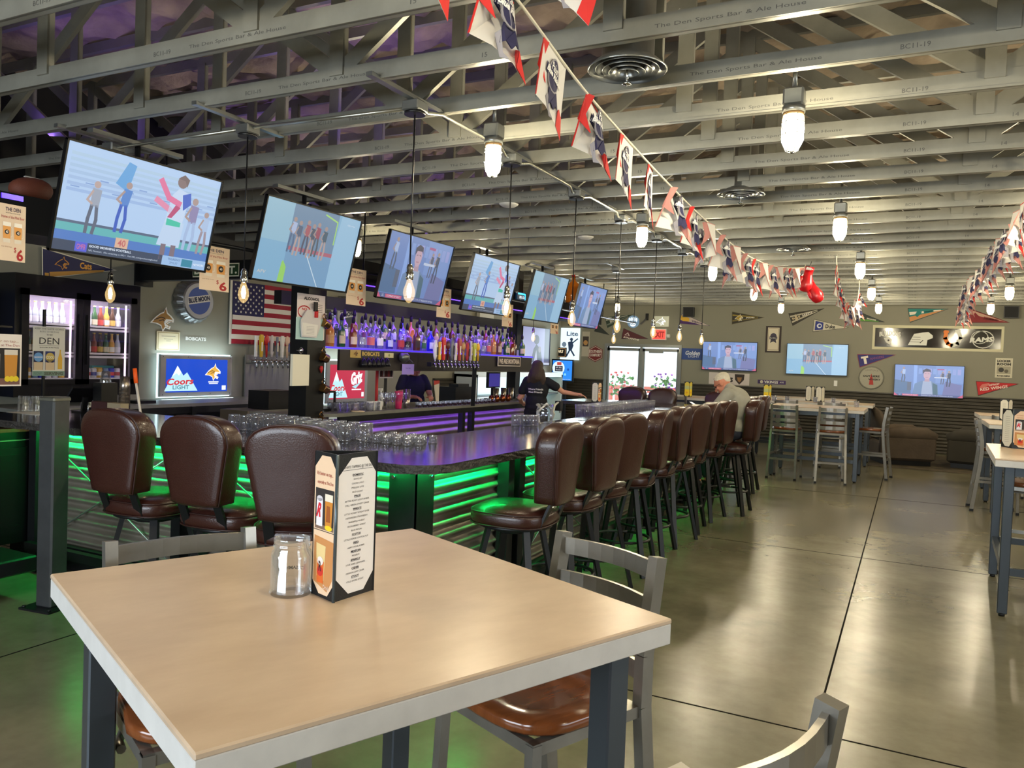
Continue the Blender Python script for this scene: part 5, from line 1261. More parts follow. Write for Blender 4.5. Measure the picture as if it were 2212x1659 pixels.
def wine(x, y, z, lab):
    t = thing('stemmed_glass', lab, 'glass', (x, y, z), 0, 'stemmed glasses on the back counter'); g = G(GP); g.lathe([(.036, .004), (.006, .008)], n=14, cap=False); g.build('foot', t); g = G(GP); g.cyl((0, 0, .006), (0, 0, .08), .004, n=8); g.build('stem', t); g = G(GP); g.lathe([(.004, .08), (.03, .1), (.042, .14), (.036, .19)], n=16, cap=False); g.build('bowl', t)
for i in range(8): wine(XB - .08 - .1 * (i % 2), 7.3 + .06 * i, .99, 'upside stemmed glass in the cluster left of the tall pink cup')
def cup(name, x, y, z, r0, r1, h, m, label, cat='cup', n=16, group=None):
    g = G(m); g.lathe([(r0 * .9, 0), (r0, .003), (r1, h), (r1 * .9, h), (r0 * .85, .01)], n=n); o = g.build(name, loc=(x, y, z)); return tag(o, label, cat, group)
p = at(862, 838, 0, XB - .1); cup('mixing_tin', XB - .1, p.y, .99, .036, .05, .2, M('pink_cup', (206, 50, 100), .35), 'tall pink cup on the back counter')
p = at(879, 842, 0, XB - .1)
for k in range(4): cup('mixing_tin', XB - .1, p.y - .0, .99 + .028 * k, .035, .045, .14, M('brushed_tin', (160, 150, 140), .25, .9), 'steel mixing tin in the stack right of the tall pink cup', group='stacked steel mixing tins')
for i, px in enumerate((1062, 1074, 1086, 1098)):
    p = at(px, 850, 0, XB - .12); o = G(M('copper_mug', (150, 86, 50), .22, .95)); o.lathe([(.02, 0), (.042, .02), (.046, .05), (.03, .1), (.026, .1)], n=16); tag(o.build('copper_cup', loc=(XB - .12, p.y, .99)), 'round copper cup, ' + ORD[i] + ' from left of four at right end of back counter', 'cup', 'copper cups')
for i, px in enumerate((1072, 1088, 1104)): p = at(px, 840, 0, XB - .3); cup('shaker_tin', XB - .3, p.y, .99, .034, .045, .19, M('brushed_tin'), 'tall steel shaker tin, ' + ORD[i] + ' from left behind the copper cups')
for i in range(6): place_mesh(rocks, 'rocks_glass', XB - .1 - .09 * (i % 2), 10.85 + .05 * i, .99, 'short clear glass at the right end of the back counter', 'glass', 'rocks glasses at right end of back counter')
# soap bottle, white cups, red thing, caddy
t = thing('spray_bottle', 'white spray bottle on the back counter right of the red beer sign', 'bottle', (XB - .45, at(823, 840, 0, XB - .45).y, .99)); g = G(WHITE); g.lathe([(.03, 0), (.035, .01), (.035, .12), (.012, .17), (.012, .19)], n=14); g.build('body', t); g = G(WHITE); g.box((-.05, -.012, .19), (.02, .012, .22)); g.build('trigger', t)
for i in range(3): cup('ceramic_cup', XB - .1, 7.02 + .09 * i, .99, .03, .036, .1, WHITE, 'white ceramic cup, ' + ORD[i] + ' from left among glasses on the back counter')
o = G(PC((226, 206, 160))).lathe([(.07, 0), (.075, .004), (.075, .012)], (XB - .05, 6.75, .99), 18).build('coaster_stack'); tag(o, 'round tan coaster stack at left front of the back counter', 'coaster')
t = thing('condiment_caddy', 'black wire caddy at left end of the back counter', 'caddy', (XB - .35, 6.45, .99)); g = G(BLACK)
for a_, b_ in (((0, 0, 0), (0, 0, .2)), ((0, .28, 0), (0, .28, .2)), ((0, 0, .2), (0, .28, .2))): g.bar(a_, b_, .02, .02)
g.build('handle', t); g = G(BLACK); g.box((-.08, 0, 0), (.08, .28, .03)); g.build('tray', t)
# dark objects under the shelf: till, printed menu, sticky note, photo frame
o = G(BLACK).box((XB - .7, 9.35, .99), (XB - .4, 9.9, 1.2)).box((XB - .6, 9.5, 1.2), (XB - .45, 9.8, 1.24)).build('receipt_printer'); tag(o, 'black printer on the back counter under the tap rail', 'printer')
g = G(); g.frame((XB - .45, at(935, 850, 0, XB - .45).y, .995), YP, ZP); g.slabpoly([(0, .3), (.14, .3), (.14, 0), (.08, 0)], .01, PC((206, 196, 180))); g.slabpoly([(0, .3), (.14, .3), (.14, .26), (.0, .24)], .002, PC((190, 60, 50)), back=.01); tag(g.build('menu_card'), 'slanted printed menu card with red top leaning under the tap rail', 'card')
g, w, h = left_panel(XB - .09, (869, 786), (894, 809), PC((170, 150, 235)), .003); g.text('note', w * .5, h * .6, w * .4, h * .15, PC((110, 90, 180)), 2); tag(g.build('sticky_note'), 'lilac paper note hanging under the middle of the bottle shelf', 'note')
g, w, h = left_panel(XB - .5, (820, 785), (849, 817), PC((226, 214, 214)), .01); g.rect(w * .05, h * .1, w * .95, h * .5, PC((120, 60, 60)), 2)
for k in range(5): g.rect(w * (.08 + .18 * k), h * .12, w * (.18 + .18 * k), h * .6, PC([(60, 30, 30), (200, 190, 180), (90, 40, 36), (170, 60, 60), (50, 40, 50)][k]), 3)
g.slab(w * .4, .98 - g.O.z, w * .6, 0, .004, PC((40, 40, 44)), back=-.01); tag(g.build('bottle_photo_card'), 'small photo card of bottles hanging above the white spray bottle', 'card')
o = G(PC((206, 56, 60))).box((XB - .5, at(812, 830, 0, XB - .5).y - .012, 1.05), (XB - .48, at(812, 830, 0, XB - .5).y + .018, 1.42)).build('red_strap'); tag(o, 'narrow red strap hanging left of the bottle photo card', 'strap')
t = thing('point_of_sale_terminal', 'dark till monitor with purple screen under right end of the shelf', 'terminal', (XB - .5, at(1065, 835, 0, XB - .5).y, .99)); g = G(BLACK); g.box((-.1, -.1, 0), (.1, .1, .02)); g.box((-.02, -.03, 0), (.02, .03, .2)); g.build('stand', t); g = G(BLACK); g.box((-.02, -.19, .18), (.02, .19, .42)); g.build('monitor', t); g = G(EM((60, 50, 150), .8)); g.box((.02, -.17, .2), (.022, .17, .4)); g.build('screen', t)

# mugs on hooks and clutter on the column
for i, (px, py) in enumerate(((704, 700), (702, 773), (702, 840), (697, 910))):
    p = at(px, py, 0, XB + .02); t = thing('copper_mug', 'small copper mug hanging on the black column, ' + ORD[i] + ' from the top', 'mug', p, 0, 'copper mugs on the column')
    g = G(M('aged_brass', (150, 112, 66), .25, .9)); q = Matrix.Rotation(R(70), 4, 'X'); g.lathe([(.03, -.04), (.044, -.03), (.04, .03), (.044, .045), (.038, .045)], n=16); g.xf(q); g.build('bowl', t)
    g = G(M('aged_brass')); g.tube([(0, -.02, .03), (0, -.05, .07), (0, -.03, .1), (0, .01, .05)], .005, 6); g.build('handle', t); g = G(CHROME); g.cyl((-.02, 0, .1), (.01, 0, .1), .006, n=6); g.build('hook', t)
pc = XB + .0
g, w, h = left_panel(pc, (643, 632), (700, 735), PC((222, 208, 204)), .004); g.text('ALCOHOL', w * .5, h * .9, w * .56, h * .07, PC((50, 46, 50)), 3, bold=.05); g.line([(w * .25 + w * .22 * math.cos(k * PI / 8), h * .6 + h * .13 * math.sin(k * PI / 8)) for k in range(16)], w * .03, PC((200, 50, 54)), 3, True); g.text('NO', w * .25, h * .66, w * .18, h * .06, PC((200, 50, 54)), 3, bold=.03)
for k in range(5): g.rect(w * .5, h * (.78 - .04 * k), w * .9, h * (.79 - .04 * k), PC((120, 110, 112)), 3)
tag(g.build('alcohol_notice'), 'pinkish ALCOHOL notice with red circle pinned to the black column', 'notice')
g, w, h = left_panel(pc + .008, (640, 684), (698, 736), PC((176, 206, 204)), .003); tag(g.build('blue_paper'), 'pale blue-green paper behind the clipped receipts on the column', 'paper')
g = G(); a, b = at(650, 665, 0, pc + .02), at(690, 730, 0, pc + .02); g.frame((pc + .02, a.y, b.z), YP, ZP); w, h = b.y - a.y, a.z - b.z
g.slabpoly([(0, h * .35), (w * .05, 0), (w * .8, 0), (w, h * .4), (w, h * .7), (w * .7, h), (w * .3, h * .95), (0, h * .6)], .01, PC((206, 200, 200))); g.slabpoly([(w * .08, h * .05), (w * .8, h * .05), (w * .85, h * .45), (w * .05, h * .5)], .004, PC((226, 222, 216)), back=.01)
for k in range(6): g.rect(w * .25, h * (.12 + .05 * k), w * .65, h * (.13 + .05 * k), PC((150, 146, 150)), 26)
tag(g.build('clipped_receipts'), 'bunch of clipped white receipts hanging on the alcohol notice', 'paper')
o = G(PC((30, 24, 26))).box((pc + .03, a.y + w * .6, a.z - .02), (pc + .05, a.y + w * .75, a.z + .07)).use(PC((190, 30, 34))).box((pc + .03, a.y + w * .66, a.z - .08), (pc + .05, a.y + w * .78, a.z - .01)).build('binder_clip'); tag(o, 'red and black clip holding the receipts', 'clip')
g, w, h = left_panel(pc + .05, (633, 765), (667, 833), PC((232, 226, 206)), .03); tag(g.build('paper_towel'), 'white towel roll hanging on the left of the black column', 'towel')
t = thing('column_hook', 'chrome ball hook above the white towel on the column', 'hook', at(650, 757, 0, pc + .05)); g = G(CHROME); g.ell((0, 0, 0), .022, .022, .03, 12, 8); g.cyl((-.05, 0, 0), (0, 0, 0), .006, n=8); g.build('ball', t)
o = G(PC((190, 40, 40))); p = at(694, 797, 0, pc); o.lathe([(.004, -.04), (.02, .0), (.012, .03)], tuple(p), 8); tag(o.build('red_key_fob'), 'small red and black tag on the column between two mugs', 'tag')
a, b = at(581, 845, 0, -6.2), at(640, 882, 0, -6.2)
o = G(BLACK).box((-6.5, a.y, b.z), (-6.2, b.y, a.z)).build('black_receipt_box'); tag(o, 'black box with cables left of the column', 'box')
sb = o; g = G(M('beige_corrugated', (112, 104, 92), .5, .3)); corrugated(g, (-6.22, a.y - .25), (-6.22, a.y + 1.0), .3, b.z - .05, .08, .02, (1, 0)); g.box((-6.6, a.y - .3, b.z - .05), (-6.2, a.y + 1.05, b.z - .002)); g.box((-6.6, a.y - .3, 0), (-6.24, a.y + 1.05, b.z - .05)); tag(g.build('ribbed_cabinet'), 'beige ribbed metal cabinet left of the column behind the near stools', 'cabinet')

# ---------------------------------------------------------------- left wall: cooler, decals, signs
XC = -7.5
a, b = at(33, 604, 0, XC), at(299, 834, 0, XC)
t = thing('glass_door_cooler', 'black two-door glass cooler full of cans and bottles on the left wall', 'cooler', (XC, a.y, 1.2)); W_ = b.y - a.y; H_ = a.z - .07 - 1.2
BK = M('cooler_black', (14, 14, 16), .3)
g = G(BK); g.box((-.48, 0, -.12), (0, W_, .0)); g.box((-.48, 0, H_), (0, W_, H_ + .14)); g.box((-.48, 0, 0), (0, .05, H_)); g.box((-.48, W_ - .05, 0), (0, W_, H_)); g.box((-.48, 0, 0), (-.46, W_, H_), M('cooler_liner', (150, 140, 160), .5)); g.build('cabinet', t)
for k in range(2):
    y0, y1 = .05 + k * (W_ - .1) / 2, .05 + (k + 1) * (W_ - .1) / 2 - .01
    g = G(BK); 
    for q in (((.0, y0, 0), (.03, y0 + .07, H_)), ((0, y1 - .07, 0), (.03, y1, H_)), ((0, y0, 0), (.03, y1, .05)), ((0, y0, H_ - .06), (.03, y1, H_))): g.box(*q)
    d = g.build('door', t); g = G(glassmat('cooler_glass', alpha=.05)); g.box((.012, y0 + .07, .05), (.016, y1 - .07, H_ - .06)); g.build('pane', d)
    g = G(BK); g.box((.03, (y1 - .05 if k == 0 else y0 + .03), .2), (.05, (y1 - .03 if k == 0 else y0 + .05), .7)); g.build('handle', d)
    g = G(EM((255, 225, 255), 2.0)); g.box((-.03, y1 - .10, .06), (-.02, y1 - .085, H_ - .08)); g.build('light_tube', t)
    light('cooler_light', 'AREA', (-.05, (y0 + y1) / 2, H_ - .04), 7, (1, .88, 1), .5, .1, aim=(-.3, 0, -1), parent=t)
WS = M('wire_shelf_white', (220, 214, 222), .5)
sz = [.04, .30, .58]
for z in sz: g = G(WS); g.box((-.44, .06, z - .012), (-.04, W_ - .06, z)); g.box((-.05, .06, z - .035), (-.04, W_ - .06, z + .02)); g.build('shelf', t)
def canmesh(c, c2, r=.031, h=.12):
    g = G(PC(c, .25)); g.lathe([(r * .8, 0), (r, .008), (r, h - .012), (r * .8, h)], n=12); g.use(PC(c2, .25)).lathe([(r * 1.01, h * .35), (r * 1.01, h * .65)], n=12, cap=False); return g.mesh('can')
def botmesh(c, l): 
    g = G(M('beer_%02x%02x%02x' % c, c, .12, coat=.5)); g.lathe([(.028, 0), (.03, .01), (.03, .12), (.013, .17), (.012, .215), (.014, .22)], n=12); g.use(PC(l)).lathe([(.0306, .03), (.0306, .085)], n=12, cap=False); g.use(PC((210, 180, 60))).lathe([(.014, .215), (.014, .226)], n=10); return g.mesh('bottle')
cans = [canmesh(*c) for c in (((200, 200, 214), (60, 70, 150)), ((60, 70, 190), (220, 60, 60)), ((214, 170, 80), (240, 240, 240)), ((210, 206, 214), (170, 60, 60)), ((120, 150, 190), (230, 230, 235)))]
bots = [botmesh(*c) for c in (((60, 40, 26), (200, 170, 80)), ((40, 80, 44), (220, 210, 180)), ((200, 150, 60), (240, 235, 220)), ((170, 176, 186), (220, 220, 226)), ((110, 50, 34), (180, 60, 50)))]
rows = [('left', 0, 0), ('right', 1, 0), ('left', 0, 1), ('right', 1, 1), ('left', 0, 2), ('right', 1, 2)]
for nm, k, lv in rows:
    y0 = a.y + .12 + k * (W_ - .1) / 2; n = 7
    for q in range(n):
        for dep in range(2 if lv == 1 else 1):
            me, kk = (cans[(q * 2 + k) % 5], 'can') if lv == 0 else ((bots[(q + k * 2 + dep) % 5], 'bottle') if lv == 1 else (bots[3] if k == 0 else bots[(q * 3) % 5], 'bottle'))
            o = obj('beverage_' + kk, me, None, (XC - .1 - .09 * dep, y0 + .068 * q, 1.2 + sz[lv] + .0005)); tag(o, 'chilled %s on the %s shelf behind the %s cooler door' % (kk, ['lowest', 'middle', 'top'][lv], nm), kk, 'chilled %ss, %s cooler door, %s shelf' % (kk, nm, ['lowest', 'middle', 'top'][lv]))
g = G(PC((70, 150, 160))); y_ = a.y + W_ - .34; g.box((XC - .4, y_, 1.241), (XC - .3, y_ + .26, 1.38)); g.frame((XC - .3, y_, 1.241), YP, ZP); g.rect(.02, .02, .12, .12, PC((220, 200, 80)), 2); g.disc(.19, .07, .035, PC((210, 90, 90)), 2); tag(g.build('beverage_carton'), 'teal and yellow drinks carton at bottom right inside the cooler', 'carton')
# DEN poster in front of left cooler door
g, w, h = left_panel(-6.9, (72, 704), (139, 812), PC((218, 214, 196)), .004)
g.text('KEEP THE GAME GOING', w * .5, h * .955, w * .9, h * .035, PC((110, 108, 100)), 2); g.text('INTO OVERTIME', w * .5, h * .895, w * .6, h * .03, PC((110, 108, 100)), 2); g.text('THE', w * .5, h * .835, w * .2, h * .035, PC((60, 58, 56)), 2); g.text('DEN', w * .5, h * .71, w * .62, h * .13, PC((40, 38, 38)), 2); g.rect(w * .18, h * .615, w * .82, h * .62, PC((60, 58, 56)), 2); g.text('Sports Bar & Ale House', w * .5, h * .575, w * .6, h * .03, PC((60, 58, 56)), 2, bold=.02)
for x_, c1, c2 in ((.17, (36, 42, 70), (110, 160, 206)), (.53, (54, 62, 110), (206, 180, 90))): g.rect(w * (x_ - .15), h * .12, w * (x_ + .15), h * .5, PC(c1), 2); g.rect(w * (x_ - .14), h * .12, w * (x_ + .14), h * .28, PC((214, 190, 150)), 3); g.disc(w * x_, h * .38, w * .14, PC(c2), 3)
g.text('BLUE MOON', w * .17, h * .38, w * .24, h * .03, PC((240, 240, 240)), 4, bold=.03); g.text('COOL', w * .53, h * .38, w * .24, h * .06, PC((236, 230, 200)), 4, bold=.03); g.text('EDGE', w * .53, h * .3, w * .2, h * .06, PC((40, 36, 40)), 4, bold=.03)
g.poly([(w * .78, h * .14), (w * .92, h * .14), (w * .92, h * .36), (w * .87, h * .48), (w * .87, h * .54), (w * .83, h * .54), (w * .83, h * .48), (w * .78, h * .36)], PC((222, 176, 60)), 2); g.rect(0, 0, w, h * .1, PC((120, 150, 130)), 2); g.text('NOW', w * .16, h * .05, w * .24, h * .06, PC((90, 120, 110)), 3); g.text('SERVING', w * .65, h * .05, w * .6, h * .065, PC((90, 96, 80)), 3, bold=.05)
o = tag(g.build('den_poster'), 'tall pale THE DEN poster with cans before the left cooler door', 'poster'); g = G(POW); g.box((-6.93, at(72, 704, 0, -6.9).y + .1, 0), (-6.91, at(72, 704, 0, -6.9).y + .12, 1.9)); g.build('stand', o)
# black tower with tap poster, far left
t = thing('black_display_tower', 'tall black display box with a beer poster at the left edge', 'display', (-5.62, 0, 0)); a, b = at(-60, 703, 0, -5.6), at(73, 918, 0, -5.6)
g = G(M('black_gloss', (10, 10, 12), .25)); g.box((-.35, a.y, .997), (0, min(b.y, 3.17), a.z)); g.box((-.3, a.y + .1, a.z), (-.05, b.y - .12, a.z + .012)); g.build('box', t)
p, q = at(-42, 719, 0, -5.6), at(48, 834, 0, -5.6); g = G(); g.frame((.003, p.y, q.z), YP, ZP); w, h = q.y - p.y, p.z - q.z
g.slab(0, 0, w, h, .003, PC((232, 222, 212))); g.text("It's better on tap...", w * .5, h * .86, w * .84, h * .07, PC((170, 120, 110)), 8); g.text('especially at The Den', w * .52, h * .78, w * .84, h * .06, PC((180, 110, 100)), 8); g.rect(w * .04, h * .03, w * .96, h * .73, PC((30, 26, 28)), 7); g.poly([(w * .6, h * .16), (w * .88, h * .16), (w * .9, h * .68), (w * .58, h * .68)], PC((196, 134, 50)), 9); g.rect(w * .58, h * .6, w * .9, h * .7, PC((214, 204, 190)), 10); g.rect(w * .2, h * .14, w * .48, h * .62, PC((220, 216, 218)), 9); g.rect(w * .04, h * .03, w * .96, h * .15, PC((120, 84, 76)), 8)
for k in range(3): g.disc(w * (.66 + .1 * k), h * .14, w * .07, PC((226, 200, 40)), 11 + k)
g.build('tap_poster', t, rec=False)
# football on a ledge, upper left
t = thing('football', 'brown leather football resting on a ledge at upper left', 'ball', (0, 0, 0)); p = at(67, 411, 0, -5.6); t.location = p
g = G(M('football_leather', (122, 66, 48), .55, bump=.3, bscale=200)); prof = [(.001, -.145)] + [(.088 * math.cos(a_) ** .75, .145 * math.sin(a_)) for a_ in [(-PI / 2 * .93) + PI * .93 * k / 14 for k in range(15)]] + [(.001, .145)]; g.lathe(prof, n=20); g.xf(Matrix.Rotation(R(90), 4, 'X') @ Matrix.Rotation(R(8), 4, 'X')); g.build('ball', t)
g = G(PC((230, 225, 215))); g.box((.02, -.05, .083), (-.005, .05, .089)); g.build('laces', t)
o = G(MATTE).box((-5.9, p.y - .45, p.z - .34), (-5.35, p.y + .45, p.z - .09)).build('ledge_box'); tag(o, 'black box ledge under the football, poster in front', 'box')
o = G(PC((40, 56, 110))).box((-7.98, 3.6, .9), (-7.9, 4.35, 2.1)).build('blue_board'); tag(o, 'dark blue board on the left wall left of the cooler', 'board')

def dec(name, label, cat, fn, p0, p1, m=None, t=.004, x=-7.985, grp=None):
    g, w, h = left_panel(x, p0, p1, m, t) if m else (None, 0, 0)
    if not m:
        a, b = at(*p0, 0, x), at(*p1, 0, x); g = G(); g.frame((x, a.y, b.z), YP, ZP); w, h = b.y - a.y, a.z - b.z
    fn(g, w, h); return tag(g.build(name), label, cat, grp)
dec('cat_decal', 'brown bobcat head decal above the cream certificate', 'decal', lambda g, w, h: cat_head(g, w * .5, h * .55, w * .95, PC((160, 116, 58)), PC((226, 222, 214)), 2), (329, 673), (374, 711))
dec('certificate', 'cream framed certificate on the left wall below the bobcat decal', 'certificate', lambda g, w, h: (g.line([(w * .06, h * .06), (w * .94, h * .06), (w * .94, h * .94), (w * .06, h * .94)], w * .03, PC((176, 156, 110)), 2, True), g.rect(w * .2, h * .74, w * .8, h * .77, PC((150, 140, 120)), 2), g.rect(w * .3, h * .6, w * .7, h * .62, PC((150, 140, 120)), 2), g.rect(w * .4, h * .5, w * .6, h * .52, PC((150, 140, 120)), 2)), (339, 715), (388, 758), PC((222, 208, 172)), .012)
dec('wall_lettering', 'white BOBCATS letters on the grey left wall', 'lettering', lambda g, w, h: g.text('BOBCATS', w / 2, h / 2, w, h, PC((226, 224, 216)), 3, bold=.05), (401, 727), (445, 737))
# bottle cap signs
def cap_sign(px, py, r, label, txt, c):
    p = at(px, py, 0, -7.9); t = thing('bottle_cap_sign', label, 'sign', (-7.98, p.y, p.z))
    g = G(M('crimped_tin', (150, 150, 150), .3, .8)); n = 84; Q = Matrix.Rotation(R(90), 4, 'Y')
    g.loft([[((r * k * (1 + (.035 if j % 4 < 2 else -.02) * cr)) * math.cos(2 * PI * j / n), (r * k * (1 + (.035 if j % 4 < 2 else -.02) * cr)) * math.sin(2 * PI * j / n), z) for j in range(n)] for k, z, cr in ((1.0, .0, 1), (.98, .06, 1), (.86, .12, .2), (.8, .13, 0))]); g.xf(Q); g.build('rim', t)
    g = G(); g.frame((.131, 0, 0), YP, ZP); g.disc(0, 0, r * .8, PC((170, 170, 172)), 1, n=32); g.disc(0, 0, r * .62, PC(c), 3, n=32)
    g.poly([(-r * .62, -r * .22), (r * .62, r * .02), (r * .62, r * .34), (-r * .62, r * .12)], PC((206, 204, 200)), 5); g.text(txt, 0, r * .07, r * 1.2, r * .24, PC((40, 44, 70)), 7, rot=.19, bold=.06); g.build('face', t, rec=False)
cap_sign(424, 650, .27, 'big bottle cap sign with blue face and BLUE MOON banner', 'BLUE MOON', (62, 84, 150))
cap_sign(745, 682, .30, 'big bottle cap sign partly hidden by the leftmost liquor bottles', 'COORS', (60, 62, 80))
# backlit beer signs
def beer_sign(p0, p1, bgc, label, cat_logo, s=1.1):
    a, b = at(*p0, 0, -7.9), at(*p1, 0, -7.9); t = thing('backlit_beer_sign', label, 'sign', (-7.9, a.y, b.z)); w, h = b.y - a.y, a.z - b.z
    g = G(M('sign_aluminium', (176, 176, 172), .35, .5)); g.frame((0, 0, 0), YP, ZP); g.slab(0, 0, w, h, .04, back=-.02); g.slab(w * .2, h * .2, w * .8, h * .8, .082, back=-.1)
    for x_, y_ in ((.03, .05), (.97, .05), (.03, .95), (.97, .95), (.36, .95), (.68, .95), (.36, .05), (.68, .05)): g.disc(w * x_, h * y_, .006, PC((70, 70, 70)), 40)
    g.build('frame', t)
    g = G(EM((205, 240, 255), 3)); g.frame((0, 0, 0), YP, ZP); g.slab(-.012, -.012, w + .012, h + .012, .006, back=-.035); g.build('light_edge', t)
    g = G(); g.frame((.0205, 0, 0), YP, ZP); c = lambda *k: EM(k, s); g.rect(w * .07, h * .1, w * .93, h * .9, c(*bgc), 1)
    g.poly([(w * .05, h * .13), (w * .22, h * .74), (w * .3, h * .5), (w * .35, h * .58), (w * .5, h * .13)], c(190, 235, 245), 2); g.poly([(w * .15, h * .48), (w * .22, h * .74), (w * .27, h * .58), (w * .24, h * .5), (w * .21, h * .56)], c(250, 255, 255), 3)
    g.text('Coors', w * .26, h * .36, w * .36, h * .16, c(210, 50, 60), 4, bold=.03, shear=.25, rot=.03); g.text('LIGHT', w * .27, h * .22, w * .22, h * .1, c(70, 130, 150), 4, bold=.02)
    if cat_logo: cat_head(g, w * .72, h * .58, h * .42, c(236, 180, 70), c(250, 250, 250), 3); g.rect(w * .65, h * .33, w * .8, h * .36, c(235, 240, 250), 3); g.rect(w * .66, h * .29, w * .79, h * .32, c(235, 240, 250), 3)
    else: g.text('Griz', w * .72, h * .6, w * .3, h * .3, c(250, 250, 255), 3, bold=.06, rot=.2, shear=.2); g.poly([(w * .6, h * .38), (w * .85, h * .5), (w * .7, h * .34)], c(170, 225, 235), 3); g.rect(w * .6, h * .3, w * .84, h * .33, c(250, 235, 240), 3)
    g.rect(w * .85, h * .14, w * .91, h * .25, c(240, 246, 250), 3)
    g.build('lit_face', t, rec=False); light('sign_glow', 'AREA', (.06, w / 2, h + .02), 2.5, (.7, .9, 1), w, .03, aim=(-.6, 0, .6), parent=t); light('sign_glow', 'AREA', (.06, w / 2, -.03), 4, (.7, .9, 1), w, .03, aim=(-.2, 0, -1), parent=t)
beer_sign((345, 765), (497, 853), (22, 74, 200), 'backlit blue Coors Light sign with bobcat head on left wall', True)
beer_sign((705, 778), (790, 868), (190, 40, 70), 'backlit red Coors Light sign seen under the bottle shelf', False)
# counters along the left wall
a, b = at(313, 871, 0, -7.2), at(585, 868, 0, -7.2); zc = .5 * (a.z + b.z)
t = thing('wall_counter', 'dark steel counter under the blue backlit beer sign', 'counter', (0, 0, 0)); g = G(CT); g.box((-7.95, a.y - 1.3, zc - .035), (-7.2, b.y + .6, zc)); g.build('counter_top', t)
g = G(STEEL); g.box((-7.25, a.y - 1.3, zc - .11), (-7.2, b.y + .6, zc - .036)); g.build('rail', t)
for y in (a.y - 1.2, a.y + .6, b.y, b.y + .5):
    g = G(STEEL); g.box((-7.25, y, 0), (-7.18, y + .06, zc - .036)); g.build('leg', t)
g = G(STEEL); g.box((-7.95, a.y - 1.3, .42), (-7.22, b.y + .6, .45)); g.build('lower_shelf', t)
g = G(BLACK); g.box((-7.95, a.y - 1.3, 0), (-7.9, b.y + .6, zc - .04)); g.build('back_panel', t)
for i, (y, c, l, dx) in enumerate(((6.9, (150, 150, 144), 'stack of grey papers', 0), (7.22, (190, 186, 176), 'white box file', 0), (6.5, (70, 62, 54), 'dark cardboard tray', .1))):
    o = G(PC(c)).box((-7.6, y, .451), (-7.3 + dx, y + .3, .56 + .06 * (i == 1))).build('paper_stack'); tag(o, l + ' on the lower shelf under the blue beer sign', 'papers')
o = G(BLACK).box((-7.6, a.y + .05, zc), (-7.4, a.y + .3, zc + .03)).build('cable_box'); tag(o, 'small flat black cable box on the counter left of the blue beer sign', 'box')
# right part of the left wall: pale cooler, white box
t = thing('glass_door_cooler', 'pale lit glass cooler on the left wall behind the bartender', 'cooler', (-7.95, 13.2, .1)); g = G(M('pale_cooler', (200, 210, 210), .4)); g.box((0, 0, 0), (.5, 4.2, .12)); g.box((0, 0, 0), (.05, 4.2, 1.2)); g.box((0, 0, 1.15), (.5, 4.2, 1.25)); g.box((0, 0, .1), (.5, .06, 1.2)); g.box((0, 4.14, .1), (.5, 4.2, 1.2)); g.build('cabinet', t)
g = G(EM((190, 235, 240), 1.1)); g.box((.051, .06, .12), (.06, 4.14, 1.15)); g.build('lit_interior', t); g = G(BLACK)
for z in (.45, .75): g.box((.06, .06, z), (.42, 4.14, z + .02))
for y in (.02, 1.4, 2.8, 4.15): g.box((.47, y, .1), (.5, y + .04, 1.2))
g.build('shelf', t)
o = G(PC((196, 192, 180))).box((-7.98, 14.05, 2.35), (-7.9, 14.65, 2.75)).build('white_panel_box'); tag(o, 'pale square box on left wall between fourth and fifth hanging screens', 'box')
g, w, h = left_panel(-5.28, (1118, 630), (1136, 650), EM((20, 60, 90), .5), .03); g.line([(w * .1, h * .8), (w * .9, h * .8), (w * .9, h * .1)], w * .08, EM((60, 200, 255), 2.5), 2); g.text('BUD', w * .55, h * .35, w * .6, h * .35, EM((230, 245, 255), 1.5), 3); tag(g.build('blue_neon_sign'), 'small blue neon sign between fourth and fifth hanging screens', 'sign')
# whisky display bottle on the soffit
t = thing('display_bottle', 'large amber whiskey display bottle with red cap between the last two screens', 'bottle', (-5.2, at(1237, 668, 0, -5.2).y, 2.62)); g = G(bottle_mats((200, 110, 20))); g.lathe([(.12, 0), (.13, .02), (.125, .26), (.09, .32), (.035, .37), (.03, .44)], n=20); g.build('body', t); g = G(PC((190, 40, 34))); g.lathe([(.034, .44), (.036, .49)], n=14); g.build('cap', t)

# ================================================================ lamps and ceiling gear
WARM = (1.0, .86, .58)
JAR = glowglass('glowing_jar', (255, 244, 205), 9.0, .9)
AMB = M('amber_collar', (190, 150, 100), .4, .4)
def make_lamp():
    t = thing('caged_ceiling_lamp', '', 'ceiling lamp')
    g = G(GALVD); g.cyl((0, 0, .0), (0, 0, .16), .012, n=8); g.box((-.05, -.05, -.09), (.05, .05, .0), bev=.01); g.cyl((0, 0, -.12), (0, 0, -.09), .056, n=20); g.build('junction_box', t)
    g = G(AMB); g.cyl((0, 0, -.135), (0, 0, -.12), .05, n=20); g.build('collar', t)
    g = G(JAR); g.lathe([(.045, -.136), (.05, -.15), (.05, -.25), (.043, -.285), (.025, -.305), (.004, -.31)], n=20); g.build('glass_jar', t)
    g = G(CHROME)
    for k in range(6):
        a = k * PI / 3; c, s = math.cos(a), math.sin(a); g.tube([(.053 * c, .053 * s, -.13), (.056 * c, .056 * s, -.2), (.054 * c, .054 * s, -.26), (.03 * c, .03 * s, -.312), (0, 0, -.322)], .0022, 5)
    for z in (-.17, -.23): g.tube([(.056 * math.cos(a * PI / 8), .056 * math.sin(a * PI / 8), z) for a in range(17)], .002, 5)
    g.build('wire_cage', t)
    light('lamp_light', 'POINT', (0, 0, -.21), 50, WARM, .045, parent=t)
    return t
lamp0 = make_lamp(); first = True
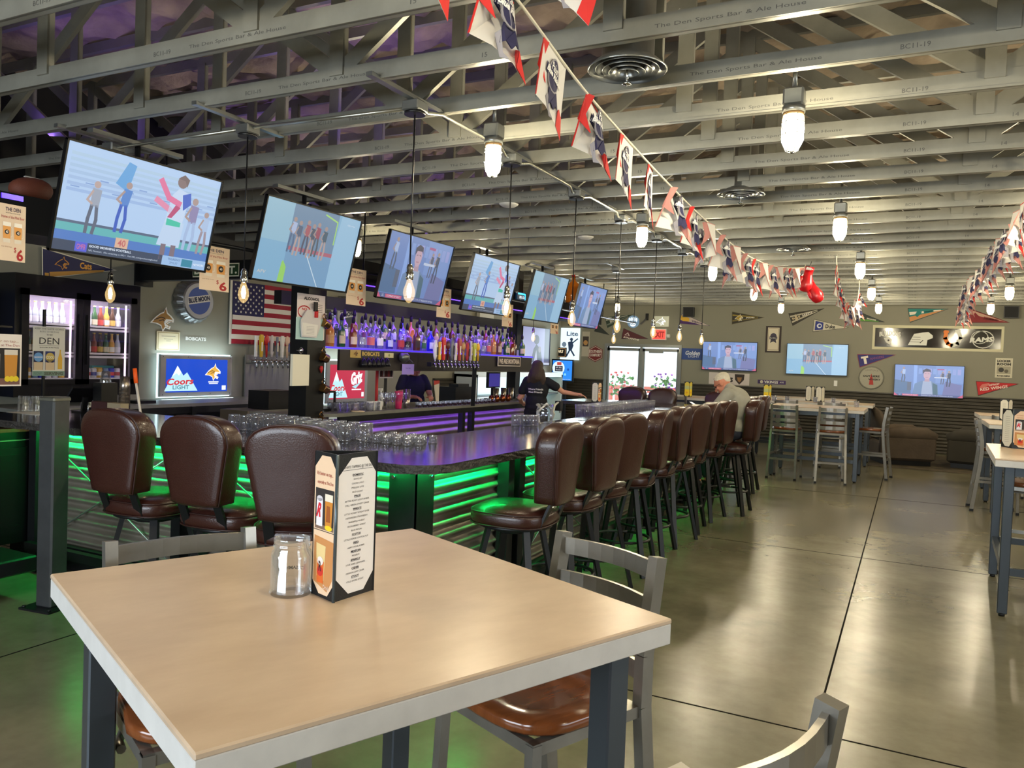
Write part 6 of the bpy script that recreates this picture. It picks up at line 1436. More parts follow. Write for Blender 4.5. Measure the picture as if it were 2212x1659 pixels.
LX_ = [-5.65, -4.1, -2.31, -.59, 1.18, 2.95, 4.7]; LY_ = [1.2, 4.2, 7.15, 10.1, 13.05, 16.0]
for i, x in enumerate(LX_):
    for j, y in enumerate(LY_):
        if x == -4.1: continue
        if x < -5 and j in (0, 1): continue
        if x > 4 and j % 2: continue
        lab = 'glowing caged jar lamp on the ceiling, ' + ORD[j] + ' row back, ' + {-5.65: 'over the back bar', -2.31: 'over the long bar edge', -.59: 'over the aisle', 1.18: 'right of the aisle', 2.95: 'far right column', 4.7: 'outermost right column'}[x]
        if first: lamp0.location = (x, y, HC - .01); lamp0['label'] = lab; lamp0['group'] = 'caged jar lamps on the ceiling'; first = False
        else: dup(lamp0, (x, y, HC - .01), label=lab)

BULB = glowglass('bulb_glass', (255, 214, 140), .35, .93); FIL = EM((255, 224, 160), 30)
def make_pendant():
    t = thing('pendant_bulb', '', 'pendant lamp')
    g = G(GALVD); g.box((-.055, -.055, -.06), (.055, .055, .0), bev=.008); g.box((-.02, -.42, .002), (.02, .3, .024)); g.build('junction_box', t)
    for k in (-1, 0, 1): g = G(CHROME)
    g = G(BLACK); g.cyl((0, 0, -.075), (0, 0, -.061), .06, n=22); g.build('canopy', t)
    g = G(BLACK); g.cyl((0, 0, -.9), (0, 0, -.075), .0045, n=6); g.build('cord', t)
    g = G(CHROME); g.lathe([(.004, -.9), (.012, -.905), (.02, -.925), (.017, -.945), (.022, -.95), (.022, -.985), (.019, -.99)], n=16); g.build('socket', t)
    g = G(BULB); g.lathe([(.014, -.99), (.018, -1.005), (.032, -1.045), (.034, -1.065), (.028, -1.095), (.012, -1.115), (.003, -1.12)], n=18); b = g.build('bulb', t)
    g = G(FIL); g.lathe([(.004, -1.01), (.012, -1.03), (.014, -1.06), (.008, -1.09)], n=8); g.build('filament', b)
    light('bulb_light', 'POINT', (0, 0, -1.055), 2.2, (1, .72, .38), .02, parent=t)
    return t
pend0 = make_pendant(); first = True
PY = [3.68, 4.87, 6.05, 7.18, 8.36, 9.45, 10.58]
spots = [(-2.53, y, 'over the long bar side, ' + ORD[i] + ' from the camera') for i, y in enumerate(PY)] + [(-3.8, 3.69, 'over the near bar side, in front of the flag'), (-5.08, 3.69, 'over the near bar side, in front of the cooler'), (-3.92, 11.0, 'over the far side of the bar, left of the door'), (-5.23, 11.0, 'over the far side of the bar, before the suit picture')]
for x, y, l in spots:
    lab = 'edison bulb on black cord ' + l
    if first: pend0.location = (x, y, HC - .01); pend0['label'] = lab; pend0['group'] = 'edison bulb pendants over the bar'; first = False
    else: dup(pend0, (x, y, HC - .01), label=lab)
EMT = M('emt_conduit', (170, 170, 160), .28, .85)
g = G(EMT)
for a, b in zip(PY, PY[1:]): g.tube([(-2.53, a + .062, HC - .04), (-2.53, a + .12, HC - .04), (-2.51, a + .25, HC + .0 - .012), (-2.51, b - .2, HC - .012), (-2.53, b - .1, HC - .04), (-2.53, b - .062, HC - .04)], .011, 8)
tag(g.build('electrical_conduit'), 'thin metal conduit linking the ceiling boxes along the long side of the bar', 'conduit')
g = G(EMT); g.tube([(-2.58, 3.69, HC - .04), (-3.75, 3.69, HC - .03)], .011, 8); g.tube([(-3.85, 3.69, HC - .03), (-5.03, 3.69, HC - .04)], .011, 8); tag(g.build('electrical_conduit'), 'thin metal conduit linking the ceiling boxes over the near side of the bar', 'conduit')

def diffuser(x, y, label, elbow=False):
    t = thing('air_diffuser', label, 'air vent', (x, y, 3.0), 0, 'round ceiling air diffusers')
    g = G(GALVD); g.lathe([(.185, -.005), (.19, 0), (.15, .035), (.125, .05), (.125, .5)], n=28, cap=False); g.build('collar', t)
    for k, (r, z) in enumerate(((.15, .0), (.118, -.006), (.086, -.012), (.055, -.018))):
        g = G(GALVD); g.lathe([(r, z), (r + .002, z + .002), (r - .03, z + .03)], n=28, cap=False); g.build('cone_ring', t)
    g = G(MATTE); g.lathe([(.12, .04), (.001, .041)], n=20, cap=False); g.build('dark_throat', t)
    g = G(CHROME); g.cyl((0, 0, -.06), (0, 0, .03), .006, n=8); g.lathe([(.001, -.075), (.022, -.07), (.022, -.063), (.006, -.055)], n=14); g.build('damper_knob', t)
    if elbow: g = G(GALVD); g.tube([(0, 0, .45), (0, 0, .62), (.1, -.04, .74), (.3, -.1, .78), (1.2, -.3, .8)], .13, 18); g.build('duct_elbow', t)
diffuser(-1.27, 3.6, 'large round steel air diffuser nearest the camera, with duct elbow', True)
diffuser(-1.29, 6.5, 'second round steel air diffuser, right of the flag line'); diffuser(-1.28, 9.6, 'third round steel air diffuser, above the boxing gloves')
t = thing('spiral_duct', 'grey spiral duct above the trusses at upper right', 'duct', (0, 0, 0)); g = G(GALVD); g.cyl((1.2, 8.1, 3.5), (5.9, 8.1, 3.5), .16, n=24)
for k in range(12): x = 1.3 + .38 * k; g.tube([(x, 8.1 + .165 * math.cos(a * PI / 10), 3.5 + .165 * math.sin(a * PI / 10)) for a in range(21)], .006, 5)
g.build('duct', t)
for i, y in enumerate((6.42, 8.33)):
    g = G(PC((196, 194, 188))); g.lathe([(.001, -.03), (.06, -.025), (.085, -.01), (.09, 0)], (-3.35, y, HC - .002), 24); tag(g.build('ceiling_speaker'), 'flat round pale ceiling disc over the bar, ' + ['nearer one', 'farther one'][i], 'speaker')

# ---------------------------------------------------------------- bunting
CL = M('bunting_cloth', (216, 212, 206), .8); CR = PC((206, 48, 44), .8); CB = PC((46, 44, 78), .8); CG = PC((150, 146, 152), .8); CW = PC((236, 234, 230), .8)
CRP = PC((190, 130, 122), .8)
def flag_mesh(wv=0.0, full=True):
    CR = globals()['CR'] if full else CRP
    g = G(CL); W_, g.O = .27, Vector((0, 0, 0)); g.frame((0, 0, 0), YP, ZP); g.lay = .0009
    out = [(0, 0), (W_, 0), (W_ * .97, -.13), (W_ * .9, -.25), (W_ * .78, -.37), (W_ * .55, -.31), (W_ * .3, -.265), (W_ * .02, -.25)]
    g.poly(out, CL, 0)
    for side in (1, -1):
        if side < 0: g.frame((0, W_, 0), -YP, ZP); g.lay = .0009
        m_ = (lambda p: p) if side > 0 else (lambda p: (W_ - p[0], p[1]))
        def pl(pts, m, l): g.poly([m_(p) for p in (pts if side > 0 else pts[::-1])], m, l)
        pl([(0, 0), (.05, 0), (.03, -.09), (.075, -.17), (0, -.10)][:4] + [(0, -.12)], CR, 1); pl([(W_ * .6, -.32), (W_ * .78, -.37), (W_ * .9, -.25), (W_ * .93, -.2), (W_ * .72, -.24)], CR, 1)
        pl([(0, 0), (W_, 0), (W_, -.008), (0, -.008)], CR, 2); pl([(0, -.008), (.006, -.008), (.006, -.245), (0, -.25)], CR, 2)
        c = m_((W_ * .52, -.11)); g.disc(c[0], c[1], .058, CG, 2, .075, 20); g.disc(c[0], c[1], .05, CB, 3, .067, 20)
        pl([(W_ * .38, -.17), (W_ * .66, -.17), (W_ * .68, -.25), (W_ * .6, -.235), (W_ * .52, -.26), (W_ * .44, -.235), (W_ * .36, -.25)], CB, 2)
        g.poly([m_(p) for p in ([(W_ * .22, -.075), (W_ * .82, -.115), (W_ * .82, -.155), (W_ * .22, -.115)] if side < 0 else [(W_ * .22, -.115), (W_ * .82, -.155), (W_ * .82, -.115), (W_ * .22, -.075)])], CB, 4)
        a = m_((W_ * .52, -.078)); b = m_((W_ * .52, -.115))
        g.text('Pabst', a[0], a[1], .07, .036, CW, 5, bold=.02, rot=-.1 * 1); g.text('Blue Ribbon', b[0], b[1], .15, .028, CW, 6, bold=.05, rot=-.24 * side if side > 0 else .24)
        pl([(W_ * .3, -.22), (W_ * .36, -.2), (W_ * .42, -.28), (W_ * .5, -.3), (W_ * .4, -.3)], CG, 1)
    for v in g.bm.verts:
        y, z = v.co.y, v.co.z; v.co.x += wv * math.sin(y * 16 + z * 5) * (.3 - z) + .01 * math.sin(z * 12)
    return g.mesh('flag')
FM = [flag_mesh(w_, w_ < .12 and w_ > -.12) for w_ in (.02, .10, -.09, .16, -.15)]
def bunting(label, path, n, spread=1.0, s0=0.0, lean=0, rz=0):
    """path: points (x,y,z) of the cord; n flags along it"""
    t = thing('bunting', label, 'bunting')
    P_ = [Vector(p) for p in path]; g = G(PC((222, 216, 196))); cs = []
    for k in range(len(P_) - 1):
        for q in range(6): cs.append(P_[k].lerp(P_[k + 1], q / 6))
    cs.append(P_[-1])
    # soften corners
    for _ in range(3): cs = [cs[0]] + [(a + b * 2 + c) / 4 for a, b, c in zip(cs, cs[1:], cs[2:])] + [cs[-1]]
    g.tube(cs, .006, 6); g.build('cord', t)
    tot = sum((b - a).length for a, b in zip(cs, cs[1:])); want = [s0 + (tot - s0) * i / n for i in range(n)]
    s = 0; j = 0
    for a, b in zip(cs, cs[1:]):
        L = (b - a).length
        while j < n and s + L >= want[j]:
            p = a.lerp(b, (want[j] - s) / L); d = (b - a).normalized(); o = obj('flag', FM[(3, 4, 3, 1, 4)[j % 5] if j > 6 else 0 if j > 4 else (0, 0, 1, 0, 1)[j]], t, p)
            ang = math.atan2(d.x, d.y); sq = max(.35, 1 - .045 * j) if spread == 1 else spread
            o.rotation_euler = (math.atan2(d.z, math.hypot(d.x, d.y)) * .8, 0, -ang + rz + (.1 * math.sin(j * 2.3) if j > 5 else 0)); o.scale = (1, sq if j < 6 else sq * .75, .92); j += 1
        s += L
    return t
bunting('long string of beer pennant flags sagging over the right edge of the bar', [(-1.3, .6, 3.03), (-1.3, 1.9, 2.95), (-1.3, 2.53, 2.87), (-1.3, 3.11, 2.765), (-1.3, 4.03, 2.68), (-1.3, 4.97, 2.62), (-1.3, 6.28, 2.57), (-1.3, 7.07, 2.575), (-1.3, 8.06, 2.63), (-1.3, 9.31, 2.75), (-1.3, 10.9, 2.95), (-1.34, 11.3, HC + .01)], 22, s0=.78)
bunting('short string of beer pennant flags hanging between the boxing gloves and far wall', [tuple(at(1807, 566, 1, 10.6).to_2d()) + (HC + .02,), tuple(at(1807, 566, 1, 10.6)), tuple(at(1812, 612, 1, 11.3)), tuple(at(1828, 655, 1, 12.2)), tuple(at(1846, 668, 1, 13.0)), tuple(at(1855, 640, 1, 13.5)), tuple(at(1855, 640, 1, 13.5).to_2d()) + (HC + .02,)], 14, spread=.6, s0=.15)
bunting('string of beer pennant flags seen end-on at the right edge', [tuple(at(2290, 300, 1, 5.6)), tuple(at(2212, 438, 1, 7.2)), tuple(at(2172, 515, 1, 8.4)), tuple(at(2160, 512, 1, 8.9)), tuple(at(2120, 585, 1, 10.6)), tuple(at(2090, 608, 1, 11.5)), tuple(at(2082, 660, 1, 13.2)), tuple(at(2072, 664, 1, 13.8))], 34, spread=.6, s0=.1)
t = thing('bunting', 'single big red and white pennant flag cut off at the top edge', 'bunting'); p = at(1303, -60, 1, 2.55); p.z = 3.13
o = obj('flag', FM[0], t, p + Vector((-.25, -.0, .02))); o.rotation_euler = (0, 0, R(-70)); o.scale = (1, .9, 1)
g = G(PC((222, 216, 196))); q = Vector(o.location); g.tube([q + Vector((-.5, .1, .1)), q, q + Vector((.3, -.1, 0)), q + Vector((.8, -.3, .05))], .006, 6); g.build('cord', t)

# boxing gloves
gp = at(1745, 575, 1, 10.2); RG = M('red_glove_leather', (186, 22, 32), .3, coat=.5)
for i, (dx, dz, tilt) in enumerate(((0.0, -.14, .2), (.07, -.28, -.5))):
    t = thing('boxing_glove', ['red boxing glove hanging from the ceiling, upper of the pair', 'red boxing glove hanging from the ceiling, lower of the pair'][i], 'boxing glove', gp + Vector((dx, .05 * i, dz)), 0, 'pair of boxing gloves', rot=(0, tilt, 0))
    g = G(RG); g.lathe([(.012, -.175), (.05, -.165), (.076, -.12), (.08, -.07), (.066, -.02), (.052, .03), (.05, .085)], n=20, sy=.72); g.build('mitt', t); g = G(RG); g.ell((-.062, -.025, -.05), .026, .028, .062, 12, 8); g.build('thumb', t)
    g = G(RG); g.lathe([(.052, .08), (.055, .13)], n=16); c = g.build('cuff', t); g = G(PC((230, 226, 222))); g.box((-.03, -.058, .09), (.03, -.05, .12)); g.build('patch', c)
    g = G(BLACK); g.cyl((0, 0, .1), (0, 0, .13 + (HC - (gp.z + dz)) - .1 if False else .2), .004, n=6); g.build('lace', t)

# ================================================================ things on tables and bar
def panel_paper(g, w, h, kind):
    """paper behind cut corners of a menu panel; g is framed at the panel's lower-left"""
    c = w * .3; m = w * .04
    def oct_(x0, y0, x1, y1, col, l): g.poly([(x0 + c, y0), (x1 - c * .8, y0), (x1, y0 + c), (x1, y1 - c), (x1 - c * .8, y1), (x0 + c, y1), (x0, y1 - c), (x0, y0 + c)], col, l)
    if kind == 'list':
        oct_(m, m * 2, w - m, h - m * 2, PC((232, 230, 232)), 2)
        g.text("WHATS TAPPING @ THE DEN", w * .5, h * .905, w * .74, h * .026, PC((70, 68, 76)), 4); g.rect(w * .14, h * .885, w * .86, h * .888, PC((90, 88, 94)), 4)
        L_ = ['DOMESTIC', 'BANQUET', 'COORS LIGHT', 'MILLER LITE', 'BUD LIGHT', 'PALE', 'BITTER ROOT LIGHT AMBER', 'STILL GREEN SWEET GRASS', 'WHEATS', 'LITTLE HONEY WHEAT RIVER', 'HEFEWEIZEN STRAWBERRY', 'PINEAPPLE WHEAT', 'HUCKLEBERRY WHEAT', 'BLUE MOON', 'SCOTCH', 'LITTLE HORSE SCOTCH ALE', 'RED', 'HAPPY HOUR AMBER', 'MEXICAN', 'MODELO', 'SPARKLY', 'SOUR HARD LEMONADE', 'CIDER', 'MISSION DRY CIDER', 'STOUT', 'COLD SMOKE STOUT']
        heads = {'DOMESTIC', 'PALE', 'WHEATS', 'SCOTCH', 'RED', 'MEXICAN', 'SPARKLY', 'CIDER', 'STOUT'}
        for k, s_ in enumerate(L_):
            y = h * (.85 - .0295 * k); ww = min(.62, .024 * len(s_) + .04) * w
            g.text(s_, w * .5, y, ww * (1.15 if s_ in heads else 1), h * (.016 if s_ in heads else .0115), PC((60, 58, 66)), 4, bold=.03 if s_ in heads else 0)
            if s_ in heads: g.rect(w * .5 - ww * .55, y - h * .011, w * .5 + ww * .55, y - h * .0098, PC((80, 78, 84)), 4)
    elif kind == 'blank': oct_(m, m * 2, w - m, h - m * 2, PC((214, 210, 196)), 2); [g.rect(w * .3, h * (.15 + .05 * k), w * .7, h * (.158 + .05 * k), PC((150, 146, 136)), 4) for k in range(14)]
    elif kind == 'yellow': oct_(m, m * 2, w - m, h - m * 2, PC((210, 190, 70)), 2); g.rect(w * .1, h * .1, w * .9, h * .48, PC((232, 200, 20)), 3); g.rect(w * .1, h * .5, w * .9, h * .72, PC((180, 190, 130)), 3); g.disc(w * .5, h * .28, w * .2, PC((220, 160, 30)), 4)
    else:
        oct_(m, m * 2, w - m, h - m * 2, PC((222, 190, 156)), 2)
        g.text("It's better on tap...", w * .5, h * .85, w * .7, h * .035, PC((176, 110, 90)), 4, bold=.02); g.text('especially at The Den', w * .52, h * .79, w * .7, h * .03, PC((176, 110, 90)), 4, bold=.02)
        g.rect(w * .1, h * .47, w * .92, h * .75, PC((44, 38, 36)), 3); g.rect(w * .1, h * .47, w * .92, h * .5, PC((120, 96, 80)), 4)
        g.rect(w * .17, h * .49, w * .44, h * .68, PC((222, 218, 220)), 5); g.disc(w * .305, h * .68, w * .13, PC((200, 196, 200)), 5, h * .02); g.text('R', w * .31, h * .6, w * .2, h * .1, PC((196, 30, 44)), 6, bold=.04, shear=.3)
        g.poly([(w * .56, h * .5), (w * .84, h * .5), (w * .88, h * .7), (w * .54, h * .7)], PC((196, 126, 44)), 5); g.poly([(w * .54, h * .67), (w * .88, h * .67), (w * .88, h * .72), (w * .54, h * .72)], PC((222, 212, 190)), 6); g.poly([(w * .6, h * .53), (w * .78, h * .53), (w * .76, h * .64), (w * .62, h * .64)], PC((150, 80, 30)), 6); g.disc(w * .72, h * .49, w * .16, PC((226, 196, 30)), 7, h * .018)
        g.rect(w * .06, h * .458, w * .95, h * .463, PC((60, 50, 44)), 4)
        g.poly([(w * .1, h * .1), (w * .7, h * .05), (w * .92, h * .14), (w * .95, h * .4), (w * .1, h * .42)], PC((190, 130, 74)), 3); g.poly([(w * .24, h * .14), (w * .56, h * .12), (w * .62, h * .36), (w * .2, h * .37)], PC((216, 190, 130)), 4); g.poly([(w * .26, h * .1), (w * .54, h * .1), (w * .56, h * .25), (w * .24, h * .26)], PC((206, 96, 30)), 5)
        g.disc(w * .4, h * .25, w * .13, PC((220, 210, 200)), 6, h * .03); g.disc(w * .4, h * .18, w * .13, PC((196, 44, 30)), 6, h * .035); g.text('R', w * .4, h * .215, w * .12, h * .07, PC((60, 20, 20)), 7, bold=.03); g.text('Drink', w * .68, h * .08, w * .26, h * .03, PC((226, 206, 190)), 5)


def menu_tent(S, Rr, Lf, zb, h, kinds_, label, cat='menu holder', group='menu tents'):
    """triangular standing menu: S front spine, Rr right corner, Lf left corner (plan points)"""
    t = thing('menu_tent', label, cat, (S[0], S[1], zb), 0, group); S, Rr, Lf = (Vector((p[0] - S[0], p[1] - S[1], 0)) for p in (S, Rr, Lf))
    LT = M('menu_leatherette', (20, 22, 24), .42, bump=.1, bscale=300)
    def board(a, b, th=.004):
        g = G(LT); d = (b - a).normalized(); n = Vector((d.y, -d.x, 0)); w = (b - a).length
        g.frame(a, d, ZP); g.slab(0, 0, w, h, th, back=-th)
        return g, w
    g, w = board(S, Rr); g.build('right_panel', t); g = G(); g.frame(S, Rr - S, ZP); g.lay = .0003; panel_paper(g, w, h, kinds_[0]); g.build('menu_sheet', t, rec=False)
    g, w = board(Lf, S); g.build('left_panel', t); g = G(); g.frame(Lf, S - Lf, ZP); g.lay = .0003; panel_paper(g, w, h, kinds_[1]); g.build('advert_sheet', t, rec=False)
    g, w = board(Rr, Lf); g.build('rear_panel', t)
    g = G(M('menu_spine', (70, 82, 88), .25, .3)); g.cyl((0, 0, 0), (0, 0, h), .0035, n=8); g.build('spine', t)
    return t
tz = 1.067; H_T = .318
tS = (at(720, 1302, 2, tz) + Vector((0, 0, 0))); a1 = at(738, 988, 2, tz + H_T); b1 = at(820, 977, 2, tz + H_T); c1 = at(681, 973, 2, tz + H_T); b0 = at(805, 1268, 2, tz)
menu_tent((tS.x, tS.y), (b0.x * .6 + b1.x * .4, b0.y * .6 + b1.y * .4), (c1.x, c1.y), tz, H_T, ('list', 'ad'), 'tall black menu tent with white beer list, standing on the nearest table beside the jar')
def tent_at(px, py, z, face, kinds_, label, s=.085, h=.27):
    p = at(px, py, 2, z); d = (Vector((EYE.x, EYE.y, 0)) - Vector((p.x, p.y, 0))).normalized(); r_ = Vector((-d.y, d.x, 0)) ; c = Vector((p.x, p.y, 0))
    q = Matrix.Rotation(R(face), 3, 'Z'); d = q @ d; r_ = q @ r_
    menu_tent(c + d * s * .58, c - d * s * .0 - r_ * -s, c - r_ * s, z, h, kinds_, label)
tent_at(2195, 968, tz, -25, ('ad', 'blank'), 'menu tent with beer advert on the nearest table at right edge', .11, .30)
tent_at(2172, 908, tz, 30, ('blank', 'blank'), 'menu tent with white sheet on the second table at right edge', .08)
tent_at(1771, 868, tz, 25, ('blank', 'blank'), 'white-sheeted menu tent, right one of two on the table beyond the stools', .08)
tent_at(1749, 866, tz, 25, ('blank', 'blank'), 'white-sheeted menu tent, left one of two on the table beyond the stools', .08)
tent_at(1657, 863, tz, 30, ('yellow', 'yellow'), 'yellow-sheeted menu tent right of the seated man', .08)
tent_at(1486, 857, tz, 30, ('yellow', 'yellow'), 'yellow-sheeted menu tent left of the seated man', .08)
tent_at(1288, 868, tz, 25, ('ad', 'blank'), 'menu tent with beer advert on far side of the bar by the bartender', .075)

def make_jar():
    t = thing('glass_jar', '', 'jar'); JG = glassmat('jar_glass', alpha=.1, rough=.02)
    g = G(JG); g.lathe([(.02, .0), (.043, .0), (.047, .006), (.044, .014), (.0445, .085), (.042, .095), (.036, .101), (.0385, .104), (.041, .107), (.0385, .11), (.0385, .115), (.0395, .118), (.0385, .124)], n=32, cap=False); g.build('glass_body', t)
    g = G(JG); g.lathe([(.041, .012), (.0415, .085), (.035, .1), (.0355, .124), (.0385, .1245)], n=32, cap=False); g.lathe([(.001, .006), (.041, .006)], n=24, cap=False); g.build('inner_wall', t)
    return t
jar0 = make_jar(); p = at(628, 1281, 2, tz); jar0.location = p; tag(jar0, 'empty clear glass jar on the nearest table left of the menu tent', None, 'empty glass jars')
d = Vector((p.x, p.y, 0)).normalized(); xd = Vector((d.y, -d.x, 0)) * -1
g = G(); g.frame(d * .0455 + Vector((0, 0, .045)), xd, ZP); g.lay = 0.0002
g.text('CASAMIGOS', 0, .0, .058, .008, PC((60, 60, 62)), 1, bold=.02)
for v in g.bm.verts:
    s_ = (v.co - g.O).dot(g.X); v.co += -d * (s_ * s_ * 10)
g.build('printed_name', jar0, rec=False)
for i, (px, py) in enumerate(((52, 890), (80, 890), (187, 886))):
    q = at(px, py, 2, tz); j = dup(jar0, (q.x, q.y, tz), label='clear glass jar on left end of the bar, ' + ['outer one left of the square post', 'inner one left of the square post', 'right of the square post'][i])
q = at(70, 892, 2, tz); o = G(PAPER).box((q.x - .16, q.y - .1, tz + .0), (q.x + .2, q.y + .1, tz + .002)).build('napkin'); tag(o, 'white paper sheet under the jars at left end of the bar', 'paper')
q = at(205, 893, 2, tz); t = thing('napkin_caddy', 'black bar caddy holding stacked clear cups, right of the square post', 'caddy', (q.x, q.y + .1, tz)); g = G(BLACK); g.box((-.1, -.08, 0), (.1, .08, .04)); g.box((-.07, -.07, .04), (.03, .07, .24)); g.build('body', t); g = G(glassmat('plastic_cup', alpha=.3)); g.lathe([(.035, .2), (.042, .24), (.03, .33)], (-.02, 0, 0), 18); g.build('cup_stack', t)
q = at(268, 897, 2, tz)
for k in range(7): cup('steel_tumbler', q.x, q.y, tz + .03 * k, .042 - .0 * k, .034, .12, M('brushed_tin'), 'upside-down steel tumbler in the stack right of the black caddy', group='stacked steel tumblers')
o = G(PC((150, 136, 110))).box((q.x - .02, q.y - .13, tz), (q.x + .13, q.y - .06, tz + .1)).build('cardboard_box'); tag(o, 'small tan box in front of the stacked steel tumblers', 'box')
o = G(PC((60, 30, 30))).box((q.x - .22, q.y - .12, tz), (q.x - .04, q.y - .05, tz + .1)).build('dark_red_box'); tag(o, 'dark red box left of the small tan box on the bar', 'box')
q = at(306, 908, 2, tz); t = thing('bar_spoon', 'long pale stick with orange tip leaning on the bar, left of the blue sign', 'stirrer', q); g = G(PC((206, 196, 184))); tp_ = at(294, 828, 1, q.y) - q; g.cyl((0, 0, 0), tuple(tp_), .009, n=8); g.build('stick', t); g = G(PC((236, 90, 20))); t2_ = at(291, 796, 1, q.y) - q; g.cyl(tuple(tp_), tuple(t2_), .014, n=10); g.build('tip', t)
q = at(150, 893, 2, tz); t = thing('payment_tablet', 'dark tilted tablet stand behind the square post', 'tablet', (q.x - .05, q.y + .15, tz)); g = G(BLACK); g.box((-.06, -.06, 0), (.06, .06, .012)); g.bar((0, 0, 0), (.02, .0, .12), .04, .02); g.build('stand', t); g = G(BLACK); g.bar((-.1, .02, .08), (.06, -.02, .2), .2, .02); g.build('tablet', t)
q = at(20, 905, 2, tz)
# glasses drying on the bar
upr, ups = tumbler(.042, .036, .10, GP), tumbler(.028, .022, .05, GP)
def cluster(me, nm, c0, nx_, ny_, dx, dy, lab, grp, cat='glass'):
    for i in range(nx_):
        for j in range(ny_): place_mesh(me, nm, c0[0] + dx * i + (dx * .5 if j % 2 else 0), c0[1] + dy * j, tz + .0005, lab, cat, grp)
cluster(upr, 'rocks_glass', (-4.05, 3.88), 5, 3, .105, .11, 'upturned short glass in the block seen over the rightmost near stool', 'upturned glasses over the rightmost near stool')
cluster(upr, 'rocks_glass', (-3.5, 3.84), 5, 3, .105, .11, 'upturned short glass in the middle block on the near bar', 'upturned short glasses on the near bar')
cluster(ups, 'shot_glass', (-2.96, 3.9), 5, 4, .075, .075, 'tiny glass in the low block at the inner bar corner', 'tiny glasses at the inner bar corner')
p = at(1050, 905, 0, -2.95)
for i in range(22):
    for j in range(3): place_mesh(pint, 'pint_glass', -3.2 + .1 * j, 7.95 + .098 * i, .997, 'tall clear glass in the long rows behind the long bar side', 'glass', 'tall glasses behind the long bar side')
q = at(1180, 916, 2, tz); t = thing('glass_jar', 'wide clear lidded tip jar standing on inner edge of the long bar side', 'jar', (q.x - .02, q.y, tz)); g = G(GP); g.lathe([(.06, 0), (.07, .01), (.072, .12), (.06, .15), (.075, .155), (.075, .17)], n=24, cap=False); g.build('glass_body', t)
for i, px in enumerate((1123, 1143, 1150, 1163)): q = at(px, 921, 2, tz); place_mesh(rocks, 'rocks_glass', q.x - .04, q.y, tz + .0005, 'short clear glass left of the wide jar, ' + ORD[i] + ' from the left', 'glass', None)
# beer gun with hose
t = thing('soda_gun', 'looped pale hose and soda gun between bar and bartender', 'soda gun', (-3.2, 7.1, .985)); g = G(PC((190, 190, 180))); g.tube([(0, -.15, .0), (-.05, -.1, .12), (.0, 0, .2), (.05, .08, .1), (.0, .1, 0)], .012, 8); g.tube([(0, .1, 0), (0, .2, .18), (.02, .28, .22), (.02, .3, .1)], .012, 8); g.build('hose', t); g = G(BLACK); g.box((-.02, .25, .12), (.04, .31, .22)); g.build('gun', t)
# brand mark printed on the bar top
q = at(1279, 908, 2, tz); g = G(PC((110, 104, 100))); g.frame((q.x, q.y, tz + .0008), YP * .0 + Vector((.5, .86, 0)), Vector((-.86, .5, 0))); g.lay = .0001
g.text('VILLAGER', 0, 0, .34, .1, None, 1, bold=.04, bend=.2); g.line([(.2 * math.cos(a_ * PI / 10), .09 * math.sin(a_ * PI / 10) - .02) for a_ in range(-10, 1)], .008, None, 1); tag(g.build('bar_top_logo', rec=False), 'faint oval logo printed on the long side of the bar top', 'logo')
# condiments on the far tables
for i, (px, py) in enumerate(((1761, 869), (1672, 866), (1850, 880), (1800, 871), (1700, 867))):
    q = at(px, py, 2, tz); place_mesh(rocks, 'glass_shaker', q.x, q.y, tz + .0005, 'small clear glass beside the menus on the far tables, ' + ORD[i] + ' of five', 'glass', None)

# ================================================================ people
SKIN = M('skin', (196, 128, 100), .5); SKIN2 = M('skin_pale', (206, 150, 118), .5)
class Fig:
    def __init__(s): s.g = G(); 
    def limb(s, *pts, n=14):
        P_ = [Vector(p[:3]) for p in pts]; s.g.tube(P_, [p[3] for p in pts], n)
        for p in pts: s.g.ell(p[:3], p[3], p[3], p[3], 12, 8)
        return s
    def e(s, c, rx, ry, rz, rot=None): s.g.ell(c, rx, ry, rz, 18, 12, rot=rot); return s
    def done(s, name, parent, mat, vox=.008, smooth=6):
        o = s.g.build('tmp'); m = o.modifiers.new('r', 'REMESH'); m.mode = 'VOXEL'; m.voxel_size = vox; m2 = o.modifiers.new('s', 'SMOOTH'); m2.iterations = smooth; m2.factor = .5
        dg = bpy.context.evaluated_depsgraph_get(); me = bpy.data.meshes.new_from_object(o.evaluated_get(dg)); bpy.data.objects.remove(o)
        me.materials.clear(); me.materials.append(mat)
        for p in me.polygons: p.use_smooth = True
        return obj(name, me, parent)
def hand(f, w, d, side, curl=.5, s=1.0, up=Vector((0, 0, 1))):
    """palm at wrist w pointing along d with five bent fingers; side gives the thumb side"""
    w, d, up = Vector(w), Vector(d).normalized(), Vector(up).normalized(); x = d.cross(up).normalized() * side; up = x.cross(d) * side
    f.limb((*w, .026 * s), (*(w + d * .05 * s), .03 * s)); f.limb((*(w + d * .03 * s + x * .02 * s), .017 * s), (*(w + d * .085 * s + x * .026 * s), .014 * s)); f.limb((*(w + d * .03 * s - x * .02 * s), .017 * s), (*(w + d * .08 * s - x * .028 * s), .013 * s))
    for k, L in enumerate((.072, .08, .075, .058)):
        b = w + d * .085 * s + x * (.028 - .019 * k) * s; q = b + (d * math.cos(curl * .5) - up * math.sin(curl * .5)) * L * .5 * s; r_ = q + (d * math.cos(curl * 1.6) - up * math.sin(curl * 1.6)) * L * .5 * s
        f.limb((*b, .0095 * s), (*q, .0088 * s), (*r_, .0075 * s), n=10)
    b = w + d * .03 * s + x * .03 * s; q = b + (d * .6 + x * .8) * .038 * s; r_ = q + (d * .9 + x * .2 - up * .3) * .03 * s; f.limb((*b, .013 * s), (*q, .0105 * s), (*r_, .009 * s), n=10)
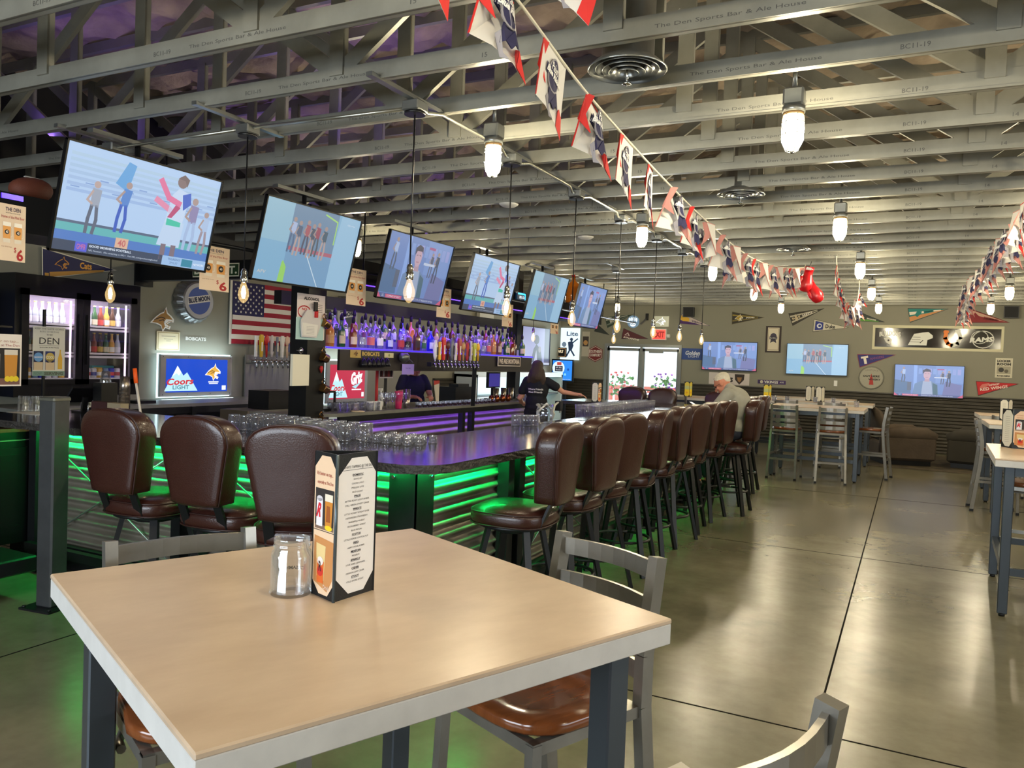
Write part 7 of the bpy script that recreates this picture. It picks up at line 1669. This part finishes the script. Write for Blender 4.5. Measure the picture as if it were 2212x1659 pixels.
def head(f, c, fwd, s=1.0):
    """skull, jaw, nose, ears, brow; fwd is the unit vector the face points along"""
    c, fwd = Vector(c), Vector(fwd).normalized(); sd = Vector((1, 0, 0)); up = sd.cross(fwd).normalized() 
    q = Matrix((sd, fwd, up)).transposed()
    P_ = lambda x, y, z: c + q @ (Vector((x, y, z)) * s)
    f.e(P_(0, -.01, .03), .074 * s, .094 * s, .084 * s, q); f.e(P_(0, .022, -.045), .056 * s, .062 * s, .062 * s, q); f.e(P_(0, .06, -.085), .026 * s, .022 * s, .022 * s, q)
    f.limb((*P_(0, .088, .01), .010 * s), (*P_(0, .106, -.028), .014 * s)); f.e(P_(0, .078, .03), .045 * s, .016 * s, .01 * s, q)
    f.e(P_(0, .08, -.056), .026 * s, .012 * s, .008 * s, q)
    for k in (-1, 1): f.e(P_(k * .076, -.008, -.005), .012 * s, .02 * s, .032 * s, q); f.e(P_(k * .036, .06, -.02), .02 * s, .018 * s, .018 * s, q)
    return P_, q

# seated man in grey shirt looking at a phone
t = thing('person', 'seated older man with white hair, glasses and grey shirt looking at a phone', 'person', (-1.73, 8.9, 0), R(82))
f = Fig(); hd = Vector((0, .62, -.78)).normalized() * 1
P_, q = head(f, (0, .145, 1.425), (0, .80, -.60), 1.02)
f.limb((0, .07, 1.36, .058), (0, .11, 1.39, .056)); f.e((0, -.03, 1.2), .15, .11, .18); f.e((0, .02, .93), .16, .13, .11)
for k in (-1, 1):
    f.limb((k * .17, .03, 1.31, .055), (k * .235, .15, 1.12, .044), (k * .225, .19, 1.11, .042), (k * .09, .35, 1.125, .028)); hand(f, (k * .09, .35, 1.125), (-k * .45, .8, .25), -k, .9, 1.0)
    f.limb((k * .09, .02, .88, .08), (k * .13, .36, .80, .062), (k * .14, .37, .56, .05), (k * .14, .33, .34, .036)); f.limb((k * .14, .32, .31, .036), (k * .15, .43, .29, .03))
f.done('body', t, SKIN, .0065)
f = Fig(); f.e((0, -.035, 1.19), .185, .145, .20); f.e((0, -.005, 1.31), .19, .105, .09); f.e((0, .01, .98), .18, .155, .15); f.limb((0, .05, 1.35, .075), (0, .075, 1.375, .066))
for k in (-1, 1): f.limb((k * .165, .02, 1.315, .075), (k * .225, .12, 1.17, .065), (k * .238, .15, 1.13, .060))
sh_ = f.done('shirt', t, M('grey_shirt', (150, 148, 136), .85, noise=.12, nscale=12, bump=.3, bscale=14), .009, 5)
f = Fig(); f.e((0, .02, .90), .175, .15, .10)
for k in (-1, 1): f.limb((k * .09, .04, .88, .095), (k * .13, .37, .80, .075), (k * .14, .38, .56, .062), (k * .14, .34, .38, .056))
f.done('trousers', t, M('dark_jeans', (36, 40, 54), .85), .012)
HW = M('white_hair', (214, 206, 184), .8, bump=.8, bscale=90)
f = Fig(); f.e(P_(0, -.022, .054), .077, .092, .068, q); f.e(P_(0, -.062, .02), .062, .042, .05, q); f.done('hair', t, HW, .007, 3)
f = Fig(); f.e(P_(0, .092, -.048), .034, .012, .011, q); f.done('moustache', t, HW, .004, 2)
g = G(BLACK)
for k in (-1, 1): g.tube([P_(k * .034 + .026 * math.cos(a_ * PI / 6), .096, -.0 + .018 * math.sin(a_ * PI / 6)) for a_ in range(13)], .0018, 5); g.tube([P_(k * .06, .094, .004), P_(k * .08, .04, .006), P_(k * .082, -.02, .0)], .002, 5)
g.tube([P_(-.008, .1, .003), P_(.008, .1, .003)], .0018, 5); g.build('glasses', t)
for k in (-1, 1):
    g = G(M('eye_dark', (40, 30, 26), .2)); g.ell(P_(k * .033, .0765, .003), .009, .009, .006, 10, 6); g.build('eye', t)
for k in (-1, 1):
    f = Fig(); f.limb((k * .15, .32, .30, .046), (k * .155, .45, .28, .04)); f.done('shoe', t, BLACK, .012, 2)
ph = thing('mobile_phone', 'dark phone with pale edge in the hands of the seated man', 'phone', (0, 0, 0)); ph.matrix_world = Matrix.Translation((-1.73, 8.9, 0)) @ Matrix.Rotation(R(82), 4, 'Z') @ Matrix.Translation((0, .455, 1.165)) @ Matrix.Rotation(R(28), 4, 'X')
g = G(BLACK); g.box((-.038, -.075, -.004), (.038, .075, .004), bev=.003); g.build('body', ph); g = G(EM((190, 190, 200), .5)); g.box((-.035, -.07, .004), (.035, .07, .0045)); g.build('screen', ph)

# bartender seen from behind
t = thing('person', 'bartender in black T-shirt with long brown hair, seen from behind reaching right', 'person', (-4.83, 10.35, 0), R(16))
BT = M('black_tshirt', (20, 22, 28), .85, noise=.15, nscale=8, bump=.25, bscale=10)
f = Fig(); P_, q = head(f, (0, .0, 1.50), (0, .98, -.2), .95); f.limb((0, -.01, 1.34, .048), (0, 0, 1.42, .046)); f.e((0, 0, 1.2), .14, .1, .2); f.e((0, 0, .93), .155, .115, .13)
f.limb((.15, 0, 1.30, .05), (.33, .06, 1.20, .04), (.37, .08, 1.17, .038), (.58, .1, 1.14, .026)); hand(f, (.58, .1, 1.14), (.95, .1, -.12), 1, .5, .95)
f.limb((-.15, 0, 1.30, .05), (-.23, .02, 1.08, .042), (-.25, .02, 1.06, .04), (-.24, .16, .98, .028)); hand(f, (-.24, .16, .98), (.1, .95, -.1), -1, .6, .95)
for k in (-1, 1): f.limb((k * .085, 0, .86, .085), (k * .095, .01, .48, .06), (k * .09, -.02, .1, .038)); f.limb((k * .09, -.02, .07, .038), (k * .1, .12, .04, .034))
f.done('body', t, SKIN2, .0075)
f = Fig(); f.e((0, 0, 1.2), .175, .125, .2); f.e((0, 0, 1.0), .165, .135, .16); f.e((0, 0, .93), .17, .14, .1); f.e((0, -.0, 1.30), .17, .085, .07)
f.limb((.14, 0, 1.31, .072), (.27, .04, 1.24, .066)); f.limb((-.14, 0, 1.31, .072), (-.215, .01, 1.16, .064)); o = f.done('tshirt', t, BT, .009)
g = G(PC((190, 188, 180))); g.frame((.165, -.14, 1.18), -XP * -1 * -1, ZP); g.lay = .001
g.frame((0, -.152, 1.2), XP, ZP); g.text('Where Friends', 0, 0, .22, .028, PC((200, 198, 190)), 1, bold=.04); g.text('Meet Friends', 0, -.042, .2, .028, PC((200, 198, 190)), 1, bold=.04)
for v in g.bm.verts: v.co.y += 3.2 * v.co.x ** 2
g.build('shirt_print', o, rec=False)
f = Fig(); f.e((0, 0, .9), .165, .13, .1)
for k in (-1, 1): f.limb((k * .085, 0, .86, .098), (k * .095, .01, .48, .072), (k * .09, -.02, .1, .062))
f.done('jeans', t, M('black_jeans', (26, 27, 34), .85), .012)
HB = M('brown_hair', (74, 56, 40), .55, noise=.5, nscale=30, stretch=(8, 8, .6), c2=(44, 32, 24), bump=.6, bscale=50)
f = Fig(); f.e((0, -.015, 1.535), .088, .1, .085); f.limb((0, -.04, 1.50, .085), (-.01, -.06, 1.38, .095), (-.03, -.06, 1.33, .07)); f.limb((-.05, -.03, 1.45, .06), (-.1, -.04, 1.32, .055), (-.11, -.03, 1.27, .035)); f.limb((.05, -.03, 1.45, .06), (.09, -.05, 1.33, .05), (.08, -.06, 1.25, .035)); f.done('hair', t, HB, .008, 5)
for k in (-1, 1):
    f = Fig(); f.limb((k * .09, -.03, .05, .048), (k * .1, .13, .04, .042)); f.done('shoe', t, BLACK, .012, 2)

# second member of staff behind the back counter
q0 = at(893, 830, 0, -6.45); t = thing('person', 'staff member in navy T-shirt, head hidden behind the bottle shelf, looking down', 'person', (q0.x, q0.y, 0), R(-115)); t.scale = (1, 1, .955)
f = Fig(); P_, q = head(f, (0, .05, 1.49), (0, .75, -.66), 1.0); f.limb((0, -.0, 1.38, .055), (0, .03, 1.45, .055)); f.e((0, 0, 1.2), .15, .11, .2); f.e((0, 0, .93), .16, .12, .13)
for k in (-1, 1):
    f.limb((k * .17, 0, 1.33, .052), (k * .26, .05, 1.1, .042), (k * .25, .07, 1.07, .04), (k * .14, .24, 1.08, .028)); hand(f, (k * .14, .24, 1.08), (-k * .4, .9, -.1), -k, .6)
    f.limb((k * .09, 0, .88, .085), (k * .1, .01, .5, .06), (k * .1, -.02, .1, .04)); f.limb((k * .1, -.02, .07, .038), (k * .1, .12, .04, .034))
f.done('body', t, SKIN, .0075)
f = Fig(); f.e((0, 0, 1.2), .19, .135, .21); f.e((0, 0, 1.0), .185, .15, .2); f.e((0, 0, 1.33), .18, .085, .07)
for k in (-1, 1): f.limb((k * .16, 0, 1.34, .075), (k * .235, .02, 1.2, .066))
f.done('tshirt', t, M('navy_tshirt', (26, 28, 44), .85, bump=.25, bscale=10), .009)
f = Fig(); f.e((0, 0, .9), .17, .13, .1)
for k in (-1, 1): f.limb((k * .09, 0, .88, .1), (k * .1, .01, .5, .075), (k * .1, -.02, .1, .064))
f.done('trousers', t, M('dark_jeans'), .012)
f = Fig(); f.e(P_(0, -.02, .055), .08, .095, .074, q); f.done('hair', t, M('dark_hair', (50, 38, 30), .6), .008, 3)
for k in (-1, 1):
    f = Fig(); f.limb((k * .1, -.03, .05, .048), (k * .1, .13, .04, .042)); f.done('shoe', t, BLACK, .012, 2)
